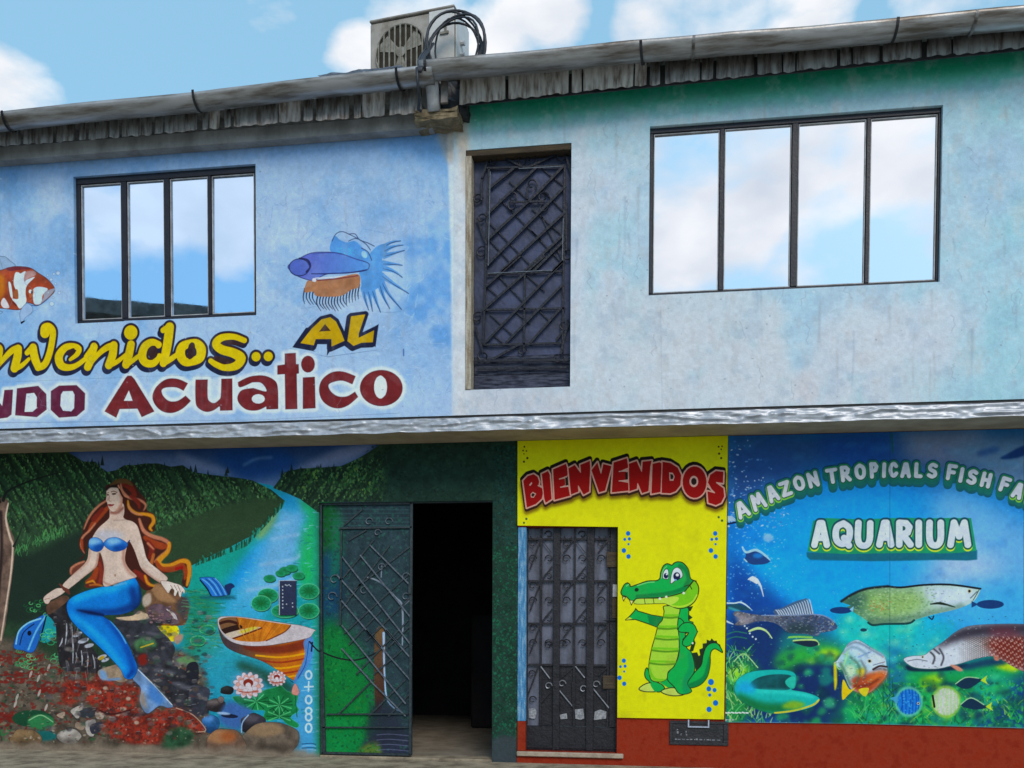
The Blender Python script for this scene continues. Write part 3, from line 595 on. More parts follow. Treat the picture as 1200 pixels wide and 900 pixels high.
    right = [(320, 572), (334, 553), (352, 549), (376, 548), (400, 546), (418, 538), (432, 530), (446, 520), (620, 505), (620, 600), (372, 600), (352, 585), (334, 577)]
    c.poly(right, (36, 60, 44), False, tex=.25); rgm = c.mask(right, False)
    for X0, X1, f_, msk in [(-60, 330, lambda x: 535+.07*x, lm), (330, 480, lambda x: 552-.30*(x-400)*(x > 400), rgm)]:
        for _ in range(150):
            x = R_.uniform(X0, X1); y = f_(x)+R_.uniform(-5, 5)
            c.poly([(x-2.2, y+5), (x, y-R_.uniform(2, 7)), (x+2.2, y+5)], (24, 42, 36), False, alpha=.9, clip=None if R_.random() < .25 else msk)
    # tree rows: slanted pale dabs
    GR = [(58, 100, 58), (74, 128, 74), (46, 84, 52), (92, 140, 92), (64, 110, 48), (36, 92, 50)]
    def rows(box, n, ang, msk, cols, step=20):
        X0, Y0, X1, Y1 = box
        for _ in range(n):
            x, y = R_.uniform(X0, X1), R_.uniform(Y0, Y1); a = math.radians(ang+R_.normal()*7); n_ = R_.integers(5, 13); br = R_.uniform(.25, 1)
            for k in range(n_):
                px, py = x+k*2.3*math.cos(a)+R_.normal()*1.2, y+k*2.3*math.sin(a)+R_.normal()*1.2
                cc = cols[R_.integers(len(cols))]
                c.ell(px, py, R_.uniform(.7, 1.7), R_.uniform(1.2, 2.6), cc, ang=R_.uniform(-30, 40), alpha=.75*br, clip=msk, n=7)
    def columns(x0, x1, top, ln, ang, msk, step, cols, dark):
        x = x0
        while x < x1:
            for rep in range(3):
                y = top(x)+rep*ln*.82+R_.uniform(-4, 4); a = math.radians(ang+R_.normal()*5); n_ = int(ln/1.5); br = R_.uniform(.45, 1)*(1, .9, .7)[rep]
                for k in range(n_):
                    d_ = k*1.5; px, py = x+d_*math.cos(a), y+d_*math.sin(a)
                    c.ell(px+2.4+R_.normal()*.7, py+R_.normal()*.6, R_.uniform(1.2, 2.2), R_.uniform(1.4, 2.6), dark, ang=20, alpha=.55, clip=msk, n=7)
                    if R_.random() < .8: c.ell(px-.6+R_.normal()*1.1, py+R_.normal()*.8, R_.uniform(.5, 1.15), R_.uniform(.9, 2.0), cols[R_.integers(len(cols))], ang=R_.uniform(-40, 30), alpha=br*R_.uniform(.45, .95), clip=msk, n=6)
            x += step*R_.uniform(.6, 1.3)
    GC = [(84, 134, 78), (104, 158, 94), (68, 114, 64), (124, 172, 112), (92, 140, 60), (60, 118, 62)]
    columns(-60, 330, lambda x: 530+.085*max(x, 0) if x < 205 else 547+(x-205)*.17, 36, 58, np.minimum(lm, fm+.0), 7.5, GC, (24, 40, 30))
    columns(330, 520, lambda x: 550-.30*(x-400)*(x > 400), 24, 124, rgm, 7.5, GC+[(120, 160, 80)], (22, 40, 32))
    rows((-40, 535, 330, 700), 90, 55, fm, [(38, 66, 44), (30, 48, 36), (52, 92, 56)])
    rows((-30, 550, 100, 640), 62, 55, fm, GR); rows((160, 560, 250, 630), 60, 55, fm, GR); rows((230, 565, 320, 590), 22, 60, fm, GR[:3])
    rows((330, 545, 520, 590), 60, -50, rgm, [(38, 64, 44), (30, 50, 38)]); rows((345, 550, 500, 585), 70, -50, rgm, GR+[(110, 150, 70)])
    for _ in range(80):
        x = R_.uniform(10, 75); y = 655-x*.42+R_.normal()*3
        c.line([(x, y), (x+R_.normal()*2, y-R_.uniform(3, 8))], (70, 140, 78), 1, alpha=.6)
    for _ in range(110):
        t = R_.uniform(0, 1); x = 224+t*108; y = 663-t*42-(max(t-.6, 0)*75); c.line([(x, y+2), (x+R_.normal()*1.5, y-R_.uniform(2, 6))], (30, 60, 40) if R_.random() < .7 else (26, 130, 110), 1.4, alpha=.8)
    for _ in range(500):
        x, y = R_.uniform(130, 335), R_.uniform(590, 665); c.ell(x, y, R_.uniform(1, 4), .6, (50, 76, 50) if R_.random() < .6 else (36, 56, 40), ang=-18, alpha=.35, clip=lm, n=7)
    # right bank / door frame: dark teal hedge beside the doors
    c.poly([(450, 500), (620, 490), (620, 900), (374, 900), (374, 590), (450, 588)], (30, 54, 46), False, soft=5, tex=.2)
    for _ in range(1500):
        x, y = R_.uniform(578, 608), R_.uniform(520, 885); g_ = R_.uniform(.5, 1.4)
        c.ell(x, y, R_.uniform(.8, 2.2), R_.uniform(.6, 1.4), (22*g_, (82 if y > 640 else 62)*g_, 58*g_), ang=R_.uniform(0, 180), alpha=.6, n=7)
    for _ in range(900):
        x, y = R_.uniform(430, 606), R_.uniform(512, 588); g_ = R_.uniform(.5, 1.3); c.ell(x, y, R_.uniform(.8, 2.4), R_.uniform(.6, 1.4), (34*g_, 58*g_, 50*g_), ang=R_.uniform(0, 180), alpha=.5, n=7)
    c.poly([(578, 866), (608, 866), (608, 900), (578, 900)], (58, 64, 72), soft=2, alpha=.85)
    # ---- the painted door leaf
    door = [(374, 588), (484, 588), (484, 890), (374, 890)]
    c.poly(door, (40, 58, 66), False, tex=.2); dm = c.mask(door, False)
    c.poly([(372, 590), (395, 600), (392, 660), (384, 700), (372, 700)], (16, 84, 40), soft=5, clip=dm); c.poly([(372, 655), (398, 650), (396, 720), (372, 740)], (20, 62, 92), soft=5, clip=dm)
    c.poly([(388, 612), (396, 605), (400, 650), (386, 690)], (22, 110, 80), soft=4, clip=dm, alpha=.7)
    c.poly([(372, 740), (400, 735), (440, 800), (440, 850), (425, 890), (372, 890)], (10, 112, 50), soft=9, clip=dm)
    c.poly([(372, 850), (420, 850), (420, 890), (372, 890)], (8, 124, 60), soft=4, clip=dm); c.poly([(425, 870), (440, 862), (480, 860), (480, 890), (425, 890)], (40, 46, 66), soft=3, clip=dm)
    c.poly([(418, 880), (440, 868), (444, 890), (418, 890)], (82, 110, 44), soft=2, clip=dm)
    for _ in range(1500):
        x, y = R_.uniform(374, 484), R_.uniform(592, 886); gl = (x < 440-(860-y)*.3 and y > 735); cols = [(10, 92, 44), (22, 136, 58), (6, 74, 40), (40, 112, 40)] if gl else [(52, 80, 84), (28, 44, 54), (44, 98, 84), (30, 62, 56)]
        c.ell(x, y, R_.uniform(.8, 3), R_.uniform(.6, 1.8), cols[R_.integers(4)], ang=R_.uniform(0, 180), alpha=.5, clip=dm, n=7)
    for y in range(596, 622, 5): c.line([(384, y+R_.normal()), (480, y+R_.normal())], (52, 92, 96), 1.6, alpha=.4, clip=dm)
    c.poly([(438, 744), (449, 740), (450, 790), (446, 830), (438, 828)], None, grad=((438, 740), (104, 78, 52), (446, 830), (62, 36, 32)), clip=dm); c.line([(448, 742), (449, 790), (453, 822), (470, 836)], (150, 180, 220), [3, 2, 2, 1], clip=dm)
    c.poly([(432, 835), (446, 822), (462, 835), (474, 870), (430, 870)], (36, 40, 56), soft=4, clip=dm, alpha=.8)
    c.line([(428, 676), (444, 682), (462, 700), (470, 712), (470, 756)], (150, 158, 178), [1.5, 2, 2, 2.5, 1.5], clip=dm, alpha=.8); c.line([(470, 710), (480, 702)], (130, 140, 160), 2, clip=dm, alpha=.8); c.line([(446, 660), (445, 676)], (120, 130, 150), 1.3, clip=dm)
    for y in (862, 868, 874, 880): c.line([(440, y), (455, y-1), (478, y+1)], (110, 116, 150), .9, alpha=.6, clip=dm)
    # ---- shore, rubble and coral ground
    low = [(-120, 745), (20, 750), (60, 770), (110, 790), (200, 760), (240, 790), (250, 850), (345, 862), (345, 884), (372, 888), (372, 900), (-120, 900)]
    c.poly(low, (86, 76, 66), soft=4, tex=.4); lom = c.mask(low, True, 3)
    for _ in range(1400):
        x, y = R_.uniform(-60, 250), R_.uniform(760, 868)
        col = [(110, 30, 26), (130, 34, 28), (66, 54, 48), (128, 112, 92), (36, 40, 40), (96, 84, 72), (44, 74, 48)][R_.integers(7)]
        c.ell(x, y, R_.uniform(.8, 4), R_.uniform(.6, 2.2), col, ang=R_.uniform(-40, 40), alpha=.7, clip=lom, n=8)
    for bx in [(-5, 764, 55, 775), (0, 788, 40, 800), (30, 780, 110, 790), (-5, 835, 22, 846), (40, 800, 70, 812)]:
        for _ in range(50): c.ell(R_.uniform(bx[0], bx[2]), R_.uniform(bx[1], bx[3]), R_.uniform(1, 5), R_.uniform(.8, 2), (112, 30, 24), ang=R_.uniform(-30, 10), alpha=.7, n=8)
    for x, y in [(36, 790), (45, 795), (46, 812), (20, 817), (18, 825), (54, 829), (57, 782)]: c.ell(x, y, 1.4, 4.5, (176, 166, 160), ang=20, alpha=.85)
    c.ell(38, 842, 24, 10, (22, 66, 44)); c.ell(48, 846, 16, 9, (40, 112, 66), soft=1); c.line([(34, 844), (48, 838), (62, 846)], (130, 176, 130), 1.4); c.ell(52, 862, 16, 6, (20, 92, 92), soft=1.5)
    # ---- butterfly and curling plants at the left
    c.poly(M3([(72, 265), (88, 200), (120, 150), (190, 112), (248, 88), (225, 170), (180, 285), (120, 280)]), (28, 96, 184), line=(20, 30, 60), lw=1); c.line(M3([(85, 245), (100, 180), (150, 135), (215, 112)]), (120, 184, 230), 2); c.line(M3([(105, 250), (125, 185), (180, 140)]), (14, 28, 60), 1.4); c.line(M3([(150, 275), (190, 180), (240, 100)]), (90, 170, 226), 2.5)
    c.ell(34.5, 742, 2.4, 3, (10, 14, 30)); c.poly(M3([(250, 92), (290, 140), (302, 195), (250, 240), (215, 225), (235, 150)]), (22, 142, 156), line=(14, 40, 50), lw=.9); c.line(M3([(245, 95), (212, 225)]), (14, 18, 40), 2)
    def curls(cx, cy, n, sp, col):
        for _ in range(n):
            x, y = cx+R_.normal()*sp, cy+R_.normal()*sp*.8; r = R_.uniform(2, 4.5); t = np.linspace(0, R_.uniform(3.5, 6), 8)
            c.line(np.stack([x+r*np.cos(t), y+r*.7*np.sin(t)], 1), col[R_.integers(len(col))], 1.1, alpha=.85)
    curls(42, 712, 12, 6, [(40, 130, 66), (80, 170, 100), (20, 80, 44)]); curls(58, 747, 16, 6, [(40, 150, 100), (90, 190, 130), (20, 90, 60)]); curls(30, 774, 16, 6, [(40, 140, 80), (90, 180, 120)]); curls(68, 772, 10, 4, [(40, 140, 80), (90, 180, 120)]); curls(10, 860, 8, 8, [(40, 110, 60)])
    # ---- rock throne
    RK = (48, 48, 56)
    c.poly(Bc([(20, 245), (60, 215), (110, 195), (135, 230), (140, 330), (250, 460), (280, 560), (180, 560), (90, 545), (70, 440), (60, 330), (25, 290)]), (40, 38, 42), tex=.4); c.poly(Bc([(20, 240), (60, 215), (105, 195), (125, 215), (60, 270), (25, 285)]), (92, 64, 50), tex=.3)
    for x0, y0, x1, y1 in [(115, 330, 108, 430), (140, 345, 145, 520), (185, 460, 188, 530), (215, 470, 215, 535), (240, 480, 250, 545), (160, 470, 158, 520), (95, 400, 80, 440)]: c.line(Bc([(x0, y0), ((x0+x1)/2+3, (y0+y1)/2), (x1, y1)]), (164, 164, 176), [.8, 2, .7])
    for x, y, r_, an in [(168, 382, 6, -25), (195, 412, 7, -20), (222, 436, 6, -15), (285, 490, 6, -20), (300, 505, 5, -20)]: c.ell(50+x/4.09, 650+y/4.09, r_, r_*.42, (168, 172, 186), ang=an, line=(50, 50, 58), lw=.8)
    c.ell(119, 771, 4, 2, (170, 140, 40), ang=-30)
    c.poly(Bc([(340, 320), (420, 290), (520, 300), (550, 350), (600, 395), (635, 450), (620, 520), (690, 560), (760, 640), (790, 700), (790, 770), (700, 760), (640, 740), (560, 640), (450, 540), (440, 480), (400, 400)]), RK, tex=.45)
    c.poly(Bc([(490, 195), (540, 140), (600, 150), (650, 190), (700, 230), (690, 320), (660, 340), (560, 330), (500, 290)]), (98, 68, 48), tex=.4); c.poly(Bc([(520, 160), (560, 140), (620, 200), (640, 230), (560, 220)]), (152, 112, 78), soft=1.5); c.poly(Bc([(640, 240), (690, 200), (700, 260), (670, 310)]), (70, 62, 66), soft=2)
    c.poly(Bc([(350, 302), (430, 292), (465, 268), (515, 295), (490, 312), (400, 316)]), (196, 168, 140), line=(70, 54, 48), lw=.8); c.poly(Bc([(480, 205), (515, 185), (520, 230), (485, 250)]), (176, 158, 144), soft=1)
    c.poly(Bc([(505, 255), (560, 235), (640, 280), (650, 330), (560, 330), (510, 300)]), (86, 66, 76), tex=.5); 
    for _ in range(22): c.ell(50+R_.uniform(510, 640)/4.09, 650+R_.uniform(245, 325)/4.09, 2.2, 1.5, (126, 96, 100), line=(50, 36, 44), lw=.6, n=9)
    for k_ in range(3): c.line(Bc([(595+k_*12, 262+k_*6), (615+k_*10, 280+k_*5), (632+k_*6, 305+k_*3)]), (196, 186, 186), 1.2)
    c.poly(Bc([(550, 340), (580, 332), (640, 340), (655, 370), (640, 400), (620, 418), (600, 395), (570, 370)]), (206, 184, 14), tex=.25); c.line(Bc([(555, 336), (648, 338)]), (110, 40, 24), 1.5); c.poly(Bc([(630, 395), (670, 380), (668, 410), (640, 430)]), (176, 132, 110), soft=1)
    c.poly(Bc([(440, 420), (500, 395), (545, 420), (530, 455), (460, 465)]), (62, 104, 66), soft=2, tex=.4); c.line(Bc([(470, 445), (530, 425)]), (190, 160, 40), 1.6); c.poly(Bc([(455, 490), (495, 475), (500, 520), (470, 530)]), (120, 30, 24), soft=1.5)
    for x, y, a, b_ in [(625, 520, 10, 2.5), (580, 560, 14, 3), (660, 500, 9, 3), (700, 640, 12, 2.5), (745, 640, 9, 2.5), (650, 620, 8, 2), (530, 380, 9, 2)]: c.ell(50+x/4.09, 650+y/4.09, a, b_, (92, 92, 104), ang=10, soft=1.2, alpha=.8)
    c.poly(M4([(30, 330), (90, 310), (140, 345), (80, 360)]), (92, 130, 84), soft=1); c.poly(M4([(85, 360), (140, 345), (145, 440), (95, 460)]), (34, 34, 44)); 
    # ---- water plants, lilies
    for cx, cy, rx, ry in [(314, 698, 12, 8.5), (306, 707, 11.5, 9), (334, 716, 16, 8), (362, 693, 12, 9), (362, 716, 12, 9), (316, 678, 7, 4), (334, 669, 7, 4.5), (350, 675, 7, 4), (329, 672, 6, 3.5), (342, 666, 7, 4), (230, 730, 7, 5), (243, 738, 9, 5.5), (232, 751, 9, 6)]:
        c.ell(cx+.6, cy+1.4, rx, ry, (12, 66, 54)); c.ell(cx, cy, rx, ry, (24, 138, 92), line=(110, 200, 150) if rx > 8 else (40, 120, 80), lw=1.2); c.ell(cx, cy-.5, rx*.55, ry*.52, (14, 96, 50), soft=1.6, alpha=.85)
        if rx > 8:
            for k_ in range(10): a = k_*.63+.2; c.line([(cx, cy), (cx+rx*.8*math.cos(a), cy+ry*.8*math.sin(a))], (16, 96, 46), .8, alpha=.8)
    for cx, cy in ((230, 730), (243, 738), (232, 751)): c.ell(cx, cy, 6, 3.6, (24, 120, 116), soft=.8)
    for _ in range(160): c.line([(x := R_.uniform(212, 258), y := R_.uniform(690, 760)), (x+R_.uniform(3, 12), y+R_.normal())], [(30, 110, 60), (60, 130, 60), (20, 90, 70), (90, 150, 110)][R_.integers(4)], 1.1, alpha=.55)
    # ---- blue bird
    c.ell(255, 700, 22, 3, (14, 84, 100), soft=1.5, alpha=.8)
    c.poly(T([(108, 138), (125, 125), (200, 122), (250, 135), (300, 190), (355, 270), (280, 290), (205, 285), (180, 225)]), (32, 108, 196), line=(14, 26, 62), lw=.9)
    for k_ in range(5): c.line(T([(130+k_*28, 140-k_*2), (190+k_*26, 190), (250+k_*22, 280)]), [(110, 180, 230), (16, 48, 110)][k_ % 2], 1.2, alpha=.8)
    c.line(T([(110, 150), (170, 225), (205, 285)]), (10, 20, 50), 1.6); c.poly(T([(325, 205), (350, 185), (385, 178), (412, 205), (385, 225), (372, 270), (355, 275)]), (26, 44, 92), line=(12, 20, 50), lw=.7)
    # ---- rowing boat
    c.poly([(285, 775), (340, 800), (345, 815), (320, 805), (280, 785)], (26, 62, 40), soft=4, alpha=.8)
    hull = [(256, 735), (262, 746), (276, 754), (297, 757), (318, 756), (342, 752), (364, 746), (361, 758), (355, 780), (347, 797), (334, 791), (308, 775), (276, 764), (262, 754)]
    c.poly(hull, None, grad=((275, 760), (70, 52, 56), (335, 772), (190, 100, 14)), line=(50, 30, 24), lw=.8); hm = c.mask(hull)
    c.poly([(285, 757), (330, 756), (362, 748), (358, 760), (330, 766), (300, 764)], (110, 34, 20), soft=1.5, clip=hm, alpha=.85)
    for k_, y in enumerate((768, 774, 781, 787, 792)): c.line([(300+k_*5, y), (330, y+2.2), (362, y-3)], (150, 44, 20) if k_ % 2 else (222, 156, 10), 2.2, clip=hm, alpha=.9)
    c.poly([(356, 752), (366, 746), (366, 770), (348, 798), (345, 796), (357, 770)], (72, 128, 200), alpha=.9); c.line([(362, 752), (358, 778), (349, 795)], (30, 70, 150), 1)
    rim = T([(262, 500), (275, 480), (310, 468), (430, 468), (600, 488), (780, 515), (910, 535), (1000, 548), (1118, 585), (1108, 605), (1075, 650), (1000, 672), (900, 692), (720, 722), (560, 728), (440, 710), (360, 675), (300, 615), (270, 560)])
    c.poly(rim, (192, 180, 186), line=(70, 52, 52), lw=.7, tex=.08)
    inner = T([(276, 505), (330, 478), (440, 475), (600, 498), (780, 525), (905, 547), (850, 600), (690, 680), (560, 690), (440, 680), (370, 650), (310, 605), (285, 560)])
    c.poly(inner, (186, 106, 22), tex=.2); im_ = c.mask(inner)
    c.poly(T([(270, 500), (330, 472), (420, 470), (440, 540), (300, 590), (275, 560)]), (120, 82, 52), clip=im_); c.line(T([(280, 530), (360, 510), (440, 530)]), (56, 26, 20), 3.5, clip=im_); c.poly(T([(290, 585), (440, 540), (480, 570), (370, 610), (320, 620)]), (44, 24, 20), clip=im_)
    c.poly(T([(330, 625), (440, 590), (600, 560), (640, 572), (520, 610), (400, 660)]), (198, 178, 160), clip=im_); c.poly(T([(450, 605), (570, 560), (610, 570), (500, 610)]), (204, 190, 40), clip=im_, soft=.7)
    c.line(T([(390, 665), (520, 620), (650, 570)]), (90, 30, 16), 1.8, clip=im_); c.line(T([(430, 480), (450, 560)]), (110, 50, 24), 1.2, clip=im_)
    for k_ in range(9): c.line(T([(470+k_*44, 492+k_*5), (455+k_*40, 560+k_*3), (520+k_*22, 680)]), (160, 78, 16) if k_ % 2 else (204, 128, 30), 1.2, clip=im_, alpha=.7)
    c.line(T([(905, 547), (850, 605), (690, 682)]), (110, 50, 20), 1.4); c.line([(363, 752), (372, 762), (384, 768), (397, 772), (412, 774), (426, 771), (440, 765)], (22, 26, 32), 1.9); c.line([(366, 753), (365, 763)], (20, 26, 40), 2)
    # ---- lotus and lily leaves
    leaf = U([(320, 355), (400, 340), (520, 330), (600, 290), (680, 270), (740, 250), (800, 300), (890, 330), (880, 420), (900, 470), (830, 530), (900, 590), (880, 620), (800, 590), (740, 540), (640, 560), (590, 530), (600, 470), (480, 465), (400, 440)])
    c.poly(leaf, (20, 116, 62), line=(70, 170, 110), lw=.8, tex=.25); lf = c.mask(leaf)
    for ox, oy, n_ in ((530, 390, 13), (735, 420, 15), (730, 520, 12)):
        for k_ in range(n_): a = k_*6.28/n_; c.line(U([(ox, oy), (ox+110*math.cos(a), oy+75*math.sin(a))]), (84, 190, 120) if k_ % 2 else (8, 70, 36), [.7, 1.6], clip=lf, alpha=.85)
    def lotus(cx, cy, s_):
        for r_, n_, col in ((1.0, 13, (198, 190, 204)), (.72, 10, (206, 150, 140)), (.5, 8, (200, 190, 200))):
            for k_ in range(n_):
                a = k_*6.28/n_+r_; c.ell(cx+s_*r_*.78*math.cos(a), cy+s_*r_*.62*math.sin(a), s_*.34, s_*.2, col, ang=math.degrees(a), line=(150, 80, 76), lw=.5, n=10)
        c.ell(cx, cy-s_*.15, s_*.36, s_*.3, (130, 38, 26)); c.ell(cx, cy+.5, s_*.2, s_*.22, (206, 196, 204))
        c.line([(cx-s_*.6, cy+s_*.45), (cx, cy+s_*.5), (cx+s_*.7, cy+s_*.42)], (150, 50, 30), 1.6, alpha=.7)
    c.ell(290, 803, 19, 16, (120, 150, 200), soft=4, alpha=.5); lotus(291, 803, 16.5); lotus(324.5, 795, 10)
    c.poly(U([(840, 320), (850, 260), (875, 235), (905, 300), (890, 335)]), (196, 130, 120), line=(120, 60, 60), lw=.6); c.line([(346, 815), (348, 840)], (20, 90, 60), 1.2)
    # ---- stones at the foot of the wall
    def stone(cx, cy, rx, ry, col, hi, an=0):
        P = [(cx+rx*math.cos(t)*R_.uniform(.9, 1.08), cy+ry*math.sin(t)*R_.uniform(.9, 1.08)) for t in np.linspace(0, 6.28, 13)[:-1]]
        c.poly(P, col, tex=.35, line=(26, 26, 30), lw=.6); m_ = c.mask(P); c.ell(cx-rx*.25, cy-ry*.55, rx*.7, ry*.42, hi, ang=an, soft=2.2, alpha=.8, clip=m_); c.ell(cx, cy+ry*.8, rx, ry*.5, tuple(v*.5 for v in col), soft=2.5, alpha=.6, clip=m_)
    c.poly(U([(0, 260), (120, 290), (60, 480), (-60, 560), (-60, 300)]), (52, 54, 66), tex=.4)
    stone(266, 809, 8, 5, (34, 34, 36), (60, 60, 60)); stone(253, 827, 12, 8, (50, 44, 48), (126, 112, 110)); stone(259, 820, 4, 4, (110, 96, 96), (150, 130, 126)); c.poly(U([(270, 400), (400, 420), (500, 480), (420, 560), (360, 640), (200, 560)]), (56, 96, 160), soft=2.5); c.ell(269, 839, 10, 2.5, (22, 30, 56), ang=5); c.ell(262, 836, 8, 1.6, (150, 176, 214), ang=5, soft=.6)
    stone(247, 848, 11, 11, (34, 90, 150), (84, 140, 204)); stone(297, 849, 15, 13, (44, 42, 52), (86, 80, 90)); c.line([(283, 858), (284, 847), (291, 838)], (140, 170, 210), 1.5)
    stone(318, 866, 33, 20, (92, 80, 70), (148, 118, 88)); stone(264, 874, 24, 20, (96, 74, 62), (170, 118, 78)); c.ell(268, 863, 10, 6, (150, 70, 30), soft=3, alpha=.7); stone(81, 863, 14, 9, (138, 130, 124), (176, 170, 166)); stone(30, 866, 18, 12, (104, 82, 58), (140, 112, 80)); stone(-20, 866, 22, 14, (80, 70, 60), (120, 104, 86))
    for p, col in [([(83, 832), (98, 826), (92, 842), (86, 838)], (158, 150, 144)), ([(100, 846), (112, 844), (110, 862), (102, 860)], (160, 152, 148)), ([(90, 836), (108, 828), (116, 834), (104, 842)], (50, 54, 62)), ([(106, 850), (120, 846), (118, 856), (108, 860)], (48, 50, 62)), ([(112, 834), (122, 832), (121, 842), (113, 842)], (164, 150, 138)), ([(66, 838), (76, 834), (74, 842)], (160, 140, 124)), ([(90, 846), (100, 850), (96, 856), (88, 852)], (140, 120, 104))]: c.poly(p, col, line=(50, 44, 42), lw=.5, tex=.2)
    c.poly([(190, 850), (215, 846), (228, 862), (212, 880), (192, 876)], (38, 70, 48), soft=3, tex=.4)
    # ---- coral foot
    coral = Bc([(92, 625), (150, 598), (230, 610), (255, 575), (272, 565), (300, 600), (380, 612), (430, 620), (465, 640), (465, 690), (440, 720), (500, 765), (600, 742), (640, 735), (720, 772), (780, 840), (740, 852), (690, 824), (620, 830), (580, 870), (555, 905), (420, 905), (300, 845), (282, 820), (330, 770), (250, 742), (190, 690), (150, 712), (98, 712)])
    c.poly(coral, (128, 42, 30), soft=2.2, tex=.5); cm = c.mask(coral, True, 4.5)
    for _ in range(1700):
        p = Bc([(R_.uniform(70, 800), R_.uniform(555, 910))])[0]; col = [(156, 54, 36), (92, 28, 24), (128, 58, 48), (160, 16, 14), (76, 44, 38), (170, 140, 122)][R_.choice(6, p=[.28, .28, .2, .04, .17, .03])]
        c.ell(p[0], p[1], R_.uniform(.6, 2.2), R_.uniform(.5, 1.6), col, ang=R_.uniform(0, 180), alpha=.75, clip=cm, n=7)
    for x, y in [(270, 660), (240, 650), (410, 690), (450, 805), (360, 765), (390, 740), (300, 640)]: c.ell(50+x/4.09, 650+y/4.09, 3, 2.2, (172, 150, 134), soft=.5, alpha=.9)
    c.line(Bc([(640, 735), (720, 768), (782, 838), (745, 850)]), (196, 160, 136), 1.3, alpha=.8); c.line(Bc([(270, 745), (330, 765), (420, 745)]), (60, 24, 22), 2.5, soft=.6)
    for _ in range(420):   # broken stones and glints over the throne and the foot of the wall
        x, y = R_.uniform(56, 250), R_.uniform(715, 860)
        if x < 120 and y < 800 and x > 100: continue
        r_ = R_.uniform(1, 5); col = [(70, 66, 74), (40, 40, 50), (96, 90, 94), (88, 70, 58), (30, 32, 38), (120, 112, 110), (60, 84, 70)][R_.integers(7)]
        c.poly([(x+r_*math.cos(t)*R_.uniform(.7, 1.3), y+r_*.6*math.sin(t)*R_.uniform(.7, 1.3)) for t in np.linspace(0, 6.28, 7)[:-1]], col, alpha=.55, soft=.3)
        if R_.random() < .35: c.line([(x-r_*.6, y-r_*.4), (x+r_*.5, y-r_*.5)], (150, 146, 148), .7, alpha=.6)
    for _ in range(60): x = R_.uniform(64, 118); y = R_.uniform(722, 790); c.line([(x, y), (x+R_.normal()*1.5, y+R_.uniform(4, 16))], [(150, 148, 158), (26, 24, 28), (90, 84, 90)][R_.integers(3)], [1.2, .4], alpha=.5)
    for _ in range(500):
        x, y = R_.uniform(-40, 240), R_.uniform(770, 872); c.ell(x, y, R_.uniform(.5, 2.5), R_.uniform(.5, 1.4), [(150, 134, 116), (60, 44, 40), (112, 42, 34), (40, 70, 48), (176, 164, 150)][R_.choice(5, p=[.2, .3, .3, .12, .08])], ang=R_.uniform(-40, 40), alpha=.55, n=7)
    # ---- mermaid: hair behind
    HD = (62, 28, 22)
    c.poly(A([(265, 150), (300, 100), (350, 72), (410, 70), (465, 100), (500, 160), (548, 215), (555, 285), (605, 320), (612, 400), (600, 440), (570, 440), (600, 475), (690, 485), (724, 530), (712, 590), (645, 640), (670, 675), (740, 645), (810, 622), (860, 660), (866, 740), (840, 835), (800, 800), (812, 720), (770, 700), (690, 730), (610, 720), (570, 770), (600, 830), (540, 850), (470, 780), (400, 700), (390, 560), (400, 420)]), HD)
    c.poly(A([(275, 205), (220, 240), (150, 320), (105, 400), (100, 450), (75, 500), (80, 560), (110, 600), (75, 635), (110, 620), (130, 560), (150, 500), (200, 440), (290, 340)]), HD)
    c.poly(A([(215, 590), (250, 690), (240, 810), (120, 830), (150, 760), (190, 690)]), (96, 34, 26)); c.poly(A([(120, 640), (60, 660), (15, 690), (10, 740), (40, 735), (80, 700)]), (110, 58, 44))
    OR, GO, PK, RD = (150, 58, 26), (206, 134, 26), (186, 116, 88), (116, 34, 24)
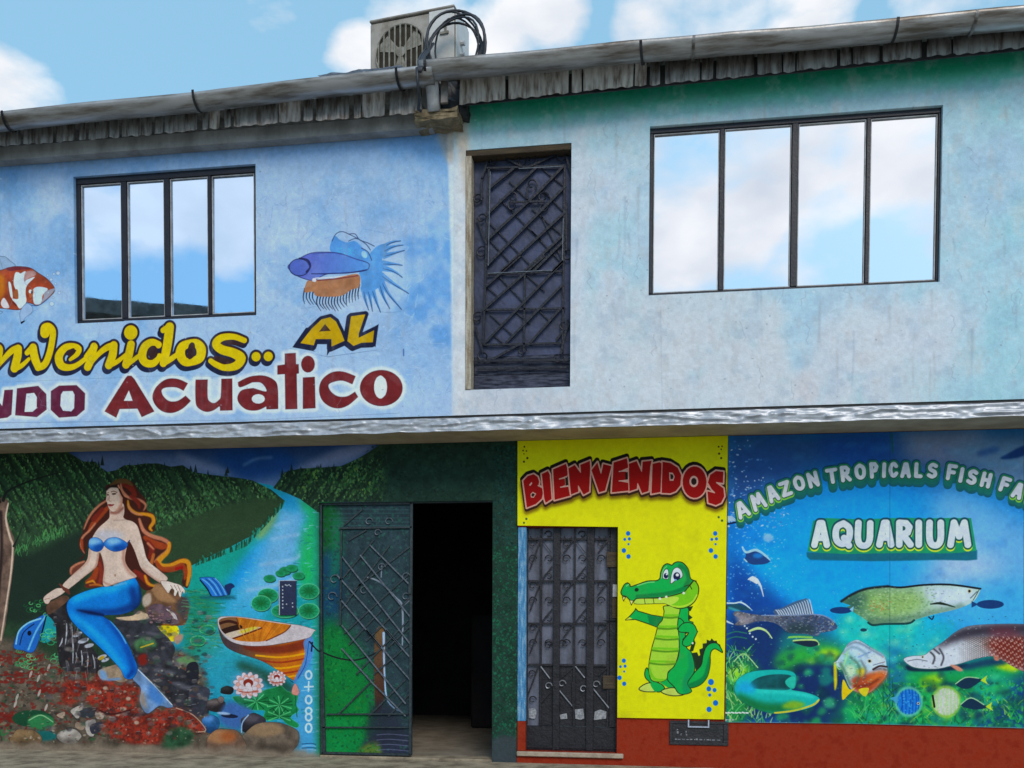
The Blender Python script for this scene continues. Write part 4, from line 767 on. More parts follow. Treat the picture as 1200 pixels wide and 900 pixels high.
    for pts, col, wd in [([(370, 100), (380, 150), (430, 200), (500, 215), (545, 250), (530, 290)], PK, [2, 3, 3, 3, 3, 1]), ([(390, 100), (440, 130), (470, 180)], RD, [6, 8, 5]), ([(300, 110), (350, 85), (410, 85), (450, 110)], (96, 66, 36), [3, 6, 6, 3]),
                         ([(420, 220), (430, 270), (480, 310), (540, 315), (590, 330), (600, 370), (575, 410), (590, 432)], GO, [2, 4, 4, 4, 5, 5, 4, 2]), ([(425, 250), (450, 300), (520, 322)], PK, [1.5, 2.5, 1.5]), ([(440, 190), (490, 230), (500, 270)], RD, [4, 6, 3]),
                         ([(500, 350), (530, 430), (590, 470), (660, 490), (705, 520), (700, 570), (640, 620), (610, 650)], PK, [3, 5, 5, 5, 5, 5, 4, 3]), ([(540, 480), (600, 520), (660, 540), (690, 540)], OR, [5, 9, 9, 4]), ([(560, 510), (590, 560), (570, 620)], RD, [5, 8, 4]), ([(560, 520), (600, 560)], PK, [3, 2]),
                         ([(712, 520), (700, 580), (640, 640), (650, 680), (720, 680), (800, 645), (845, 660), (850, 740), (835, 815)], GO, [4, 5, 7, 8, 7, 6, 6, 6, 3]), ([(620, 650), (660, 700), (740, 700), (800, 675), (825, 720), (820, 770)], OR, [4, 6, 7, 6, 6, 3]), ([(760, 700), (800, 690)], (150, 20, 16), [4, 4]),
                         ([(470, 720), (540, 770), (570, 820)], RD, [6, 9, 4]), ([(540, 750), (560, 800), (600, 820)], GO, [3, 4, 3]), ([(600, 600), (580, 680)], (170, 90, 40), [4, 5]),
                         ([(270, 220), (210, 260), (150, 330), (110, 420)], PK, [2, 3, 3, 1.5]), ([(280, 270), (230, 320), (170, 390), (140, 440)], OR, [5, 7, 6, 2]), ([(240, 280), (180, 350)], RD, [5, 7]), ([(190, 380), (150, 430), (100, 480), (90, 540), (115, 590)], PK, [2, 2.5, 3, 2.5, 1]), ([(95, 500), (100, 560)], OR, [4, 3]), ([(115, 648), (60, 668), (20, 700), (20, 735)], PK, [1.5, 3, 3, 1]),
                         ([(200, 700), (180, 760), (130, 790)], OR, [6, 8, 4]), ([(125, 800), (170, 785), (190, 800)], GO, [1.5, 3, 1.5]), ([(220, 660), (235, 740), (220, 800)], (130, 46, 32), [4, 6, 4]), ([(150, 815), (200, 810), (240, 820)], (176, 96, 34), [2, 3, 2])]: c.line(A(pts), col, wd, soft=.4, alpha=.95)
    # ---- tail and fins
    c.poly(Bc([(455, 545), (500, 590), (560, 660), (625, 722), (600, 735), (560, 725), (500, 762), (465, 705), (470, 640), (430, 592)]), (100, 132, 176), tex=.3, line=(30, 40, 60), lw=.8); c.line(Bc([(458, 552), (520, 612), (620, 720)]), (196, 206, 224), 1.1); c.poly(Bc([(520, 620), (580, 690), (560, 720), (510, 680)]), (64, 118, 188), soft=2); c.poly(Bc([(465, 700), (480, 650), (500, 740)]), (150, 132, 118), soft=2)
    c.poly(Bc([(265, 560), (320, 535), (370, 530), (410, 590), (380, 612), (330, 600), (285, 600)]), (140, 120, 100), tex=.3); c.poly(Bc([(272, 555), (300, 560), (310, 595), (280, 598)]), (110, 146, 190), soft=1.2); c.line(Bc([(310, 600), (370, 595)]), (96, 138, 196), 2.5, soft=.8)
    tail = Bc([(430, 100), (460, 140), (474, 205), (450, 255), (380, 285), (292, 292), (330, 322), (372, 370), (405, 420), (432, 480), (455, 545), (432, 592), (395, 592), (370, 545), (300, 470), (230, 405), (160, 342), (125, 292), (116, 240), (140, 205), (215, 172), (300, 152), (345, 148), (400, 112)])
    c.poly(tail, (4, 112, 200), line=(8, 30, 72), lw=.8); tm = c.mask(tail)
    c.line(Bc([(150, 215), (260, 175), (350, 160), (420, 125)]), (20, 156, 228), [10, 11, 10, 6], soft=3, clip=tm); c.line(Bc([(430, 170), (440, 240), (360, 272), (240, 275), (160, 268)]), (10, 54, 128), [10, 12, 9, 7, 3], soft=2.5, clip=tm); c.line(Bc([(470, 150), (470, 230), (440, 262)]), (8, 36, 84), 6, soft=2, clip=tm)
    c.line(Bc([(290, 296), (350, 360), (400, 440), (440, 560)]), (6, 70, 160), [4, 9, 9, 8], soft=2.5, clip=tm); c.line(Bc([(140, 290), (220, 350), (310, 440), (390, 550)]), (22, 150, 226), [5, 9, 9, 6], soft=3, clip=tm); c.line(Bc([(320, 310), (370, 372), (400, 425)]), (90, 170, 226), 1.6, soft=.5, clip=tm)
    c.line(Bc([(165, 265), (230, 278), (292, 290)]), (6, 24, 70), [1, 4, 3], soft=1, clip=tm); c.line(Bc([(365, 130), (340, 148), (400, 135)]), (150, 190, 226), 1.6, soft=.7, alpha=.8); c.line(Bc([(410, 585), (430, 560)]), (4, 60, 150), 5, soft=1.5, clip=tm)
    # ---- skin
    SK, SH = (204, 180, 168), (168, 122, 106)
    tors = A([(298, 290), (385, 265), (385, 325), (405, 352), (450, 365), (485, 395), (505, 450), (530, 540), (560, 640), (640, 710), (700, 765), (660, 800), (600, 770), (520, 705), (490, 640), (465, 570), (432, 510), (415, 545), (402, 600), (402, 650), (430, 700), (482, 752), (440, 770), (345, 800), (265, 825), (243, 795), (252, 700), (240, 630), (222, 585), (212, 640), (195, 690), (120, 750), (20, 830), (-15, 850), (-40, 815), (20, 750), (125, 650), (145, 560), (165, 490), (210, 415), (285, 345)])
    c.poly(tors, SK, line=(92, 54, 44), lw=.7); sm_ = c.mask(tors)
    c.line(A([(395, 540), (390, 640), (430, 720), (475, 755)]), SH, [4, 4, 4, 2], soft=1.5, clip=sm_); c.line(A([(150, 560), (135, 650), (20, 745)]), (184, 146, 130), 3, soft=1, clip=sm_); c.line(A([(215, 590), (190, 690), (90, 780)]), SH, 2.5, soft=1, clip=sm_); c.line(A([(520, 700), (600, 770), (680, 810)]), SH, 3, soft=1.2, clip=sm_); c.line(A([(505, 520), (545, 630), (640, 715)]), (220, 202, 192), 3, soft=1.2, clip=sm_)
    c.poly(A([(185, 470), (230, 430), (300, 430), (350, 440), (400, 470), (330, 500), (240, 500)]), (176, 178, 196), soft=3, clip=sm_, alpha=.8); c.poly(A([(300, 310), (380, 290), (380, 330), (320, 355)]), (182, 140, 126), soft=1.5, clip=sm_, alpha=.8); c.line(A([(320, 360), (400, 355)]), (176, 150, 140), 1.2, clip=sm_)
    c.line(A([(225, 600), (252, 690), (248, 790)]), (182, 146, 132), 2.5, soft=1, clip=sm_); c.ell(80+330/6, 550+745/6, .9, 1.6, (160, 116, 100)); c.line(A([(245, 790), (300, 815), (345, 800)]), SH, 2, soft=.8, clip=sm_)
    c.poly(A([(430, 505), (450, 560), (480, 640), (500, 700), (430, 690), (404, 640), (410, 560)]), HD)
    # hands
    hr = Cc([(890, 430), (930, 425), (985, 440), (1030, 455), (1060, 490), (1055, 515), (1042, 500), (1030, 540), (1018, 525), (1012, 495), (995, 530), (982, 522), (985, 490), (965, 480), (945, 510), (925, 490)])
    c.poly(hr, (212, 196, 188), line=(92, 54, 44), lw=.6); 
    for p in ([(985, 455), (1005, 490)], [(1010, 455), (1030, 500)], [(960, 455), (975, 480)]): c.line(Cc(p), (130, 90, 80), .8)
    c.poly(Cc([(185, 475), (150, 480), (95, 515), (66, 545), (75, 580), (100, 585), (118, 560), (150, 545), (200, 515), (235, 480)]), SK, line=(92, 54, 44), lw=.6); c.line(Cc([(75, 555), (110, 545)]), SH, .9)
    for k_ in range(4): c.line(Cc([(180+k_*9, 448+k_*12), (205+k_*8, 470+k_*10), (240+k_*3, 488+k_*9)]), (98, 48, 38), 2.4)
    # face
    Fc = crop(110, 555, 12.857)
    c.poly(A([(300, 265), (385, 240), (388, 330), (330, 350), (296, 330)]), (200, 172, 160)); c.line(A([(300, 305), (345, 305), (385, 270)]), (140, 84, 72), 3, soft=1)
    face = Fc([(190, 260), (225, 215), (300, 200), (352, 212), (390, 262), (432, 350), (425, 470), (375, 545), (295, 577), (245, 550), (212, 490), (200, 440), (182, 410), (190, 350)])
    c.poly(face, (206, 180, 166), line=(86, 46, 40), lw=.6); fm_ = c.mask(face)
    c.line(Fc([(400, 300), (432, 400), (400, 510), (330, 570)]), (178, 118, 96), [3, 4, 4, 2], soft=1.2, clip=fm_); c.line(Fc([(205, 315), (215, 370), (200, 410)]), (186, 150, 140), 1.5, soft=.5, clip=fm_)
    c.ell(110+305/12.857, 555+306/12.857, 2.7, 1.0, (62, 34, 28), ang=-3); c.ell(110+212/12.857, 555+320/12.857, 1.4, .9, (76, 42, 34)); c.line(Fc([(262, 278), (300, 266), (350, 284)]), (110, 66, 50), 1.0); c.line(Fc([(195, 295), (225, 285)]), (110, 66, 50), .8); c.line(Fc([(240, 330), (228, 390), (240, 415), (262, 412)]), (160, 116, 104), .9)
    c.poly(Fc([(208, 468), (245, 458), (270, 464), (305, 462), (285, 490), (240, 496)]), (146, 58, 56)); c.line(Fc([(210, 472), (305, 464)]), (90, 26, 30), .6); c.line(Fc([(240, 515), (285, 515)]), (182, 146, 136), .9)
    c.poly(Fc([(185, 265), (200, 210), (260, 180), (340, 170), (380, 200), (350, 212), (250, 212)]), (36, 24, 22), soft=.5); c.line(Fc([(370, 180), (400, 250), (440, 320), (520, 360)]), PK, 2.2); c.line(Fc([(385, 240), (430, 330), (470, 380)]), HD, 2.5)
    # top: shells
    for pts in (A([(145, 520), (155, 490), (190, 478), (230, 495), (252, 530), (230, 570), (190, 578), (150, 555)]), A([(250, 525), (275, 490), (330, 478), (380, 495), (418, 525), (395, 562), (330, 578), (280, 560)])):
        c.poly(pts, (30, 104, 190), line=(10, 36, 90), lw=.7); m_ = c.mask(pts); q_ = np.array(pts).mean(0); c.ell(q_[0]-2, q_[1]-3, 9, 4.5, (120, 176, 230), soft=2.2, clip=m_); c.ell(q_[0]+6, q_[1]+5, 9, 5, (8, 66, 150), soft=2, clip=m_)
    c.line(A([(415, 520), (432, 500)]), (20, 50, 110), 1.4)
    # ---- bare tree trunk at the far left
    tr = [(-3, 586), (10, 587), (8, 606), (13, 622), (17, 634), (16, 660), (11, 700), (4, 745), (-4, 762), (-16, 762), (-8, 700), (-2, 650), (-6, 620)]
    c.poly(tr, (104, 82, 72), tex=.35); tm2 = c.mask(tr); c.line([(10, 590), (7, 608), (12, 630), (15, 640), (13, 670), (8, 705), (1, 750)], (206, 182, 164), [2.6, 2.6, 3, 2.5, 2.5, 2, 2], clip=tm2, soft=.4); c.line([(1, 600), (2, 650), (-4, 720)], (44, 34, 34), 4, soft=1, clip=tm2)
    c.line([(16, 640), (22, 628), (28, 610)], (30, 34, 34), [3, 1.5, .8]); c.line([(4, 586), (10, 575), (40, 562), (78, 552)], (28, 32, 30), [5, 3, 2, .8]); c.line([(0, 588), (-10, 570)], (30, 32, 30), 4)
    # vertical signature beside the door
    for y, r_ in ((791, 4.6), (820, 4.6), (833, 3.7), (840.5, 4.0), (853, 5.0)): c.ell(361.7, y, 3.4, r_, None, line=None) if False else c.line(np.stack([361.7+3.5*np.cos(np.linspace(0, 6.28, 16)), y+r_*np.sin(np.linspace(0, 6.28, 16))], 1), (180, 210, 244), 2.4, sm=False)
    c.line([(361.8, 799), (361.5, 810)], (180, 210, 244), 2.0); c.line([(357, 805), (367, 804.5)], (180, 210, 244), 2.0)
    for k_ in range(4): c.line([(354, 872+k_*2.4), (364, 871+k_*2.5), (370, 872.5+k_*2.2)], (120, 170, 220) if k_ % 2 else (20, 60, 110), .9)
    # dust and splashes near the pavement
    X = np.linspace(c.x0, c.x1, c.w)[None, :]; Z = np.linspace(c.z1, c.z0, c.h)[:, None]
    fb = fbm(c.h, c.w, 22*c.k, R_, 4)
    t = np.clip((0.085-Z+.10*(fb-.5))/.06, 0, 1)*np.clip((-2.9-X)/.25, 0, 1); c.a += (t*.85)[..., None]*(np.array((130, 116, 102))/255-c.a)
    # grain of brushed oil paint on rough plaster
    c.mottle(.065, 2.2, 2); c.mottle(.07, 14, 3)
    return c

# ------------------------------------------------------------------ painting: aquarium banner
GLY = {'A': [[(0, 1), (.42, 0), (.62, 0), (1, 1)], [(.22, .68), (.8, .68)]], 'M': [[(0, 1), (.2, 0), (.5, .62), (.8, 0), (1, 1)]], 'Z': [[(0, 0), (1, 0), (0, 1), (1, 1)]], 'N': [[(0, 1), (.05, 0), (.95, 1), (1, 0)]],
       'T': [[(0, 0), (1, 0)], [(.5, 0), (.5, 1)]], 'R': [[(0, 1), (0, 0), (.6, .02), (.9, .2), (.75, .45), (.1, .55)], [(.35, .55), (1, 1)]], 'P': [[(0, 1), (0, 0), (.65, .02), (.95, .24), (.7, .52), (.05, .56)]], 'I': [[(.5, 0), (.5, 1)]],
       'C': [[(.95, .2), (.6, 0), (.2, .12), (0, .5), (.2, .88), (.6, 1), (.98, .8)]], 'L': [[(0, 0), (0, 1), (1, 1)]], 'S': [[(.95, .1), (.5, 0), (.1, .18), (.2, .42), (.8, .58), (.9, .85), (.5, 1), (.0, .9)]], 'F': [[(0, 1), (0, 0), (1, 0)], [(0, .48), (.8, .48)]],
       'H': [[(0, 0), (0, 1)], [(1, 0), (1, 1)], [(0, .5), (1, .5)]], 'U': [[(0, 0), (0, .72), (.25, 1), (.75, 1), (1, .72), (1, 0)]], 'O': [[(.5, 0), (.1, .18), (0, .5), (.12, .85), (.5, 1), (.88, .85), (1, .5), (.9, .18), (.5, 0)]],
       'Q': [[(.5, 0), (.1, .18), (0, .5), (.12, .85), (.5, 1), (.88, .85), (1, .5), (.9, .18), (.5, 0)], [(.62, .7), (1.0, 1.05)]]}
RND = 'COSQU'
def glyph(ch, cx, cy, w, h, ang):
    ca, sa = math.cos(math.radians(ang)), math.sin(math.radians(ang)); out = []
    for st in GLY[ch]:
        P = [((x-.5)*w, (y-.5)*h) for x, y in st]; out.append(([(cx+x*ca-y*sa, cy+x*sa+y*ca) for x, y in P], ch in RND or (ch in 'RP' and len(st) > 4 and False)))
    return out
def paint_aquarium():
    c = Canvas('aquarium_banner_print', 0.62, 3.62, 0.38, 2.92, -0.012, 320, (10, 120, 200)); R_ = c.rng; c.outline = .4
    D = crop(840, 500, 5); E = crop(1020, 500, 5); G = crop(840, 680, 5); H = crop(1020, 680, 5); V = crop(960, 670, 5.217); Wc = crop(850, 640, 7.5)
    def blob(p, col, s_=14, a=1.0): c.poly(p, col, soft=s_, alpha=a)
    blob([(840, 490), (1240, 480), (1240, 560), (1100, 560), (1000, 545), (930, 560), (840, 600)], (36, 82, 140), 12)
    blob([(840, 500), (930, 500), (930, 560), (880, 600), (840, 640)], (34, 78, 146), 12); blob([(960, 500), (1050, 500), (1040, 545), (970, 540)], (20, 70, 150), 10); blob([(1060, 500), (1150, 500), (1130, 545), (1070, 540)], (110, 124, 160), 10); blob([(1120, 520), (1230, 520), (1230, 580), (1150, 560)], (96, 130, 168), 8)
    blob([(840, 620), (880, 590), (960, 570), (1050, 560), (1080, 600), (1000, 640), (900, 700), (840, 720)], (6, 122, 214), 12); blob([(880, 640), (960, 660), (1040, 670), (1060, 720), (960, 720), (880, 690)], (8, 162, 232), 12)
    blob([(1090, 580), (1160, 590), (1230, 640), (1230, 720), (1150, 740), (1090, 700)], (92, 164, 222), 12); blob([(1090, 640), (1140, 640), (1175, 670), (1150, 700), (1090, 690), (1060, 672)], (168, 186, 216), 12, .75); blob([(1040, 640), (1090, 650), (1080, 690), (1040, 680)], (150, 182, 220), 8, .7)
    blob([(1020, 720), (1100, 710), (1080, 760), (1030, 770)], (20, 172, 222), 8); blob([(845, 650), (890, 680), (930, 720), (920, 800), (845, 810)], (10, 66, 152), 10); blob([(850, 730), (960, 740), (960, 850), (850, 850)], (16, 48, 104), 9); blob([(900, 590), (1040, 575), (1090, 600), (1080, 690), (1000, 715), (930, 700), (905, 650)], (8, 154, 228), 16, .8); blob([(1100, 690), (1200, 680), (1210, 735), (1130, 745)], (40, 160, 222), 10, .7)
    blob([(985, 720), (1040, 700), (1080, 730), (1060, 775), (1010, 780), (980, 760)], (16, 184, 178), 8); blob([(1080, 740), (1120, 730), (1100, 770), (1060, 790)], (22, 176, 190), 8)
    blob([(920, 740), (985, 750), (990, 790), (925, 790)], (18, 118, 120), 6); blob([(915, 765), (960, 755), (990, 765), (980, 785), (915, 785)], (40, 160, 60), 5); blob([(960, 762), (982, 762), (982, 776), (962, 776)], (150, 200, 30), 3)
    blob([(925, 785), (990, 780), (990, 846), (925, 846)], (16, 44, 96), 5); blob([(1000, 800), (1030, 770), (1110, 780), (1230, 760), (1230, 870), (980, 870), (990, 830)], (14, 150, 76), 8); blob([(1035, 760), (1060, 760), (1060, 830), (1035, 820)], (20, 100, 160), 7, .8)
    blob([(1180, 800), (1230, 790), (1230, 870), (1140, 860)], (14, 60, 120), 8); blob([(1080, 795), (1102, 790), (1102, 806), (1082, 808)], (150, 206, 20), 3); blob([(1165, 780), (1195, 775), (1190, 787)], (180, 206, 20), 2); blob([(1150, 790), (1185, 800), (1170, 830), (1140, 820)], (16, 160, 140), 6, .8); blob([(848, 780), (880, 775), (890, 800), (870, 846), (848, 846)], (30, 130, 60), 5); blob([(855, 782), (875, 782), (872, 796), (856, 798)], (140, 200, 40), 3)
    for _ in range(420):
        x, y = R_.uniform(853, 925), R_.uniform(515, 620)
        if R_.random() < .35+(y-515)/160-(x-853)/110: c.ell(x, y, R_.uniform(.5, 2.2), R_.uniform(.4, 1.2), [(150, 186, 230), (96, 150, 220), (196, 210, 230), (60, 116, 190)][R_.integers(4)], ang=R_.uniform(-30, 30), alpha=.8, n=7)
    for _ in range(260): c.ell(880+R_.normal()*26, 640+R_.normal()*40, R_.uniform(.4, 1.5), R_.uniform(.4, 1.1), (120, 190, 236), alpha=.6, n=7)
    for _ in range(150): c.ell(R_.uniform(860, 1200), R_.uniform(590, 720), R_.uniform(.4, 1.1), R_.uniform(.4, 1), (110, 190, 236), alpha=.5, n=6)
    c.ell(900, 630, 6, 5, (150, 190, 236), soft=1, alpha=.8)
    for _ in range(900):   # weeds and gravel
        x, y = R_.uniform(1000, 1225), R_.uniform(800, 852); col = [(10, 110, 60), (30, 170, 80), (16, 84, 60), (60, 180, 70), (20, 130, 110), (120, 190, 60)][R_.choice(6, p=[.25, .2, .25, .1, .17, .03])]
        c.ell(x, y, R_.uniform(1, 4), R_.uniform(.8, 2.5), col, ang=R_.uniform(0, 180), alpha=.6, n=7)
    def grass(box, n, cols, L0=9):
        for _ in range(n):
            x, y = R_.uniform(box[0], box[2]), R_.uniform(box[1], box[3]); a = R_.normal()*.7; l_ = R_.uniform(.5, 1.3)*L0; c.line([(x, y), (x+l_*.5*math.sin(a), y-l_*.5), (x+l_*math.sin(a)*1.3, y-l_)], cols[R_.integers(len(cols))], [1.3, 1, .4], alpha=.85)
    grass((850, 760, 885, 846), 170, [(40, 150, 70), (90, 190, 110), (20, 100, 60), (150, 200, 120), (14, 60, 60)], 10); grass((880, 828, 905, 848), 30, [(60, 150, 80), (140, 190, 120)], 9); grass((1000, 800, 1050, 846), 90, [(20, 130, 70), (70, 180, 100), (10, 80, 50)], 12); grass((1050, 820, 1200, 848), 140, [(20, 140, 70), (50, 170, 80), (10, 90, 60), (130, 190, 60)], 8)
    for y in (744, 750, 766): c.line([(850, y), (862, y-4), (875, y-2)], (40, 120, 90), 1.3, alpha=.8)
    c.line([(860, 775), (872, 766), (888, 782)], (150, 200, 130), 1.2)
    c.poly([(1180, 532), (1200, 522), (1230, 514), (1230, 520), (1200, 534), (1182, 538), (1172, 537)], (20, 56, 118), soft=1); c.poly([(1145, 530), (1165, 523), (1172, 528), (1150, 534)], (50, 88, 150), soft=2); c.line([(1190, 548), (1225, 520)], (140, 160, 190), 2.4, soft=1.5, alpha=.6)
    for _ in range(260):   # patchy reef, soft
        x, y = R_.uniform(915, 1215), R_.uniform(758, 852); r_ = R_.uniform(2, 9); lowr = (y-758)/95
        if y < 800 and 1045 < x < 1200 and R_.random() < .7: continue
        col = [(12, 92, 60), (34, 176, 90), (14, 60, 84), (20, 150, 120), (110, 186, 50), (10, 44, 70), (60, 190, 130)][R_.choice(7, p=[.2, .2, .18, .16, .08, .12, .06])]
        c.poly([(x+r_*math.cos(t)*R_.uniform(.5, 1.4), y+r_*.7*math.sin(t)*R_.uniform(.5, 1.4)) for t in np.linspace(0, 6.28, 9)[:-1]], col, soft=1.6, alpha=.6)
    for _ in range(90):
        x, y = R_.uniform(985, 1100), R_.uniform(720, 775); r_ = R_.uniform(2, 7); c.ell(x, y, r_, r_*.7, [(90, 206, 190), (30, 170, 190), (140, 210, 170), (20, 150, 170)][R_.integers(4)], soft=2, alpha=.4, n=9)
    for _ in range(700): c.ell(R_.uniform(852, 1200), R_.uniform(720, 848), R_.uniform(.4, 1.3), R_.uniform(.3, .9), [(150, 210, 190), (10, 40, 60), (70, 180, 120), (200, 220, 140)][R_.choice(4, p=[.25, .4, .25, .1])], alpha=.45, n=6)
    for _ in range(240):
        x, y = R_.uniform(852, 1200), R_.uniform(515, 720); c.ell(x, y, R_.uniform(2, 12), R_.uniform(1, 5), (70, 170, 226) if R_.random() < .6 else (10, 80, 170), ang=R_.uniform(-40, 10), soft=2.5, alpha=.16, n=9)
    # lettering in an arch
    let = [('A', 869.5, 597, 14, 20, -25), ('M', 888, 587.5, 16, 20, -25), ('A', 905, 578.5, 12, 20, -24), ('Z', 920.5, 572.6, 12, 18, -20), ('O', 936.3, 566, 12, 18, -18), ('N', 952.7, 562, 12, 18.5, -16), ('T', 975, 557.8, 13, 18, -9), ('R', 991, 555, 11, 19, -7), ('O', 1008, 552.6, 12, 18.5, -6), ('P', 1024.5, 551, 9.5, 19, -4), ('I', 1036, 551, 4, 18, 2), ('C', 1047, 550.5, 10, 18, 0), ('A', 1061.3, 551, 11, 18, 1), ('L', 1076.4, 551, 8.5, 18, 3), ('S', 1092.8, 551.5, 11, 18, 5), ('F', 1115.5, 553.6, 10.5, 19, 9), ('I', 1126.6, 556.6, 3, 18, 11), ('S', 1139.5, 559, 11, 18, 12), ('H', 1155.6, 562.4, 10.5, 18, 14), ('F', 1178, 568, 10.5, 18, 18), ('A', 1193, 575, 11, 19, 21), ('R', 1210, 582, 11, 19, 24), ('M', 1227, 591, 14, 19, 26)]
    strokes = []
    for ch, x, y, w_, h_, a in let: strokes += [(p, r_) for p, r_ in glyph(ch, x, y, w_-3, h_-4, a)]
    for dy, col, ww, al in ((8, (10, 84, 100), 9, .95), (6, (12, 92, 100), 10, .9), (4, (16, 104, 96), 10, .9)):
        for p, r_ in strokes: c.line([(x, y+dy) for x, y in p], col, ww, sm=r_, alpha=al)
    for p, r_ in strokes: c.line([(x-.4, y-1) for x, y in p], (18, 62, 92), 9.2, sm=r_, alpha=.85)
    for p, r_ in strokes: c.line(p, (26, 124, 78), 8.0, sm=r_)
    for (p, r_) in strokes:
        if p[0][0] < 915 or p[0][0] > 1185: c.line([(x, y+1.6) for x, y in p], (120, 186, 60), 7.2, sm=r_)
    for p, r_ in strokes: c.line([(x, y+.5) for x, y in p], (14, 58, 66), 5.8, sm=r_, alpha=.8)
    for p, r_ in strokes: c.line(p, (198, 202, 218), 4.3, sm=r_)
    # AQUARIUM
    q = crop(930, 600, 5.217); c.poly(q([(78, 245), (1122, 230), (1122, 290), (1060, 296), (900, 292), (720, 296), (500, 300), (300, 296), (100, 292), (82, 275)]), (14, 98, 122), False, soft=.5)
    c.poly(q([(84, 240), (120, 52), (200, 36), (300, 40), (420, 44), (560, 38), (680, 34), (800, 38), (930, 36), (1085, 36), (1118, 236), (1000, 250), (900, 252), (700, 250), (520, 252), (330, 256), (180, 250)]), (20, 140, 96), False)
    bl = [('A', 165, 134, 108, 168, 0), ('Q', 300, 132, 118, 160, 4), ('U', 430, 134, 104, 168, 2), ('A', 560, 132, 104, 168, 0), ('R', 680, 132, 100, 168, 0), ('I', 765, 132, 30, 168, 0), ('U', 865, 132, 100, 168, 0), ('M', 1012, 132, 138, 170, 0)]
    st = []
    for ch, x, y, w_, h_, a in bl: st += [(p, r_) for p, r_ in glyph(ch, 930+x/5.217, 600+y/5.217, (w_-32)/5.217, (h_-34)/5.217, a)]
    for p, r_ in st: c.line([(x, y+2.6) for x, y in p], (196, 214, 40), 9.4, sm=r_)
    for p, r_ in st: c.line([(x, y-.6) for x, y in p], (14, 66, 92), 10.4, sm=r_); c.line([(x, y+.8) for x, y in p], (16, 80, 70), 9.4, sm=r_)
    for p, r_ in st: c.line(p, (196, 206, 226), 7.0, sm=r_)
    # ---- fishes
    def eye(x, y, r_): c.ell(x, y, r_, r_, (196, 190, 160)); c.ell(x, y, r_*.6, r_*.6, (14, 16, 24))
    # small pale fish, upper left
    c.poly(D([(150, 700), (170, 730), (215, 720), (270, 745), (312, 780), (290, 802), (220, 808), (180, 795), (160, 780), (170, 750)]), (26, 60, 120)); c.line(D([(150, 705), (172, 735), (230, 722), (285, 755), (312, 782)]), (150, 196, 236), [2, 2.5, 3, 2.5, 1]); c.line(D([(160, 775), (175, 790)]), (140, 190, 230), 1.5); c.ell(888, 651, 6, 3, (20, 110, 190), soft=1)
    c.poly(D([(60, 525), (90, 525), (110, 545), (90, 555), (62, 548)]), (150, 180, 210)); c.line(D([(60, 570), (110, 560)]), (12, 30, 70), 2)
    c.line(Wc([(200, 292), (240, 280), (275, 300), (310, 350), (335, 440)]), (196, 208, 226), [1, 4.5, 4, 2, .8]); c.poly(Wc([(205, 290), (245, 275), (290, 290), (280, 330), (240, 312)]), (206, 214, 228))
    c.line(Wc([(0, 498), (80, 500), (130, 492), (180, 515), (228, 556)]), (190, 210, 228), [1.6, 1.4, 1.8, 1.6, .8]); c.poly(Wc([(0, 520), (100, 505), (180, 530), (220, 560), (80, 560), (0, 545)]), (24, 70, 90)); c.line(Wc([(30, 540), (120, 570)]), (60, 170, 180), 2, soft=.7); c.line(Wc([(0, 652), (30, 668), (70, 684)]), (180, 200, 220), [2, 2, .8])
    # spiny grey fish
    c.poly(Wc([(430, 560), (500, 540), (600, 490), (690, 462), (720, 465), (775, 585), (760, 610), (560, 610), (440, 600)]), (70, 90, 120), alpha=.9)
    for k_ in range(15): x = 448+k_*21; c.line(Wc([(x+30, 606), (x+4, 566-max(0, k_-2)*6.5), (x-8, 560-max(0, k_-2)*8)]), (176, 188, 206), [1.5, 1.1, .6])
    body = Wc([(100, 570), (200, 590), (320, 605), (480, 605), (640, 600), (790, 595), (900, 620), (960, 665), (985, 715), (930, 745), (840, 760), (800, 790), (700, 770), (560, 760), (480, 700), (400, 665), (280, 660), (160, 690), (80, 690), (130, 640), (70, 600)])
    c.poly(body, None, grad=((860, 725), (96, 92, 98), (960, 730), (56, 74, 110)), tex=.3); bm_ = c.mask(body)
    for _ in range(420): c.ell(R_.uniform(858, 982), R_.uniform(718, 745), R_.uniform(.6, 2), R_.uniform(.5, 1.2), [(140, 146, 168), (40, 46, 66), (110, 96, 96), (80, 100, 130)][R_.integers(4)], alpha=.6, clip=bm_, n=6)
    c.line(Wc([(320, 608), (560, 606), (800, 600), (900, 625), (960, 670)]), (130, 150, 190), 1.3, alpha=.8); c.poly(Wc([(560, 690), (700, 680), (800, 730), (720, 770), (560, 750)]), (40, 60, 70), soft=3, clip=bm_); eye(975.5, 731, 1.5)
    c.poly(Wc([(90, 600), (200, 610), (260, 650), (150, 690), (110, 660)]), (150, 140, 150), soft=2, alpha=.8); c.line(Wc([(210, 745), (290, 720), (360, 745), (410, 808)]), (186, 216, 140), [2, 3, 2, 1]); 
    for x, y in ((170, 700), (190, 720), (215, 765), (240, 795), (268, 815)): c.ell(850+x/7.5, 640+y/7.5, 1.1, 1.1, (190, 206, 220))
    c.line(Wc([(560, 800), (640, 795), (760, 800)]), (120, 190, 80), 2.2); c.line(Wc([(600, 830), (700, 822), (790, 825), (820, 862)]), (176, 206, 120), 2); c.poly(Wc([(600, 835), (780, 830), (815, 865), (740, 885), (640, 860)]), (22, 40, 60))
    # teal ray / caiman curled at lower left
    ring = G([(105, 620), (125, 575), (200, 535), (330, 522), (430, 530), (465, 560), (462, 620), (440, 640), (520, 655), (590, 680), (600, 705), (560, 740), (470, 765), (350, 780), (250, 760), (150, 710), (110, 670)])
    c.poly(ring, (16, 170, 164), line=(10, 80, 80), lw=.9); rm_ = c.mask(ring)
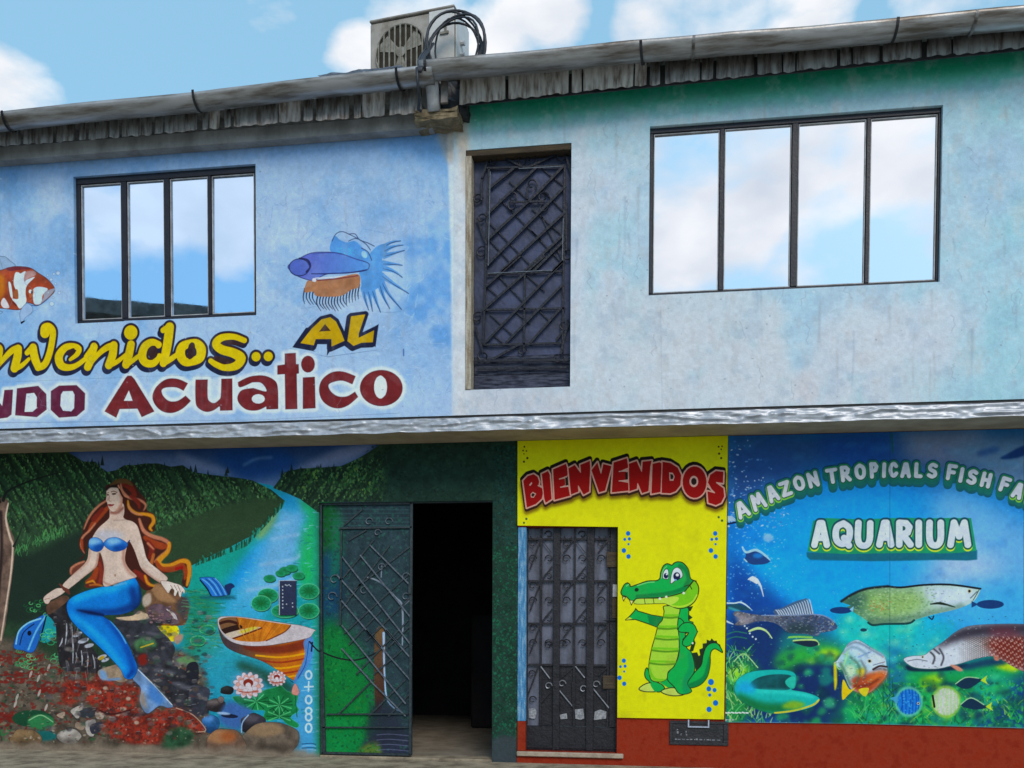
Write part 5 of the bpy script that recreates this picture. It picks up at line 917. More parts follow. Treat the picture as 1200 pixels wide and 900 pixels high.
    c.poly(G([(190, 610), (240, 570), (330, 550), (430, 555), (440, 590), (420, 640), (300, 640), (210, 630)]), (14, 78, 84), tex=.3); c.poly(G([(400, 590), (440, 560), (462, 570), (455, 630), (420, 625)]), (34, 180, 160), line=(10, 90, 90), lw=.7)
    c.poly(G([(110, 640), (150, 590), (200, 600), (230, 650), (160, 660)]), (20, 160, 210), soft=3, clip=rm_); c.line(G([(130, 680), (230, 735), (350, 750), (480, 735)]), (14, 110, 60), [8, 12, 12, 5], soft=3, clip=rm_); c.line(G([(340, 776), (450, 762), (560, 730), (598, 700)]), (200, 190, 50), 2, clip=rm_); c.poly(G([(380, 740), (440, 705), (520, 725), (460, 755)]), (120, 170, 40), soft=1.5, clip=rm_); c.line(G([(240, 650), (420, 655), (560, 680)]), (40, 200, 190), 4, soft=1.5, clip=rm_)
    for x in range(7): c.line([(849+x*4.2, 835-.3*(x % 3)), (851.5+x*4.2, 835.2)], (216, 222, 230), 1.5)
    for x in range(3): c.line([(850+x*4, 843.4), (852+x*4, 843.2)], (170, 176, 186), 1.2)
    # big silver arowana
    fish = V([(135, 180), (200, 140), (290, 105), (420, 88), (500, 95), (640, 80), (800, 78), (960, 97), (985, 105), (960, 160), (920, 195), (830, 230), (700, 260), (580, 295), (540, 315), (400, 318), (330, 325), (280, 290), (210, 245), (170, 215), (190, 205)])
    c.poly(fish, None, grad=((1000, 708), (84, 130, 96), (1100, 700), (166, 196, 176))); fm = c.mask(fish)
    c.poly(V([(640, 100), (800, 90), (960, 110), (940, 170), (830, 220), (700, 190)]), (188, 204, 222), soft=4, clip=fm); c.poly(V([(250, 140), (420, 120), (600, 130), (620, 230), (400, 280), (300, 230)]), (140, 178, 92), soft=5, clip=fm, alpha=.8); c.poly(V([(135, 180), (230, 130), (300, 160), (230, 240)]), (44, 86, 78), soft=4, clip=fm, alpha=.8)
    for _ in range(40): c.ell(960+R_.uniform(300, 440)/5.2, 670+R_.uniform(170, 240)/5.2, .9, .7, (190, 110, 60), alpha=.6, n=6)
    for _ in range(350): c.ell(R_.uniform(1000, 1095), R_.uniform(690, 728), 1.5, 1.1, (170, 206, 150) if R_.random() < .5 else (90, 140, 80), alpha=.35, clip=fm, n=6)
    c.line(V([(135, 180), (200, 138), (290, 103), (420, 88)]), (20, 28, 34), 2.6, soft=.4); c.line(V([(420, 88), (500, 95), (640, 80), (800, 78), (985, 103)]), (18, 24, 34), 2.2); c.line(V([(300, 310), (330, 325), (400, 318), (540, 315), (580, 295)]), (14, 60, 64), 2.4); c.line(V([(680, 198), (740, 192), (830, 215)]), (24, 40, 30), [1, 3, 1]); c.line(V([(925, 160), (965, 120)]), (90, 110, 120), 1.2); c.line(V([(940, 175), (980, 105)]), (50, 60, 60), .8); eye(960+918/5.217, 692.5, 2.6); c.line(V([(670, 275), (690, 290), (700, 270)]), (24, 40, 70), 1.6)
    for cx, cy, s_ in ((985.5, 715, -1), (1160.5, 708, 1)):
        c.ell(cx, cy, 16 if s_ > 0 else 13, 5.2 if s_ > 0 else 4, (14, 52, 110)); c.poly([(cx-s_*14, cy), (cx-s_*22, cy-4), (cx-s_*22, cy+4)] if s_ > 0 else [(cx+10, cy-1), (cx+15, cy-5), (cx+14, cy+2)], (16, 60, 118) if s_ > 0 else (120, 180, 220), False)
    # red bellied fish (centre)
    c.poly(V([(90, 560), (110, 540), (150, 480), (175, 440), (215, 418), (250, 420), (330, 470), (395, 510), (412, 570), (415, 620), (370, 680), (300, 740), (200, 720), (160, 650), (140, 600)]), (176, 200, 226), line=(60, 80, 90), lw=.7)
    c.poly(V([(160, 490), (200, 520), (260, 570), (280, 620), (200, 640), (150, 600)]), (70, 170, 130), soft=4, alpha=.8); c.poly(V([(200, 650), (300, 620), (400, 610), (410, 640), (360, 700), (290, 745), (210, 720)]), (170, 66, 34), soft=2); c.poly(V([(300, 640), (400, 600), (395, 650), (320, 690)]), (214, 110, 40), soft=3, alpha=.8); c.poly(V([(300, 500), (380, 500), (400, 560), (320, 580)]), (196, 208, 230), soft=3, alpha=.8)
    c.poly(V([(160, 580), (210, 570), (220, 620), (180, 640)]), (190, 214, 180), soft=1.5); c.poly(V([(230, 600), (280, 590), (260, 640)]), (214, 180, 20), soft=1.5); eye(960+308/5.217, 670+545/5.217, 2.6); c.line(V([(330, 595), (370, 575), (412, 580)]), (60, 40, 40), 2.2); c.line(V([(330, 570), (400, 550)]), (110, 120, 150), 1); c.line(V([(240, 520), (310, 490)]), (120, 150, 200), 1.6, soft=.6)
    c.poly(G([(685, 490), (700, 500), (705, 600), (690, 640)]), (206, 190, 20), soft=.5); c.poly(G([(740, 580), (780, 640), (830, 610), (770, 670), (735, 695)]), (220, 186, 10)); c.poly(G([(830, 640), (890, 630), (870, 680)]), (206, 190, 30)); c.line(G([(695, 490), (720, 520), (750, 480), (770, 400)]), (150, 206, 140), 1.6, soft=.5)
    fsh = V([(90, 560), (110, 540), (150, 480), (175, 440), (215, 418), (250, 420), (330, 470), (395, 510), (412, 570), (415, 620), (370, 680), (300, 740), (200, 720), (160, 650), (140, 600)]); f_m = c.mask(fsh)
    for pts_, col_, w_ in [([(170, 450), (230, 430), (320, 475), (390, 515)], (96, 116, 136), 2.5), ([(150, 490), (200, 460), (260, 480), (300, 520)], (120, 150, 170), 3), ([(190, 520), (235, 560), (250, 620), (225, 680)], (60, 90, 84), 2), ([(255, 540), (285, 600), (270, 660)], (90, 80, 84), 1.6), ([(130, 560), (160, 620), (190, 690)], (70, 110, 80), 3), ([(330, 600), (380, 590), (414, 600)], (40, 26, 28), 1.6), ([(220, 700), (300, 690), (370, 650)], (110, 36, 22), 3)]: c.line(V(pts_), col_, w_, soft=.8, alpha=.75, clip=f_m)
    for _ in range(240): c.ell(R_.uniform(976, 1040), R_.uniform(750, 812), R_.uniform(.5, 1.5), R_.uniform(.4, 1), [(210, 216, 226), (90, 110, 120), (200, 120, 60), (120, 170, 110)][R_.integers(4)], alpha=.4, clip=f_m, n=6)
    # giant river fish with red flank, right edge
    pir = V([(515, 535), (560, 515), (640, 508), (680, 480), (760, 425), (830, 370), (900, 335), (1000, 322), (1150, 318), (1260, 320), (1400, 330), (1400, 620), (1260, 610), (1180, 575), (1120, 540), (1060, 515), (960, 530), (880, 555), (800, 575), (720, 592), (620, 590), (560, 575)])
    c.poly(V([(535, 570), (600, 590), (720, 592), (900, 560), (880, 590), (760, 606), (600, 608), (540, 600)]), (10, 34, 60), soft=1); c.poly(V([(880, 570), (1060, 525), (1150, 560), (1000, 580), (900, 600)]), (14, 60, 90), soft=2)
    c.poly(pir, (196, 202, 216), line=(40, 50, 60), lw=.7); pm = c.mask(pir)
    c.poly(V([(1000, 430), (1060, 400), (1200, 380), (1400, 400), (1400, 620), (1260, 610), (1100, 540), (1060, 500)]), (128, 46, 36), soft=5, clip=pm); c.poly(V([(700, 470), (830, 360), (1000, 318), (1400, 310), (1400, 380), (1150, 390), (1000, 400), (860, 420)]), (52, 46, 60), soft=3.5, clip=pm); c.poly(V([(1050, 340), (1200, 350), (1200, 400), (1060, 395)]), (110, 46, 60), soft=4, clip=pm, alpha=.7)
    for i in range(46):
        for j in range(16):
            x = 850+i*11.5; y = 400+j*12+(i % 2)*6
            if x < 880+j*4 and j < 3: continue
            p = V([(x-4, y-5), (x+3, y), (x-4, y+5)]); a_ = min(1, (x-840)/120)*.75; c.line(p, (92, 66, 54) if x < 1040 else ((196, 160, 150) if (i+j) % 3 == 0 else (90, 26, 22)), .75, sm=False, alpha=a_, clip=pm)
    for p in ([(680, 490), (705, 520), (695, 560)], [(735, 470), (760, 520), (745, 570)], [(700, 470), (735, 500)]): c.line(V(p), (60, 60, 70), 1.8, soft=.3, clip=pm)
    c.line(V([(540, 545), (600, 535), (660, 545)]), (110, 116, 130), 1); eye(960+632/5.217, 670+520/5.217, 1.6); c.poly(V([(800, 570), (840, 572), (880, 600), (850, 606)]), (200, 130, 110), soft=.6); c.poly(V([(1065, 510), (1090, 515), (1100, 540), (1075, 540)]), (190, 110, 90), soft=.6)
    for p_, m_ in ((fish, fm), (body, bm_), (pir, pm)):   # scale glints and shaded undersides, as printed
        q_ = np.array(p_); xa, xb, ya, yb2 = q_[:, 0].min(), min(q_[:, 0].max(), 1205), q_[:, 1].min(), q_[:, 1].max()
        for _ in range(260): c.ell(R_.uniform(xa, xb), R_.uniform(ya, yb2), R_.uniform(.6, 1.8), R_.uniform(.4, .9), (214, 220, 220) if R_.random() < .5 else (50, 60, 60), ang=R_.uniform(-30, 30), alpha=.28, clip=m_, n=6)
    c.line(V([(300, 300), (420, 300), (580, 280), (760, 235), (880, 205)]), (60, 100, 80), 5, soft=2.5, alpha=.6, clip=fm)
    # discs and small dark fish
    for (cx, cy, r_, col, st_) in ((1065, 822, 15, (16, 110, 200), (8, 60, 150)), (1108.5, 822, 16, (170, 196, 150), (196, 190, 214))):
        c.ell(cx, cy, r_*1.1, r_*1.2, (96, 190, 170) if cx < 1080 else (150, 190, 70), soft=.8, alpha=.8); c.ell(cx, cy, r_*.92, r_*.97, col, soft=.7); m_ = c.mask([(cx+r_*.95*math.cos(t), cy+r_*math.sin(t)) for t in np.linspace(0, 6.28, 18)[:-1]])
        for k_ in range(9): c.line([(cx-r_+k_*r_*.25, cy-r_), (cx-r_+k_*r_*.25+R_.normal()*2, cy), (cx-r_+k_*r_*.25, cy+r_)], st_, 1.4, alpha=.6, clip=m_)
        for _ in range(40): c.ell(cx+R_.normal()*r_*.5, cy+R_.normal()*r_*.5, 1.2, .8, (60, 160, 220) if cx < 1080 else (216, 196, 200), alpha=.6, clip=m_, n=6)
    eye(1076, 824, 1.6); c.line([(1093, 815), (1095, 828)], (20, 24, 20), 2.2); c.poly([(1043, 818), (1052, 815), (1052, 824)], (60, 150, 190), False)
    for x0, y0, x1, y1 in ((1120, 802, 1152, 797), (1126, 826, 1158, 828)):
        c.poly([(x0, y0), ((x0+x1)/2-4, y0-8), (x1-4, y1-2), (x1, y1), (x1-4, y1+2), ((x0+x1)/2-2, y0+5)], (14, 44, 70)); c.line([(x0, y0-1), ((x0+x1)/2-4, y0-8.5), (x1-5, y1-2.5)], (150, 196, 150), 1.1); c.poly([(x1-3, y1), (x1+5, y1-6), (x1+3, y1), (x1+6, y1+5)], (176, 206, 40), False)
    c.ell(1012, 738, 4, 2, (16, 60, 80)); 
    # seams between the printed sheets
    for x in (1043, 1200): c.line([(x, 505), (x-.5, 850)], (20, 60, 90), .9, alpha=.35)
    c.line([(1045, 508), (1046, 530)], (20, 90, 80), 2, alpha=.7)
    c.line([(850, 846), (1000, 848), (1200, 853)], (120, 150, 160), 1.4, alpha=.6)
    c.mottle(.06, 3, 2); c.mottle(.04, 30, 3)
    return c
# ------------------------------------------------------------------ materials
def nmat(name):
    m_ = bpy.data.materials.new(name); m_.use_nodes = True
    return m_, m_.node_tree.nodes, m_.node_tree.links, m_.node_tree.nodes['Principled BSDF']
def add_bump(N_, L_, b, scale, strength, dist=0.02, detail=5):
    tc_ = N_.new('ShaderNodeTexCoord'); n_ = N_.new('ShaderNodeTexNoise'); n_.inputs['Scale'].default_value = scale; n_.inputs['Detail'].default_value = detail
    bp = N_.new('ShaderNodeBump'); bp.inputs['Strength'].default_value = strength; bp.inputs['Distance'].default_value = dist
    L_.new(tc_.outputs['Object'], n_.inputs['Vector']); L_.new(n_.outputs['Fac'], bp.inputs['Height']); L_.new(bp.outputs[0], b.inputs['Normal'])
    return tc_
def pmat(name, c1, c2=None, scale=8, rough=0.7, metal=0.0, bump=0.15, bscale=60, mid=(.38, .62), spec=None, stretch=None, c3=None):
    m_, N_, L_, b = nmat(name)
    b.inputs['Roughness'].default_value = rough; b.inputs['Metallic'].default_value = metal
    if spec is None and metal == 0 and rough > .69: spec = .12
    if spec is not None: b.inputs['Specular IOR Level'].default_value = spec
    tc_ = add_bump(N_, L_, b, bscale, bump)
    c2 = c2 or tuple(v*0.75 for v in c1)
    n_ = N_.new('ShaderNodeTexNoise'); n_.inputs['Scale'].default_value = scale; n_.inputs['Detail'].default_value = 8; n_.inputs['Roughness'].default_value = .62
    if stretch:
        mp_ = N_.new('ShaderNodeMapping'); mp_.inputs['Scale'].default_value = stretch; L_.new(tc_.outputs['Object'], mp_.inputs[0]); L_.new(mp_.outputs[0], n_.inputs['Vector'])
    else: L_.new(tc_.outputs['Object'], n_.inputs['Vector'])
    r_ = N_.new('ShaderNodeValToRGB'); e = r_.color_ramp.elements
    e[0].position, e[1].position = mid; e[0].color = (*c1, 1); e[1].color = (*c2, 1)
    if c3: k_ = e.new((mid[0]+mid[1])/2); k_.color = (*c3, 1)
    L_.new(n_.outputs['Fac'], r_.inputs[0]); L_.new(r_.outputs[0], b.inputs['Base Color'])
    return m_
def srgb(r, g, b_): return tuple(float(v) for v in lin(np.array((r, g, b_))/255.0))
def canvas_mat(cv, rough=0.75, bump=0.25, bscale=38, spec=0.3):
    m_, N_, L_, b = nmat(cv.name)
    b.inputs['Roughness'].default_value = rough; b.inputs['Specular IOR Level'].default_value = spec
    im = cv.image(); t = N_.new('ShaderNodeTexImage'); t.image = im; t.interpolation = 'Linear'; t.extension = 'EXTEND'
    uv = N_.new('ShaderNodeUVMap'); uv.uv_map = 'paint'; L_.new(uv.outputs[0], t.inputs[0])
    tc_ = add_bump(N_, L_, b, bscale, bump, .01, 8)
    n_ = N_.new('ShaderNodeTexNoise'); n_.inputs['Scale'].default_value = 150; n_.inputs['Detail'].default_value = 3; L_.new(tc_.outputs['Object'], n_.inputs['Vector'])
    mr = N_.new('ShaderNodeMapRange'); mr.inputs[1].default_value = .3; mr.inputs[2].default_value = .7; mr.inputs[3].default_value = .93; mr.inputs[4].default_value = 1.07; L_.new(n_.outputs['Fac'], mr.inputs[0])
    mxx = N_.new('ShaderNodeVectorMath'); mxx.operation = 'SCALE'; L_.new(t.outputs[0], mxx.inputs[0]); L_.new(mr.outputs[0], mxx.inputs[3])
    L_.new(mxx.outputs[0], b.inputs['Base Color'])
    return m_

# ------------------------------------------------------------------ objects, things, parts
COL = SC.collection
def thing(name, label, cat, loc=(0, 0, 0), rz=0.0, group=None):
    o = bpy.data.objects.new(name, None); COL.objects.link(o); o.location = loc; o.rotation_euler = (0, 0, rz); o.empty_display_size = .2
    o['label'] = label; o['category'] = cat
    if group: o['group'] = group
    return o
def root_of(o):
    while o.parent: o = o.parent
    return o
def link(name, me, mat, parent=None, world=True, label=None, kind=None, smooth_=False):
    o = bpy.data.objects.new(name, me); COL.objects.link(o)
    if mat is not None and not me.materials: me.materials.append(mat)
    if parent:
        o.parent = parent
        if world and parent.parent is None: o.location = -Vector(parent.location)
    if label: o['label'] = label
    if kind: o['kind'] = kind
    if smooth_:
        for p in me.polygons: p.use_smooth = True
    return o
class MB:
    def __init__(s): s.bm = bmesh.new()
    def box(s, x0, x1, y0, y1, z0, z1, bev=0.0):
        if x0 > x1: x0, x1 = x1, x0
        if y0 > y1: y0, y1 = y1, y0
        if z0 > z1: z0, z1 = z1, z0
        r = bmesh.ops.create_cube(s.bm, size=1.0)
        for v in r['verts']: v.co = Vector((x0+(v.co.x+.5)*(x1-x0), y0+(v.co.y+.5)*(y1-y0), z0+(v.co.z+.5)*(z1-z0)))
        if bev:
            ed = list({e for v in r['verts'] for e in v.link_edges}); bmesh.ops.bevel(s.bm, geom=ed, offset=bev, segments=1, affect='EDGES')
        return s
    def bar(s, a, b, w, d, up=Vector((0, 1, 0))):
        a, b = Vector(a), Vector(b); t = (b-a).normalized(); n = up.cross(t).normalized()*w/2; u = up.normalized()*d/2
        vs = [s.bm.verts.new(p+sx*n+sy*u) for p in (a, b) for sx, sy in ((-1, -1), (1, -1), (1, 1), (-1, 1))]
        for f in ((0, 1, 2, 3), (7, 6, 5, 4), (0, 4, 5, 1), (1, 5, 6, 2), (2, 6, 7, 3), (3, 7, 4, 0)): s.bm.faces.new([vs[i] for i in f])
        return s
    def tube(s, pts, r, seg=6, closed=False):
        P = [Vector(p) for p in pts]; k = len(P); rings = []; prev = None
        for i, p in enumerate(P):
            a = P[(i-1) % k] if closed or i > 0 else P[i]; b = P[(i+1) % k] if closed or i < k-1 else P[i]
            t = (b-a).normalized(); ref = prev if prev is not None else (Vector((0, 0, 1)) if abs(t.z) < .9 else Vector((1, 0, 0)))
            u = (ref-t*ref.dot(t)).normalized(); v = t.cross(u); prev = u
            rr = r[i] if hasattr(r, '__len__') else r
            rings.append([s.bm.verts.new(p+rr*(math.cos(q)*u+math.sin(q)*v)) for q in [2*math.pi*j/seg for j in range(seg)]])
        for i in range(k if closed else k-1):
            A_, B_ = rings[i], rings[(i+1) % k]
            for j in range(seg): s.bm.faces.new((A_[j], A_[(j+1) % seg], B_[(j+1) % seg], B_[j]))
        if not closed: s.bm.faces.new(rings[0][::-1]); s.bm.faces.new(rings[-1])
        return s
    def prism(s, pts, y0, y1):          # outline in x,z pulled along y
        a = [s.bm.verts.new((x, y0, z)) for x, z in pts]; b = [s.bm.verts.new((x, y1, z)) for x, z in pts]; n = len(pts)
        s.bm.faces.new(a); s.bm.faces.new(b[::-1])
        for i in range(n): s.bm.faces.new((a[i], b[i], b[(i+1) % n], a[(i+1) % n]))
        return s
    def mesh(s, name, cv=None):
        bmesh.ops.recalc_face_normals(s.bm, faces=s.bm.faces[:])
        me = bpy.data.meshes.new(name); s.bm.to_mesh(me); s.bm.free()
        if cv is not None: uvmap(me, cv)
        return me
    def part(s, name, mat, parent, cv=None, **k): return link(name, s.mesh(name, cv), mat, parent, **k)
def uvmap(me, cv):
    uv = me.uv_layers.new(name='paint')
    for lp in me.loops:
        co = me.vertices[lp.vertex_index].co; uv.data[lp.index].uv = ((co.x-cv.x0)/(cv.x1-cv.x0), (co.z-cv.z0)/(cv.z1-cv.z0))
def decal(name, cv, pts, mat, parent, dy=0.0014, sm=True, label=None):
    P = wpn(smooth(pts, True, 3) if sm else pts, cv.Y); P[:, 0] = np.clip(P[:, 0], cv.x0, cv.x1)
    o = MB().prism([(p[0], p[2]) for p in P], cv.Y-dy, cv.Y+0.001).part(name, mat, parent, cv)
    if label: o['label'] = label
    return o
def wall(x0, x1, z0, z1, yf, yb, holes):
    """front face with openings and their reveals, as boxes butted end to end"""
    mb = MB(); xs = sorted({x0, x1, *[h[0] for h in holes], *[h[1] for h in holes]}); zs = sorted({z0, z1, *[h[2] for h in holes], *[h[3] for h in holes]})
    vt = {}
    def V_(x, y, z):
        k_ = (round(x, 5), y, round(z, 5))
        if k_ not in vt: vt[k_] = mb.bm.verts.new((x, y, z))
        return vt[k_]
    solid = lambda i, j: 0 <= i < len(xs)-1 and 0 <= j < len(zs)-1 and not any(h[0] <= (xs[i]+xs[i+1])/2 <= h[1] and h[2] <= (zs[j]+zs[j+1])/2 <= h[3] for h in holes)
    for i in range(len(xs)-1):
        for j in range(len(zs)-1):
            if not solid(i, j): continue
            a, b, c, d = xs[i], xs[i+1], zs[j], zs[j+1]
            mb.bm.faces.new((V_(a, yf, c), V_(b, yf, c), V_(b, yf, d), V_(a, yf, d))); mb.bm.faces.new((V_(a, yb, d), V_(b, yb, d), V_(b, yb, c), V_(a, yb, c)))
            if not solid(i-1, j): mb.bm.faces.new((V_(a, yf, c), V_(a, yf, d), V_(a, yb, d), V_(a, yb, c)))
            if not solid(i+1, j): mb.bm.faces.new((V_(b, yf, d), V_(b, yf, c), V_(b, yb, c), V_(b, yb, d)))
            if not solid(i, j-1): mb.bm.faces.new((V_(b, yf, c), V_(a, yf, c), V_(a, yb, c), V_(b, yb, c)))
            if not solid(i, j+1): mb.bm.faces.new((V_(a, yf, d), V_(b, yf, d), V_(b, yb, d), V_(a, yb, d)))
    return mb
X_ = lambda px, py, Y=0.0: wp(px, py, Y).x
Z_ = lambda px, py, Y=0.0: wp(px, py, Y).z

M_ = {}
M_['concrete'] = pmat('concrete', (.30, .27, .23), (.20, .175, .145), 5, .9, bump=.3, bscale=45)
M_['soffit'] = pmat('ledge_concrete', (.52, .42, .30), (.38, .30, .21), 4, .9, bump=.2, bscale=30)
M_['pave'] = pmat('pavement_concrete', (.40, .33, .24), (.19, .15, .11), 5, .95, bump=.5, bscale=40, c3=(.30, .245, .18))
M_['road'] = pmat('dusty_street', (.38, .335, .27), (.30, .265, .215), 3, .95, bump=.4, bscale=90)
M_['red'] = pmat('oxide_red_paint', (.30, .026, .008), (.265, .021, .007), 9, .8, bump=.25, bscale=40, c3=(.305, .033, .013))
M_['zinc'] = pmat('galvanised_steel', (.44, .43, .45), (.14, .115, .10), 2.6, .42, .55, bump=.25, bscale=11, stretch=(.7, 5, 5), c3=(.30, .285, .28))
M_['tin'] = pmat('weathered_roofing_tin', (.30, .27, .26), (.115, .095, .09), 7, .65, .35, bump=.2, bscale=20, c3=(.21, .19, .185))
M_['skirt'] = pmat('corrugated_skirt_tin', (.84, .81, .79), (.34, .28, .25), 9, .8, .0, bump=.15, bscale=25, c3=(.66, .62, .60), stretch=(3, 1, .5))
M_['strap'] = pmat('dark_strap_and_gap_shade', (.05, .05, .058), (.03, .03, .034), 9, .6, .3)  # also the near-black of the added gap fills that stand for shade
M_['foil'] = pmat('crumpled_foil', (.52, .54, .60), (.36, .38, .44), 9, .42, .35, bump=.1, bscale=30)
M_['beam'] = pmat('ring_beam_render', (.33, .33, .34), (.22, .215, .215), 6, .88, bump=.25, stretch=(1, 1, .5))
M_['lump'] = pmat('rough_mortar', (.27, .215, .14), (.15, .115, .075), 18, .95, bump=.7, bscale=30)
M_['winframe'] = pmat('dark_window_frame', (.012, .013, .026), (.018, .019, .03), 10, .45, .2)
M_['iron'] = pmat('navy_painted_iron', (.008, .010, .024), (.005, .006, .014), 22, .5, .2, bump=.3, bscale=40)
M_['doorpanel'] = pmat('navy_door_sheet', (.046, .060, .140), (.022, .028, .066), 5, .55, .1, bump=.35, bscale=16, c3=(.034, .043, .100))
M_['doorwood'] = pmat('worn_dark_board', (.018, .020, .036), (.085, .092, .135), 6, .8, bump=.6, bscale=26, stretch=(1.2, 1, 9))
M_['jambwood'] = pmat('worn_cream_jamb', (.52, .47, .40), (.26, .20, .14), 9, .85, bump=.5, stretch=(5, 5, .6))
M_['lintel'] = pmat('brown_lintel', (.10, .075, .05), (.06, .045, .035), 14, .8, bump=.4, stretch=(.5, 5, 5))
M_['gate'] = pmat('gunmetal_gate_paint', (.026, .024, .032), (.014, .013, .018), 16, .5, .3, bump=.25, bscale=50)
M_['gatesheet'] = pmat('grey_gate_sheet', (.155, .165, .235), (.085, .085, .115), 4, .45, .15, bump=.3, bscale=14, stretch=(3, 1, .6))
M_['bluejamb'] = pmat('blue_brushed_paint', (.055, .20, .42), (.26, .44, .62), 11, .7, bump=.4, stretch=(4, 1, .7), c3=(.09, .28, .52))
M_['cream'] = pmat('sill_cement', (.46, .38, .30), (.34, .27, .21), 14, .9, bump=.3)
M_['dgreen'] = pmat('slate_door_bar', (.040, .062, .075), (.020, .030, .038), 30, .5, .2)
M_['lgreen'] = pmat('pale_door_bar', (.16, .19, .24), (.08, .10, .13), 30, .5, .3)
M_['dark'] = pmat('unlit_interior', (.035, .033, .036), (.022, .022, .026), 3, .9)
M_['ac'] = pmat('weathered_ac_casing', (.42, .39, .36), (.22, .19, .16), 4, .6, bump=.1, c3=(.34, .31, .28))
M_['acside'] = pmat('ac_pale_panel', (.66, .65, .66), (.52, .50, .48), 3, .55, bump=.08)
M_['acdark'] = pmat('fan_shadow_plastic', (.055, .047, .034), (.035, .03, .024), 9, .7)
M_['acgrill'] = pmat('fan_guard_wire', (.30, .28, .24), (.18, .16, .13), 20, .5, .2)
M_['cable'] = pmat('black_cable', (.022, .024, .034), (.035, .037, .05), 30, .5)
M_['white'] = pmat('white_plastic_pipe', (.50, .51, .55), (.30, .29, .30), 9, .5)
M_['plate'] = pmat('navy_notice_plate', (.012, .022, .082), (.010, .016, .055), 20, .5)
M_['pale'] = pmat('pale_print', (.48, .54, .66), (.34, .38, .5), 40, .6)
M_['film'] = pmat('torn_white_film', (.40, .41, .45), (.16, .165, .19), 40, .6)
M_['meter'] = pmat('meter_box_steel', (.018, .018, .024), (.034, .033, .04), 14, .55, .2, bump=.3)
M_['house'] = pmat('pale_render', (.52, .47, .40), (.40, .36, .31), 3, .9); M_['htin'] = pmat('rusty_tin', (.20, .17, .14), (.11, .09, .075), 4, .8)
def film(name, col):
  mg, N_, L_, b_ = nmat(name); b_.inputs['Base Color'].default_value = (*col, 1)
  b_.inputs['Metallic'].default_value = 1.0; b_.inputs['Roughness'].default_value = .012
  n_ = N_.new('ShaderNodeTexNoise'); n_.inputs['Scale'].default_value = 1.6; bp_ = N_.new('ShaderNodeBump'); bp_.inputs['Strength'].default_value = .025; bp_.inputs['Distance'].default_value = .02
  tc_ = N_.new('ShaderNodeTexCoord'); L_.new(tc_.outputs['Object'], n_.inputs['Vector']); L_.new(n_.outputs['Fac'], bp_.inputs['Height']); L_.new(bp_.outputs[0], b_.inputs['Normal'])
  n2 = N_.new('ShaderNodeTexNoise'); n2.inputs['Scale'].default_value = 7; n2.inputs['Detail'].default_value = 8; L_.new(tc_.outputs['Object'], n2.inputs['Vector'])
  mr = N_.new('ShaderNodeMapRange'); mr.inputs[1].default_value = .45; mr.inputs[2].default_value = .75; mr.inputs[3].default_value = .01; mr.inputs[4].default_value = .06; L_.new(n2.outputs['Fac'], mr.inputs[0]); L_.new(mr.outputs[0], b_.inputs['Roughness'])
  return mg
M_['glass'] = film('reflective_window_film', (.88, .90, .94)); M_['blueglass'] = film('blue_window_film', (.60, .77, .98))


# ------------------------------------------------------------------ setting: street and pavement
bm = bmesh.new()
for v in ((-600, -600), (600, -600), (600, 600), (-600, 600)): bm.verts.new((v[0], v[1], -.13))
bm.faces.new(bm.verts[:]); me = bpy.data.meshes.new('street'); bm.to_mesh(me); bm.free(); link('street', me, M_['road'], kind='structure')
mb = MB(); mb.box(-9, 6, -2.0, -.001, -.20, 0.0, .01)
pv = mb.part('pavement', M_['pave'], None, kind='structure')
mb = MB()
for k_ in range(12): mb.box(-9+k_*1.25, -9+k_*1.25+1.235, -2.14, -2.003, -.2, .012, .012)
mb.part('kerb', M_['concrete'], None, kind='structure')

# ------------------------------------------------------------------ the aquarium shop
shop = thing('aquarium_shop', 'two storey shop with blue and teal upper walls, mural painted ground floor and tin gutters', 'building', (-1.3, 0, 0))
cv_u = paint_upper_blue(); cv_t = paint_upper_teal(); cv_m = paint_mural(); cv_y = paint_yellow(); cv_a = paint_aquarium()
m_u, m_t, m_m = canvas_mat(cv_u, .85, .35, 30, .1), canvas_mat(cv_t, .85, .35, 30, .1), canvas_mat(cv_m, .75, .45, 60, .12)
m_y, m_a = canvas_mat(cv_y, .6, .08, 12, .1), canvas_mat(cv_a, .6, .08, 12, .12)

# ground floor walls
DX0, DX1, DZ1 = X_(374, 700), X_(577, 700), Z_(470, 588)
GX0, GX1, GZ1 = X_(606.5, 700), X_(724, 700), Z_(660, 617)
WX = -.315
mw = wall(-7.0, GX0-.003, -.12, 2.9, 0.0, .18, [(DX0, DX1, -.12, DZ1)]).part('mural_wall', m_m, shop, cv_m, label='river and forest mural wall around the green door')
wall(GX0, 3.6, -.12, 2.9, 0.0, .18, [(GX0, GX1, .105, GZ1)]).part('base_wall', M_['red'], shop, label='brick red painted base wall under the signs')
mb = MB(); mb.box(GX0+.001, GX1+.06, -.03, .16, .062, .104, .006); mb.part('door_sill', M_['cream'], shop)
# interior behind the open doorway
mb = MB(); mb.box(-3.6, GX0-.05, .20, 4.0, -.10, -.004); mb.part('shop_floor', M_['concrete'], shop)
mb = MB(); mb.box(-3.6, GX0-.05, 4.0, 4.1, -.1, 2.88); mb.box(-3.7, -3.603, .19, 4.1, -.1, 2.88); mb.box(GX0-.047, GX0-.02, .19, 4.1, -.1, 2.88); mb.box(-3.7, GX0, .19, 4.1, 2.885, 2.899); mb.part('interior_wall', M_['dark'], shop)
mb = MB(); mb.box(-2.15, -1.5, 2.6, 2.95, -.003, 1.35, .02); mb.box(-2.1, -1.55, 2.55, 2.6, .6, .66); mb.part('counter', M_['dark'], shop)

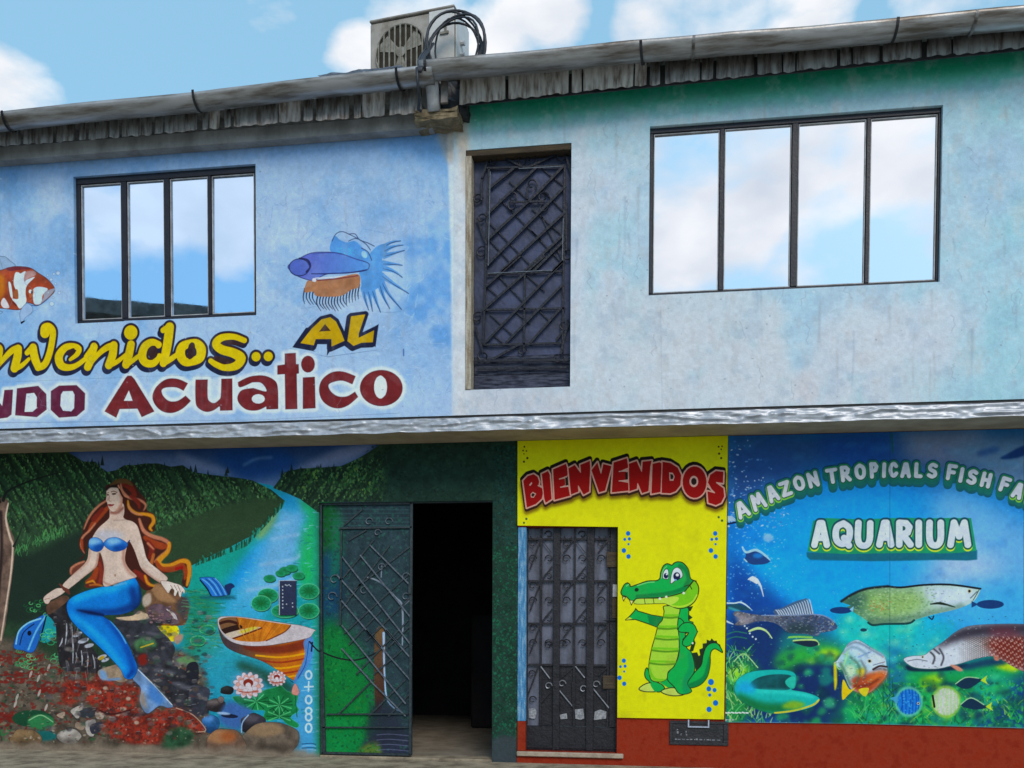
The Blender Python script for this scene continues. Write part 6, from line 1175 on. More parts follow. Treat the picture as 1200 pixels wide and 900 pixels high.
# floor slab with crumpled foil flashing
mb = MB(); mb.box(-7.2, 3.7, -.50, .18, 2.901, 3.004); slab = mb.part('floor_slab', M_['soffit'], shop)
mb = MB(); mb.box(-7.2, 3.7, -.44, -.30, 3.005, 3.05); mb.part('slab_gap_shade', M_['strap'], shop)  # dark box added behind the gap over the slab, drawn as a shade line
def foil():
    nx, nz = 900, 14; rng = np.random.default_rng(5); x = np.linspace(-7.2, 3.7, nx); bm = bmesh.new(); rows_ = []
    def ridged(cell, o): return 1-np.abs(2*fbm(60, nx, cell, rng, o)-1)*2.0
    f1, f2 = ridged(24, 3), ridged(9, 2); edge = fbm(1, nx, 18, rng, 3)[0]; e2 = fbm(1, nx, 34, rng, 3)[0]; ph = fbm(1, nx, 40, rng, 3)[0]
    for j in range(nz):
        t = j/(nz-1); r = []
        for i in range(nx):
            ridge = max(0, 1-abs(t-.78+1.1*(ph[i]-.35))/.13)*(1 if edge[i] > .40 else .2)
            z = 2.894+.114*t+(edge[i]-.5)*.014*(1-t)+(e2[i]-.5)*.014*t; y = -.511-.020*ridge-.016*f1[int(t*28)+10, i]-.007*f2[int(t*40)+8, i]
            if j == 0: y -= .016
            r.append(bm.verts.new((x[i], min(y, -.504), z)))
        rows_.append(r)
    for j in range(nz-1):
        for i in range(nx-1): bm.faces.new((rows_[j][i], rows_[j][i+1], rows_[j+1][i+1], rows_[j+1][i]))
    g_ = bmesh.ops.extrude_face_region(bm, geom=bm.faces[:])
    for v in [v for v in g_['geom'] if isinstance(v, bmesh.types.BMVert)]: v.co.y += .004
    bmesh.ops.recalc_face_normals(bm, faces=bm.faces[:]); me = bpy.data.meshes.new('flashing'); bm.to_mesh(me); bm.free()
    for p in me.polygons: p.use_smooth = True
    return me
link('flashing', foil(), M_['foil'], slab, world=True)
bpy.data.objects['flashing'].location = (0, 0, 0)

# upper walls, windows
LW = (-5.232, X_(299.9, 280, YU), 3.975, 5.291); RW = (-.063, 2.221, 3.985, 5.362)
UD = (X_(545.5, 300, YU), X_(669, 300, YU), 3.258, 5.275)
SPX = X_(531.5, 300, YU)
uw = wall(-7.0, SPX, 3.045, 5.60, YU, YU+.15, [LW]).part('upper_wall', m_u, shop, cv_u, label='blue upper wall with painted fish and lettering')
ut = wall(SPX, 3.6, 3.045, 5.79, YU-.002, YU+.15, [UD, RW]).part('upper_wall', m_t, shop, cv_t, label='teal and grey weathered upper wall')
mb = MB(); mb.box(-6.9, 3.5, YU+.30, YU+.34, 3.06, 5.5); mb.part('partition', M_['dark'], shop)
rg = random.Random(3)
def window(h, mull, label, bw, gl_='glass'):
    x0, x1, z0, z1 = h; y0, y1 = YU+.035, YU+.085; mb = MB()
    mb.box(x0+.001, x1-.001, y0, y1, z1-bw, z1-.001, .003); mb.box(x0+.001, x1-.001, y0, y1, z0+.001, z0+bw*.7, .003); mb.box(x0+.001, x0+bw*.75, y0, y1, z0+bw*.7+.001, z1-bw-.001, .003); mb.box(x1-bw*.55, x1-.001, y0, y1, z0+bw*.7+.001, z1-bw-.001, .003)
    w = mb.part('window', M_['winframe'], shop, label=label)
    xs = [x0+bw*.75]
    for px, wd_ in mull:
        xc = X_(px, 270, (y0+y1)/2); hw = wd_/2
        m2 = MB(); m2.box(xc-hw, xc+hw, y0-.004, y1, z0+bw*.7+.002, z1-bw-.002, .003); m2.part('mullion', M_['winframe'], w); xs += [xc-hw, xc+hw]
    xs.append(x1-bw*.55)
    for i in range(0, len(xs), 2):
        a, b = xs[i]+.004, xs[i+1]-.004; zz0, zz1 = z0+bw*.7+.004, z1-bw-.004; cx, cz = (a+b)/2, (zz0+zz1)/2
        m2 = MB(); m2.box(-(b-a)/2, (b-a)/2, -.003, .003, -(zz1-zz0)/2, (zz1-zz0)/2); p = link('pane', m2.mesh('pane'), M_[gl_], w); p.location = (cx, (y0+y1)/2+.008, cz); p.rotation_euler = (math.radians(rg.uniform(-.25, .25)), 0, math.radians(rg.uniform(-.3, .3)))
        m3 = MB(); t_ = .007
        m3.box(a, a+t_, y0+.012, y0+.028, zz0, zz1); m3.box(b-t_, b, y0+.012, y0+.028, zz0, zz1); m3.box(a+t_+.001, b-t_-.001, y0+.012, y0+.028, zz0, zz0+t_); m3.box(a+t_+.001, b-t_-.001, y0+.012, y0+.028, zz1-t_, zz1); m3.part('glazing_strip', M_['white'], w)
    m2 = MB(); m2.box(x0+.002, x1-.002, y1+.001, y1+.01, z0+.002, z1-.002); m2.part('backing', M_['dark'], w)
    return w
window(LW, [(147, .052), (197, .05), (247, .03)], 'smaller four pane window on the blue wall above the yellow lettering', .055, 'blueglass')
window(RW, [(845, .035), (930, .048), (1015.5, .028)], 'wide four pane window on the teal wall', .04)

# upper iron door
yd = YU+.11
mb = MB(); mb.box(UD[0]+.002, UD[0]+.052, YU-.012, yd+.03, UD[2]+.002, UD[3]-.052, .004); dj = mb.part('door_frame', M_['jambwood'], shop)
mb = MB(); mb.box(UD[0]+.002, UD[1]-.002, YU+.004, yd+.03, UD[3]-.05, UD[3]-.002, .004); mb.part('lintel', M_['lintel'], dj)
dx0, dx1, dz0, dz1 = UD[0]+.056, UD[1]-.012, UD[2]+.004, UD[3]-.054
mb = MB(); mb.box(dx0, dx1, yd, yd+.03, dz0+.30, dz1); ud = mb.part('door', M_['doorpanel'], shop, label='navy iron door high on the upper wall without steps')
mb = MB(); mb.box(dx0, dx1, yd-.006, yd+.03, dz0, dz0+.14, .004); mb.box(dx0+.002, dx1-.002, yd-.003, yd+.028, dz0+.142, dz0+.298, .004); mb.part('bottom_board', M_['doorwood'], ud)
D1 = crop(540, 150, 5.2933); D2 = crop(540, 300, 5.2933)
def fbar(p, q_, Y, w_, d_, name, mat, parent): a, b = wp(*p, Y), wp(*q_, Y); return MB().bar(a, b, w_, d_).part(name, mat, parent)
yb_ = yd-.03
for a, b in [((170, 380), (330, 250)), ((155, 545), (480, 235)), ((170, 690), (480, 400)), ((480, 400), (640, 235)), ((165, 850), (650, 360)), ((250, 890), (650, 520)), ((390, 895), (640, 660)), ((450, 890), (640, 700)), ((560, 895), (640, 820))]:
    fbar(*D1([a, b]), yb_, .022, .016, 'bar', M_['iron'], ud)
for a, b in [((155, 190), (370, 0)), ((135, 340), (520, 0)), ((140, 550), (635, 35)), ((280, 540), (630, 180)), ((430, 540), (620, 325)), ((590, 525), (640, 455)), ((190, 645), (360, 550))]: fbar(*D2([a, b]), yb_, .02, .016, 'bar', M_['iron'], ud)
for a, b in [((180, 590), (470, 890)), ((175, 690), (330, 860)), ((440, 500), (630, 665)), ((500, 250), (640, 360)), ((240, 440), (500, 700)), ((500, 545), (635, 830)), ((440, 640), (640, 850)), ((300, 330), (420, 450)), ((500, 380), (640, 520))]: fbar(*D1([a, b]), yb_+.017, .010, .008, 'thin_bar', M_['iron'], ud)
for a, b in [((160, 190), (240, 260)), ((240, 130), (400, 300)), ((400, 110), (520, 220)), ((180, 360), (330, 500)), ((340, 345), (430, 420)), ((490, 345), (560, 410)), ((200, 490), (270, 545))]: fbar(*D2([a, b]), yb_+.017, .010, .008, 'thin_bar', M_['iron'], ud)
for a, b in [(D1([(175, 250)])[0], D2([(140, 550)])[0]), (D1([(645, 235)])[0], D2([(632, 600)])[0]), (D1([(160, 250)])[0], D1([(645, 235)])[0]), (D2([(165, 115)])[0], D2([(635, 95)])[0]), (D2([(130, 335)])[0], D2([(650, 325)])[0]), (D2([(140, 552)])[0], D2([(640, 540)])[0]), (D2([(398, 110)])[0], D2([(392, 600)])[0])]: fbar(a, b, yb_+.004, .016, .014, 'frame_bar', M_['iron'], ud)
for a, b in [(D1([(183, 270)])[0], D2([(170, 60)])[0]), (D1([(360, 252)])[0], D1([(630, 238)])[0]), (D1([(636, 560)])[0], D1([(630, 820)])[0]), (D2([(170, 108)])[0], D2([(570, 88)])[0])]: fbar(a, b, yb_-.006, .006, .006, 'edge_highlight', M_['lgreen'], ud)  # thin pale bars that put highlights on the door's ironwork
def scroll(c_, r_, Y, a0, a1, name, mat, parent, th=.007):
    cx, cy = c_; w = wp(cx, cy, Y); pts = []
    for k_ in range(13): t = a0+(a1-a0)*k_/12; rr = r_*(1-.55*k_/12); pts.append((w.x+rr*math.cos(t), Y, w.z+rr*math.sin(t)))
    return MB().tube(pts, th, 5).part(name, mat, parent)
for (x, y), r_, a0, a1 in [((385, 205), .055, 0, 6), ((440, 205), .055, 3.1, -3), ((205, 210), .04, 1, 7), ((630, 175), .05, 2, 8), ((130, 770), .05, 1, 7), ((660, 790), .05, 2, -4), ((105, 440), .045, 0, 6), ((130, 560), .04, 0, 6), ((440, 350), .05, -1, 5), ((320, 430), .05, 3.1, -3), ((510, 430), .05, 0, 6), ((320, 485), .045, 1, 7), ((510, 490), .045, 1, -5)]: scroll(D1([(x, y)])[0], r_, yb_, a0, a1, 'scroll', M_['iron'], ud)
for (x, y), r_, a0, a1 in [((105, 380), .045, 1, 7), ((640, 430), .05, 1, -5), ((380, 590), .04, 0, 6), ((140, 620), .05, 2, 8), ((600, 630), .05, 1, -5)]: scroll(D2([(x, y)])[0], r_, yb_, a0, a1, 'scroll', M_['iron'], ud)
for a, b in [((410, 370), (415, 440)), ((310, 460), (520, 455)), ((130, 320), (165, 210)), ((100, 560), (160, 720)), ((655, 180), (690, 300)), ((655, 450), (655, 760)), ((280, 190), (380, 240)), ((430, 240), (600, 160)), ((130, 310), (130, 450))]: fbar(*D1([a, b]), yb_-.002, .016, .012, 'bar', M_['iron'], ud)
for a, b in [((90, 440), (140, 600)), ((660, 430), (620, 610)), ((80, 650), (670, 645)), ((100, 700), (660, 690))]: fbar(*D2([a, b]), yb_-.002, .018, .012, 'bar', M_['iron'], ud)

# green painted sheet door, left leaf of the shop entrance
ly = .045; LX1 = X_(482.5, 700, ly)
mb = MB(); mb.box(DX0+.022, LX1, ly, ly+.03, .035, DZ1-.012, .003); gd = mb.part('door', m_m, shop, cv_m, label='green and slate painted metal door leaf, closed beside the dark opening')
E1 = crop(360, 500, 3.4615); E2 = crop(360, 640, 3.4615); gy = ly-.012
mb = MB()
for a, b, w_ in [(E1([(40, 312)])[0], E1([(425, 308)])[0], .03), (E1([(42, 310)])[0], E2([(70, 835)])[0], .03), (E1([(424, 308)])[0], E2([(418, 845)])[0], .024), (E2([(66, 838)])[0], E2([(418, 846)])[0], .02), (E2([(62, 735)])[0], E2([(412, 735)])[0], .012), (E2([(80, 682)])[0], E2([(410, 680)])[0], .012), (E1([(130, 412)])[0], E1([(425, 408)])[0], .016)]: mb.bar(wp(*a, gy), wp(*b, gy), w_, .02)
mb.part('rail', M_['dgreen'], gd)
for a, b in [(E1([(140, 420)])[0], E2([(135, 320)])[0])]: fbar(a, b, gy, .016, .016, 'rail', M_['dgreen'], gd)
for i, (a, b) in enumerate([((140, 525), (425, 890)), ((215, 520), (425, 780)), ((255, 480), (415, 640)), ((120, 600), (380, 890)), ((135, 700), (300, 895))]): fbar(*E1([a, b]), gy-.002, .012, .012, 'bar', M_['lgreen'], gd)
for a, b in [((140, 415), (270, 560)), ((140, 320), (400, 640)), ((240, 340), (420, 545)), ((320, 340), (425, 460)), ((270, 560), (400, 690))]: fbar(*E2([a, b]), gy-.002, .012, .012, 'bar', M_['lgreen'], gd)
for a, b in [((150, 400), (225, 335)), ((145, 615), (270, 460)), ((140, 740), (335, 480)), ((190, 660), (420, 485)), ((150, 840), (410, 600)), ((240, 870), (420, 690)), ((330, 895), (425, 800)), ((170, 460), (240, 420))]: fbar(*E1([a, b]), gy+.004, .014, .010, 'bar', M_['dgreen'], gd)
for a, b in [((130, 680), (270, 540)), ((170, 400), (300, 260)), ((200, 520), (410, 300)), ((270, 520), (410, 400)), ((250, 690), (400, 540)), ((330, 690), (415, 600))]: fbar(*E2([a, b]), gy+.004, .014, .010, 'bar', M_['dgreen'], gd)
for (x, y), r_ in [((110, 620), .05), ((250, 385), .04), ((285, 430), .035), ((330, 385), .04), ((400, 610), .045), ((100, 690), .05), ((400, 690), .04), ((230, 665), .045), ((300, 570), .04)]: scroll(E1([(x, y)])[0], r_, gy, 0, 5.5, 'scroll', M_['lgreen'], gd, .005)
mb = MB(); w0 = wp(481, 690, gy); mb.box(w0.x-.02, w0.x+.012, gy-.02, gy+.005, w0.z-.05, w0.z+.05, .004); mb.part('lock', M_['dgreen'], gd)
mb = MB(); mb.box(DX0+.002, DX0+.02, .02, .09, .03, DZ1-.011); mb.box(DX0+.002, DX1-.002, .03, .09, DZ1-.0105, DZ1-.001); mb.part('door_frame', M_['dgreen'], shop)
mb = MB(); mb.box(DX0, DX1, .0, .19, -.05, .018, .006); mb.part('threshold', M_['pave'], shop)

# iron gate beside it
gyy = .075
mb = MB(); mb.box(GX0+.002, X_(616.5, 700), -.004, .10, Z_(611, 845), GZ1-.002, .004); mb.part('jamb', M_['bluejamb'], shop, label='blue brushed jamb left of the iron gate')
mb = MB(); mb.box(GX0+.002, X_(616.5, 700), -.004, .10, .106, Z_(611, 845)-.002, .004); mb.part('jamb', M_['red'], shop, label='red foot of the gate jamb')
g0, g1 = X_(617, 700, gyy), GX1-.006
mb = MB(); mb.box(g0, g1, gyy+.022, gyy+.03, .33, GZ1-.006); gt = mb.part('gate', M_['gatesheet'], shop, label='dark iron gate with scrolls between blue jamb and yellow sign')
mb = MB(); mb.box(X_(632, 700, gyy), g1-.002, gyy+.0135, gyy+.0215, .332, Z_(670, 779, gyy)); mb.part('lower_sheet', M_['gate'], gt)
mb = MB(); mb.box(g0, g1, gyy-.004, gyy+.03, .112, .328, .004); mb.part('kick_plate', M_['gate'], gt)
mb = MB(); mb.box(g0+.01, g1-.01, gyy-.016, gyy-.005, .13, .15, .002); mb.part('kick_rail', M_['gate'], gt)
gz = lambda y: Z_(670, y, gyy)
for px, w_ in ((617.8, .016), (652.5, .062), (692, .066), (723, .02)):
    x = X_(px, 700, gyy); mb = MB(); mb.box(x-w_/2, x+w_/2, gyy-.02, gyy+.012, .116, GZ1-.008, .003); mb.part('stile', M_['gate'], gt)
for px in (634, 673.3, 713): x = X_(px, 700, gyy); mb = MB(); mb.box(x-.009, x+.009, gyy-.006, gyy+.012, .33, GZ1-.01); mb.part('upright', M_['gate'], gt)
mb = MB(); xx = X_(718.5, 700, gyy); mb.box(xx-.028, xx+.03, gyy-.012, gyy+.014, .33, GZ1-.012, .003); mb.part('lock_stile', M_['gate'], gt)
F1 = crop(600, 600, 5.6286); F2 = crop(600, 740, 5.6286)
for y in (178, 455, 735): a, b = F1([(108, y), (700, y)]); fbar(a, b, gyy-.002, .016, .012, 'rail', M_['gate'], gt)
a, b = F2([(108, 218), (690, 225)]); fbar(a, b, gyy-.002, .018, .012, 'rail', M_['gate'], gt)
for nx in (190, 412, 640):
    for y in (178, 455, 735):
        lft = nx == 190
        fbar(*F1([(nx, y), (nx-(75 if not lft else 72), y+(95 if not lft else 200))]), gyy-.004, .012, .010, 'diagonal', M_['gate'], gt)
        fbar(*F1([(nx, y), (nx+75, y-95)]) if y > 200 else F1([(nx, y), (nx+70, y+90)]), gyy-.004, .012 if y > 200 else .006, .010, 'diagonal', M_['gate'], gt)
        for dx, dy in ((-55, 130), (55, 130), (-52, 30), (52, -30)): scroll(F1([(nx+dx, y+dy)])[0], .038, gyy-.004, 0 if dx < 0 else 3.1, 5.5 if dx < 0 else -2.4, 'scroll', M_['gate'], gt, .0055)
    scroll(F1([(nx-35, 160)])[0], .045, gyy-.004, 3.1, 6.3, 'scroll', M_['gate'], gt, .0055); scroll(F1([(nx+35, 160)])[0], .045, gyy-.004, 3.1, 6.3, 'scroll', M_['gate'], gt, .0055)
M_['gatepale'] = pmat('pale_gate_bar', (.36, .36, .41), (.2, .2, .24), 20, .4, .4)  # paler tone for some lower gate bars and the meter box marks
for a, b in [((190, 230), (250, 310)), ((415, 225), (480, 305)), ((310, 385), (405, 500)), ((535, 375), (640, 505))]: fbar(*F2([a, b]), gyy-.004, .010, .008, 'diagonal', M_['gatepale'], gt)
for a, b in [((180, 215), (105, 420)), ((250, 400), (190, 470)), ((410, 230), (330, 300)), ((640, 225), (570, 290)), ((400, 330), (402, 500))]: fbar(*F2([a, b]), gyy-.004, .012, .010, 'diagonal', M_['gate'], gt)
for x, y in ((330, 345), (240, 360), (470, 380), (555, 350), (240, 90), (330, 80), (130, 280), (135, 450)): scroll(F2([(x, y)])[0], .036, gyy-.004, 0, 5.5, 'scroll', M_['gate'] if y < 300 or x < 200 else M_['gatepale'], gt, .0055)
for pts in ([(415, 515), (470, 510), (476, 575), (450, 582), (418, 575)], [(545, 530), (580, 515), (625, 530), (620, 575), (540, 585)], [(655, 515), (690, 520), (690, 585), (650, 580)], [(110, 510), (150, 505), (165, 530), (150, 578), (112, 570)], [(315, 550), (360, 540), (365, 575), (320, 580)]):
    P = [wp(*p, gyy) for p in F2(pts)]; MB().prism([(p.x, p.z) for p in P], gyy+.004, gyy+.0125).part('torn_film', M_['film'], gt)
for (x0, y0, x1, y1), mt in (((625, 265, 695, 365), 'lintel'), ((600, 715, 690, 720), 'gate')): a, b = F1([(x0, y0), (x1, y1)]); A_, B_ = wp(*a, gyy), wp(*b, gyy); mb = MB(); mb.box(A_.x, min(B_.x, g1), gyy-.03, gyy-.014, B_.z, A_.z, .003); mb.part('lock_box', M_[mt], gt)
a, b = F1([(665, 478), (700, 560)]); A_, B_ = wp(*a, gyy), wp(*b, gyy); mb = MB(); mb.box(A_.x, min(B_.x, g1-.002), gyy-.026, gyy-.013, B_.z, A_.z, .002); mb.part('lock_plate', M_['white'], gt)
a, b = F1([(662, 565), (695, 700)]); A_, B_ = wp(*a, gyy), wp(*b, gyy); mb = MB(); mb.box(A_.x, min(B_.x, g1-.002), gyy-.024, gyy-.013, B_.z, A_.z, .002); mb.part('lock_plate', M_['lintel'], gt)
a, b = F2([(600, 290), (685, 380)]); A_, B_ = wp(*a, gyy), wp(*b, gyy); mb = MB(); mb.box(A_.x, min(B_.x, g1-.002), gyy-.022, gyy-.013, B_.z, A_.z, .004); mb.part('lock_plate', M_['lintel'], gt)

# painted figures on the walls: thin layers of paint that share the wall's colour map
A = crop(80, 550, 6); Bc = crop(50, 650, 4.0909); T = crop(220, 660, 7.5)
decal('mermaid_painting', cv_m, [(124, 564), (140, 559), (158, 568), (172, 586), (182, 604), (182, 622), (200, 634), (198, 650), (220, 656), (224, 672), (217, 700), (190, 690), (172, 700), (165, 716), (150, 720), (160, 755), (200, 830), (225, 848), (238, 858), (228, 862), (180, 850), (160, 800), (120, 752), (80, 725), (76, 705), (52, 710), (50, 698), (82, 684), (93, 650), (94, 632), (108, 606), (124, 590)], m_m, mw)
decal('boat_painting', cv_m, [(254, 726), (262, 722), (280, 721), (340, 730), (369, 738), (365, 748), (362, 770), (347, 799), (334, 793), (306, 777), (270, 766), (256, 745)], m_m, mw)
decal('bird_painting', cv_m, T([(105, 135), (130, 122), (205, 120), (260, 135), (320, 200), (385, 176), (415, 205), (375, 275), (280, 295), (200, 288)]), m_m, mw)
decal('butterfly_painting', cv_m, [(14, 762), (19, 744), (28, 732), (54, 718), (67, 742), (54, 754), (42, 764), (28, 766)], m_m, mw)
decal('tree_painting', cv_m, [(-6, 588), (10, 587), (9, 606), (17, 636), (12, 700), (4, 748), (-6, 760), (-10, 700)], m_m, mw)
decal('lotus_painting', cv_m, [(272, 800), (285, 788), (305, 790), (318, 784), (338, 796), (350, 806), (346, 838), (330, 846), (300, 836), (276, 820)], m_m, mw)
decal('goldfish_painting', cv_u, [(-30, 316), (0, 299), (18, 312), (36, 313), (54, 324), (66, 339), (46, 360), (38, 366), (25, 380), (22, 366), (0, 364), (-36, 350)], m_u, uw)
decal('betta_painting', cv_u, [(336, 313), (352, 302), (386, 294), (392, 276), (402, 271), (440, 286), (470, 280), (476, 300), (472, 326), (482, 345), (472, 364), (440, 364), (420, 346), (352, 362), (354, 330)], m_u, uw)
decal('welcome_lettering', cv_u, [(-60, 405), (40, 372), (70, 370), (84, 396), (120, 396), (146, 376), (205, 374), (215, 392), (292, 388), (322, 406), (322, 428), (290, 442), (200, 440), (0, 448), (-60, 446)], m_u, uw, sm=False)
decal('lettering', cv_u, [(340, 408), (370, 370), (400, 362), (444, 372), (442, 410), (384, 418)], m_u, uw, sm=False, dy=.003, label='golden painted word AL')
decal('lettering', cv_u, [(-70, 452), (110, 446), (140, 456), (152, 436), (170, 454), (310, 438), (330, 410), (372, 410), (376, 436), (462, 428), (478, 448), (468, 484), (300, 492), (120, 494), (-70, 496)], m_u, uw, sm=False, dy=.0022, label='dark red painted title with a white halo')

# ring beam, roof sheets, gutters
mb = MB(); mb.box(-7.0, SPX-.16, -.57, YU-.003, 5.425, 5.545, .006); mb.part('ring_beam', M_['beam'], shop)
def corrug(x0, x1, zw0, zw1, drop, yg, per=.105, amp=.017):
    nx = int((x1-x0)/per*8); bm = bmesh.new(); rng = random.Random(int(x1*10)); rows_ = []
    ys = [yg, (yg+YU)/2, YU, YU+.8, 5.0]
    for y in ys:
        r = []
        for i in range(nx+1):
            x = x0+(x1-x0)*i/nx; zw = zw0+(zw1-zw0)*i/nx; t = (y-YU)/(YU-yg)
            r.append(bm.verts.new((x, y, zw+drop*t+amp*math.sin((x-x0)/per*2*math.pi)+.004*math.sin(x*3.1+y*5))))
        rows_.append(r)
    for j in range(len(ys)-1):
        for i in range(nx): bm.faces.new((rows_[j][i], rows_[j][i+1], rows_[j+1][i+1], rows_[j+1][i]))
    g_ = bmesh.ops.extrude_face_region(bm, geom=bm.faces[:])
    for v in [v for v in g_['geom'] if isinstance(v, bmesh.types.BMVert)]: v.co.z += .004
    bmesh.ops.recalc_face_normals(bm, faces=bm.faces[:]); me = bpy.data.meshes.new('roof_sheet'); bm.to_mesh(me); bm.free()
    for p in me.polygons: p.use_smooth = True
    return me
ra = link('roof_sheet', corrug(-7.1, SPX-.06, 5.665, 5.74, .04, -.84), M_['tin'], shop); rb = link('roof_sheet', corrug(SPX+.06, 3.7, 5.78, 5.815, .03, -.84), M_['tin'], shop)
def skirt(x0, x1, zt0, zt1, zb0, zb1, Y, seed, per=.104, amp=.009):
    n = int((x1-x0)/per*8); bm = bmesh.new(); r_ = random.Random(seed); top, bot = [], []; jig = 0
    for i in range(n+1):
        t = i/n; x = x0+(x1-x0)*t
        if i % 8 == 0: jig = r_.uniform(-.010, .010)
        y = Y+amp*math.sin(2*math.pi*(x-x0)/per)+.006*math.sin(x*2.3)
        top.append(bm.verts.new((x, y+.012, zt0+(zt1-zt0)*t))); bot.append(bm.verts.new((x+.004*math.sin(x*9), y, zb0+(zb1-zb0)*t+jig*.5)))
    gap = set()
    for k_ in range(n//8):
        if r_.random() < .42: gap |= set(range(k_*8+5, k_*8+5+r_.choice((1, 2, 2, 3))))
    for i in range(n):
        if i not in gap: bm.faces.new((bot[i], bot[i+1], top[i+1], top[i]))
    bmesh.ops.solidify(bm, geom=bm.faces[:], thickness=.003); bmesh.ops.recalc_face_normals(bm, faces=bm.faces[:]); me = bpy.data.meshes.new('corrugated_skirt'); bm.to_mesh(me); bm.free()
    for p in me.polygons: p.use_smooth = True
    return me
YK = -.685
link('corrugated_skirt', skirt(SPX+.10, 3.7, 5.76, 5.80, Z_(545, 121.5, YK), Z_(1195, 58, YK)+.03, YK, 3), M_['skirt'], shop)
link('corrugated_skirt', skirt(-7.1, SPX-.17, 5.64, 5.72, Z_(0, 172, YK), Z_(440, 136, YK)+.004, YK, 5), M_['skirt'], shop)
zb_ = (Z_(545, 121.5, YK)+.025, Z_(1195, 58, YK)+.05)
MB().prism([(SPX+.10, zb_[0]), (3.6, zb_[1]), (3.6, 5.78), (SPX+.10, 5.74)], -.615, -.60).part('skirt_gap_shade', M_['strap'], shop)  # dark sheet added behind the skirt so its gaps read as shade
def gutter(x0, x1, z0, z1, yc, r_, seed):
    nx = max(8, int((x1-x0)/.12)); bm = bmesh.new(); rows_ = []; rng = np.random.default_rng(seed); nz_ = fbm(1, nx+1, 9, rng, 3)[0]-.5; ny_ = fbm(1, nx+1, 14, rng, 3)[0]-.5
    for i in range(nx+1):
        t = i/nx; x = x0+(x1-x0)*t; z = z0+(z1-z0)*t+nz_[i]*.022; ring = []
        for k_ in range(15):
            a = math.pi*(1+k_/14); rr = r_*(1+.03*math.sin(k_*2+i*.7)*.3); ring.append(bm.verts.new((x, yc+rr*math.cos(a)+ny_[i]*.02, z+rr*math.sin(a)*.96)))
        ring.insert(0, bm.verts.new((x, yc-r_+.018+ny_[i]*.02, z+.008)))
        rows_.append(ring)
    for i in range(nx):
        for k_ in range(len(rows_[0])-1): bm.faces.new((rows_[i][k_], rows_[i+1][k_], rows_[i+1][k_+1], rows_[i][k_+1]))
    bm.faces.new(rows_[0][1:]); bm.faces.new(rows_[-1][1:][::-1])
    bmesh.ops.recalc_face_normals(bm, faces=bm.faces[:]); g_ = bmesh.ops.solidify(bm, geom=bm.faces[:], thickness=.003)
    me = bpy.data.meshes.new('gutter'); bm.to_mesh(me); bm.free()
    for p in me.polygons: p.use_smooth = True
    return me
YG, RG = -.80, .104
zg = lambda x: 5.660+(x+5.6)*.0218
gl = link('gutter', gutter(-7.1, -1.80, zg(-7.1), zg(-1.80), YG, RG, 2), M_['zinc'], shop, label='left gutter above the blue wall, sloping down to the left')
grt = link('gutter', gutter(-1.90, 3.7, 5.778, 5.798, YG-.012, RG+.004, 4), M_['zinc'], shop, label='right gutter above the teal wall')
st_me = None
for px, par in ((2, gl), (226, gl), (466, gl), (498, grt), (752, grt), (813, grt), (1050, grt), (1142, grt)):
    x = X_(px, 80, YG-RG); z = zg(x) if par is gl else 5.778+(x+1.9)*.0036
    if st_me is None:
        bm = bmesh.new(); rr = RG+.012; prof = [(rr*math.cos(math.pi*(1+k_/14)), rr*math.sin(math.pi*(1+k_/14))*.97) for k_ in range(15)]; a_ = [bm.verts.new((-.011, y, z_)) for y, z_ in prof]; b2 = [bm.verts.new((.011, y, z_)) for y, z_ in prof]
        for k_ in range(14): bm.faces.new((a_[k_], b2[k_], b2[k_+1], a_[k_+1]))
        bmesh.ops.solidify(bm, geom=bm.faces[:], thickness=.004); bmesh.ops.recalc_face_normals(bm, faces=bm.faces[:]); st_me = bpy.data.meshes.new('gutter_strap'); bm.to_mesh(st_me); bm.free()
    sm_e = st_me if px not in (813, 1142) else st_me.copy()
    if sm_e is not st_me: sm_e.materials.clear()
    o = link('gutter_strap', sm_e, M_['strap'] if sm_e is st_me else M_['zinc'], par, world=False); o.location = (x, YG-.006, z); o.rotation_euler = (0, math.radians(rg.uniform(-4, 4)), math.radians(rg.uniform(-5, 5)))
# corner block, downpipe, flashing strips at the step between the two roofs
def lump(px0, px1, z0, z1, y0, y1, seed):
    mb = MB(); x0, x1 = X_(px0, 140, y0), X_(px1, 140, y0); mb.box(x0, x1, y0, y1, z0, z1); bmesh.ops.subdivide_edges(mb.bm, edges=mb.bm.edges[:], cuts=4, use_grid_fill=True); r_ = random.Random(seed)
    for v in mb.bm.verts: v.co += Vector((r_.uniform(-.012, .012), r_.uniform(-.012, .012), r_.uniform(-.012, .012)))
    return mb
lump(486, 536, 5.43, 5.515, -.68, YU-.006, 1).part('corner_block', M_['lump'], shop)
lump(515, 547, 5.505, 5.78, -.58, YU-.006, 2).part('corner_gap_shade', M_['strap'], shop)  # dark fill added in the corner gap to stand for its shade
x = X_(507, 115, -.72); MB().tube([(x, -.76, 5.74), (x, -.74, 5.66), (x-.002, -.68, 5.58), (x-.002, -.66, 5.50)], .055, 12).part('downpipe', M_['white'], shop, smooth_=True)
x = X_(521, 115, -.7); mb = MB(); mb.box(x-.03, x+.03, -.72, -.69, 5.54, 5.74, .004); mb.part('fascia_end', M_['tin'], shop)
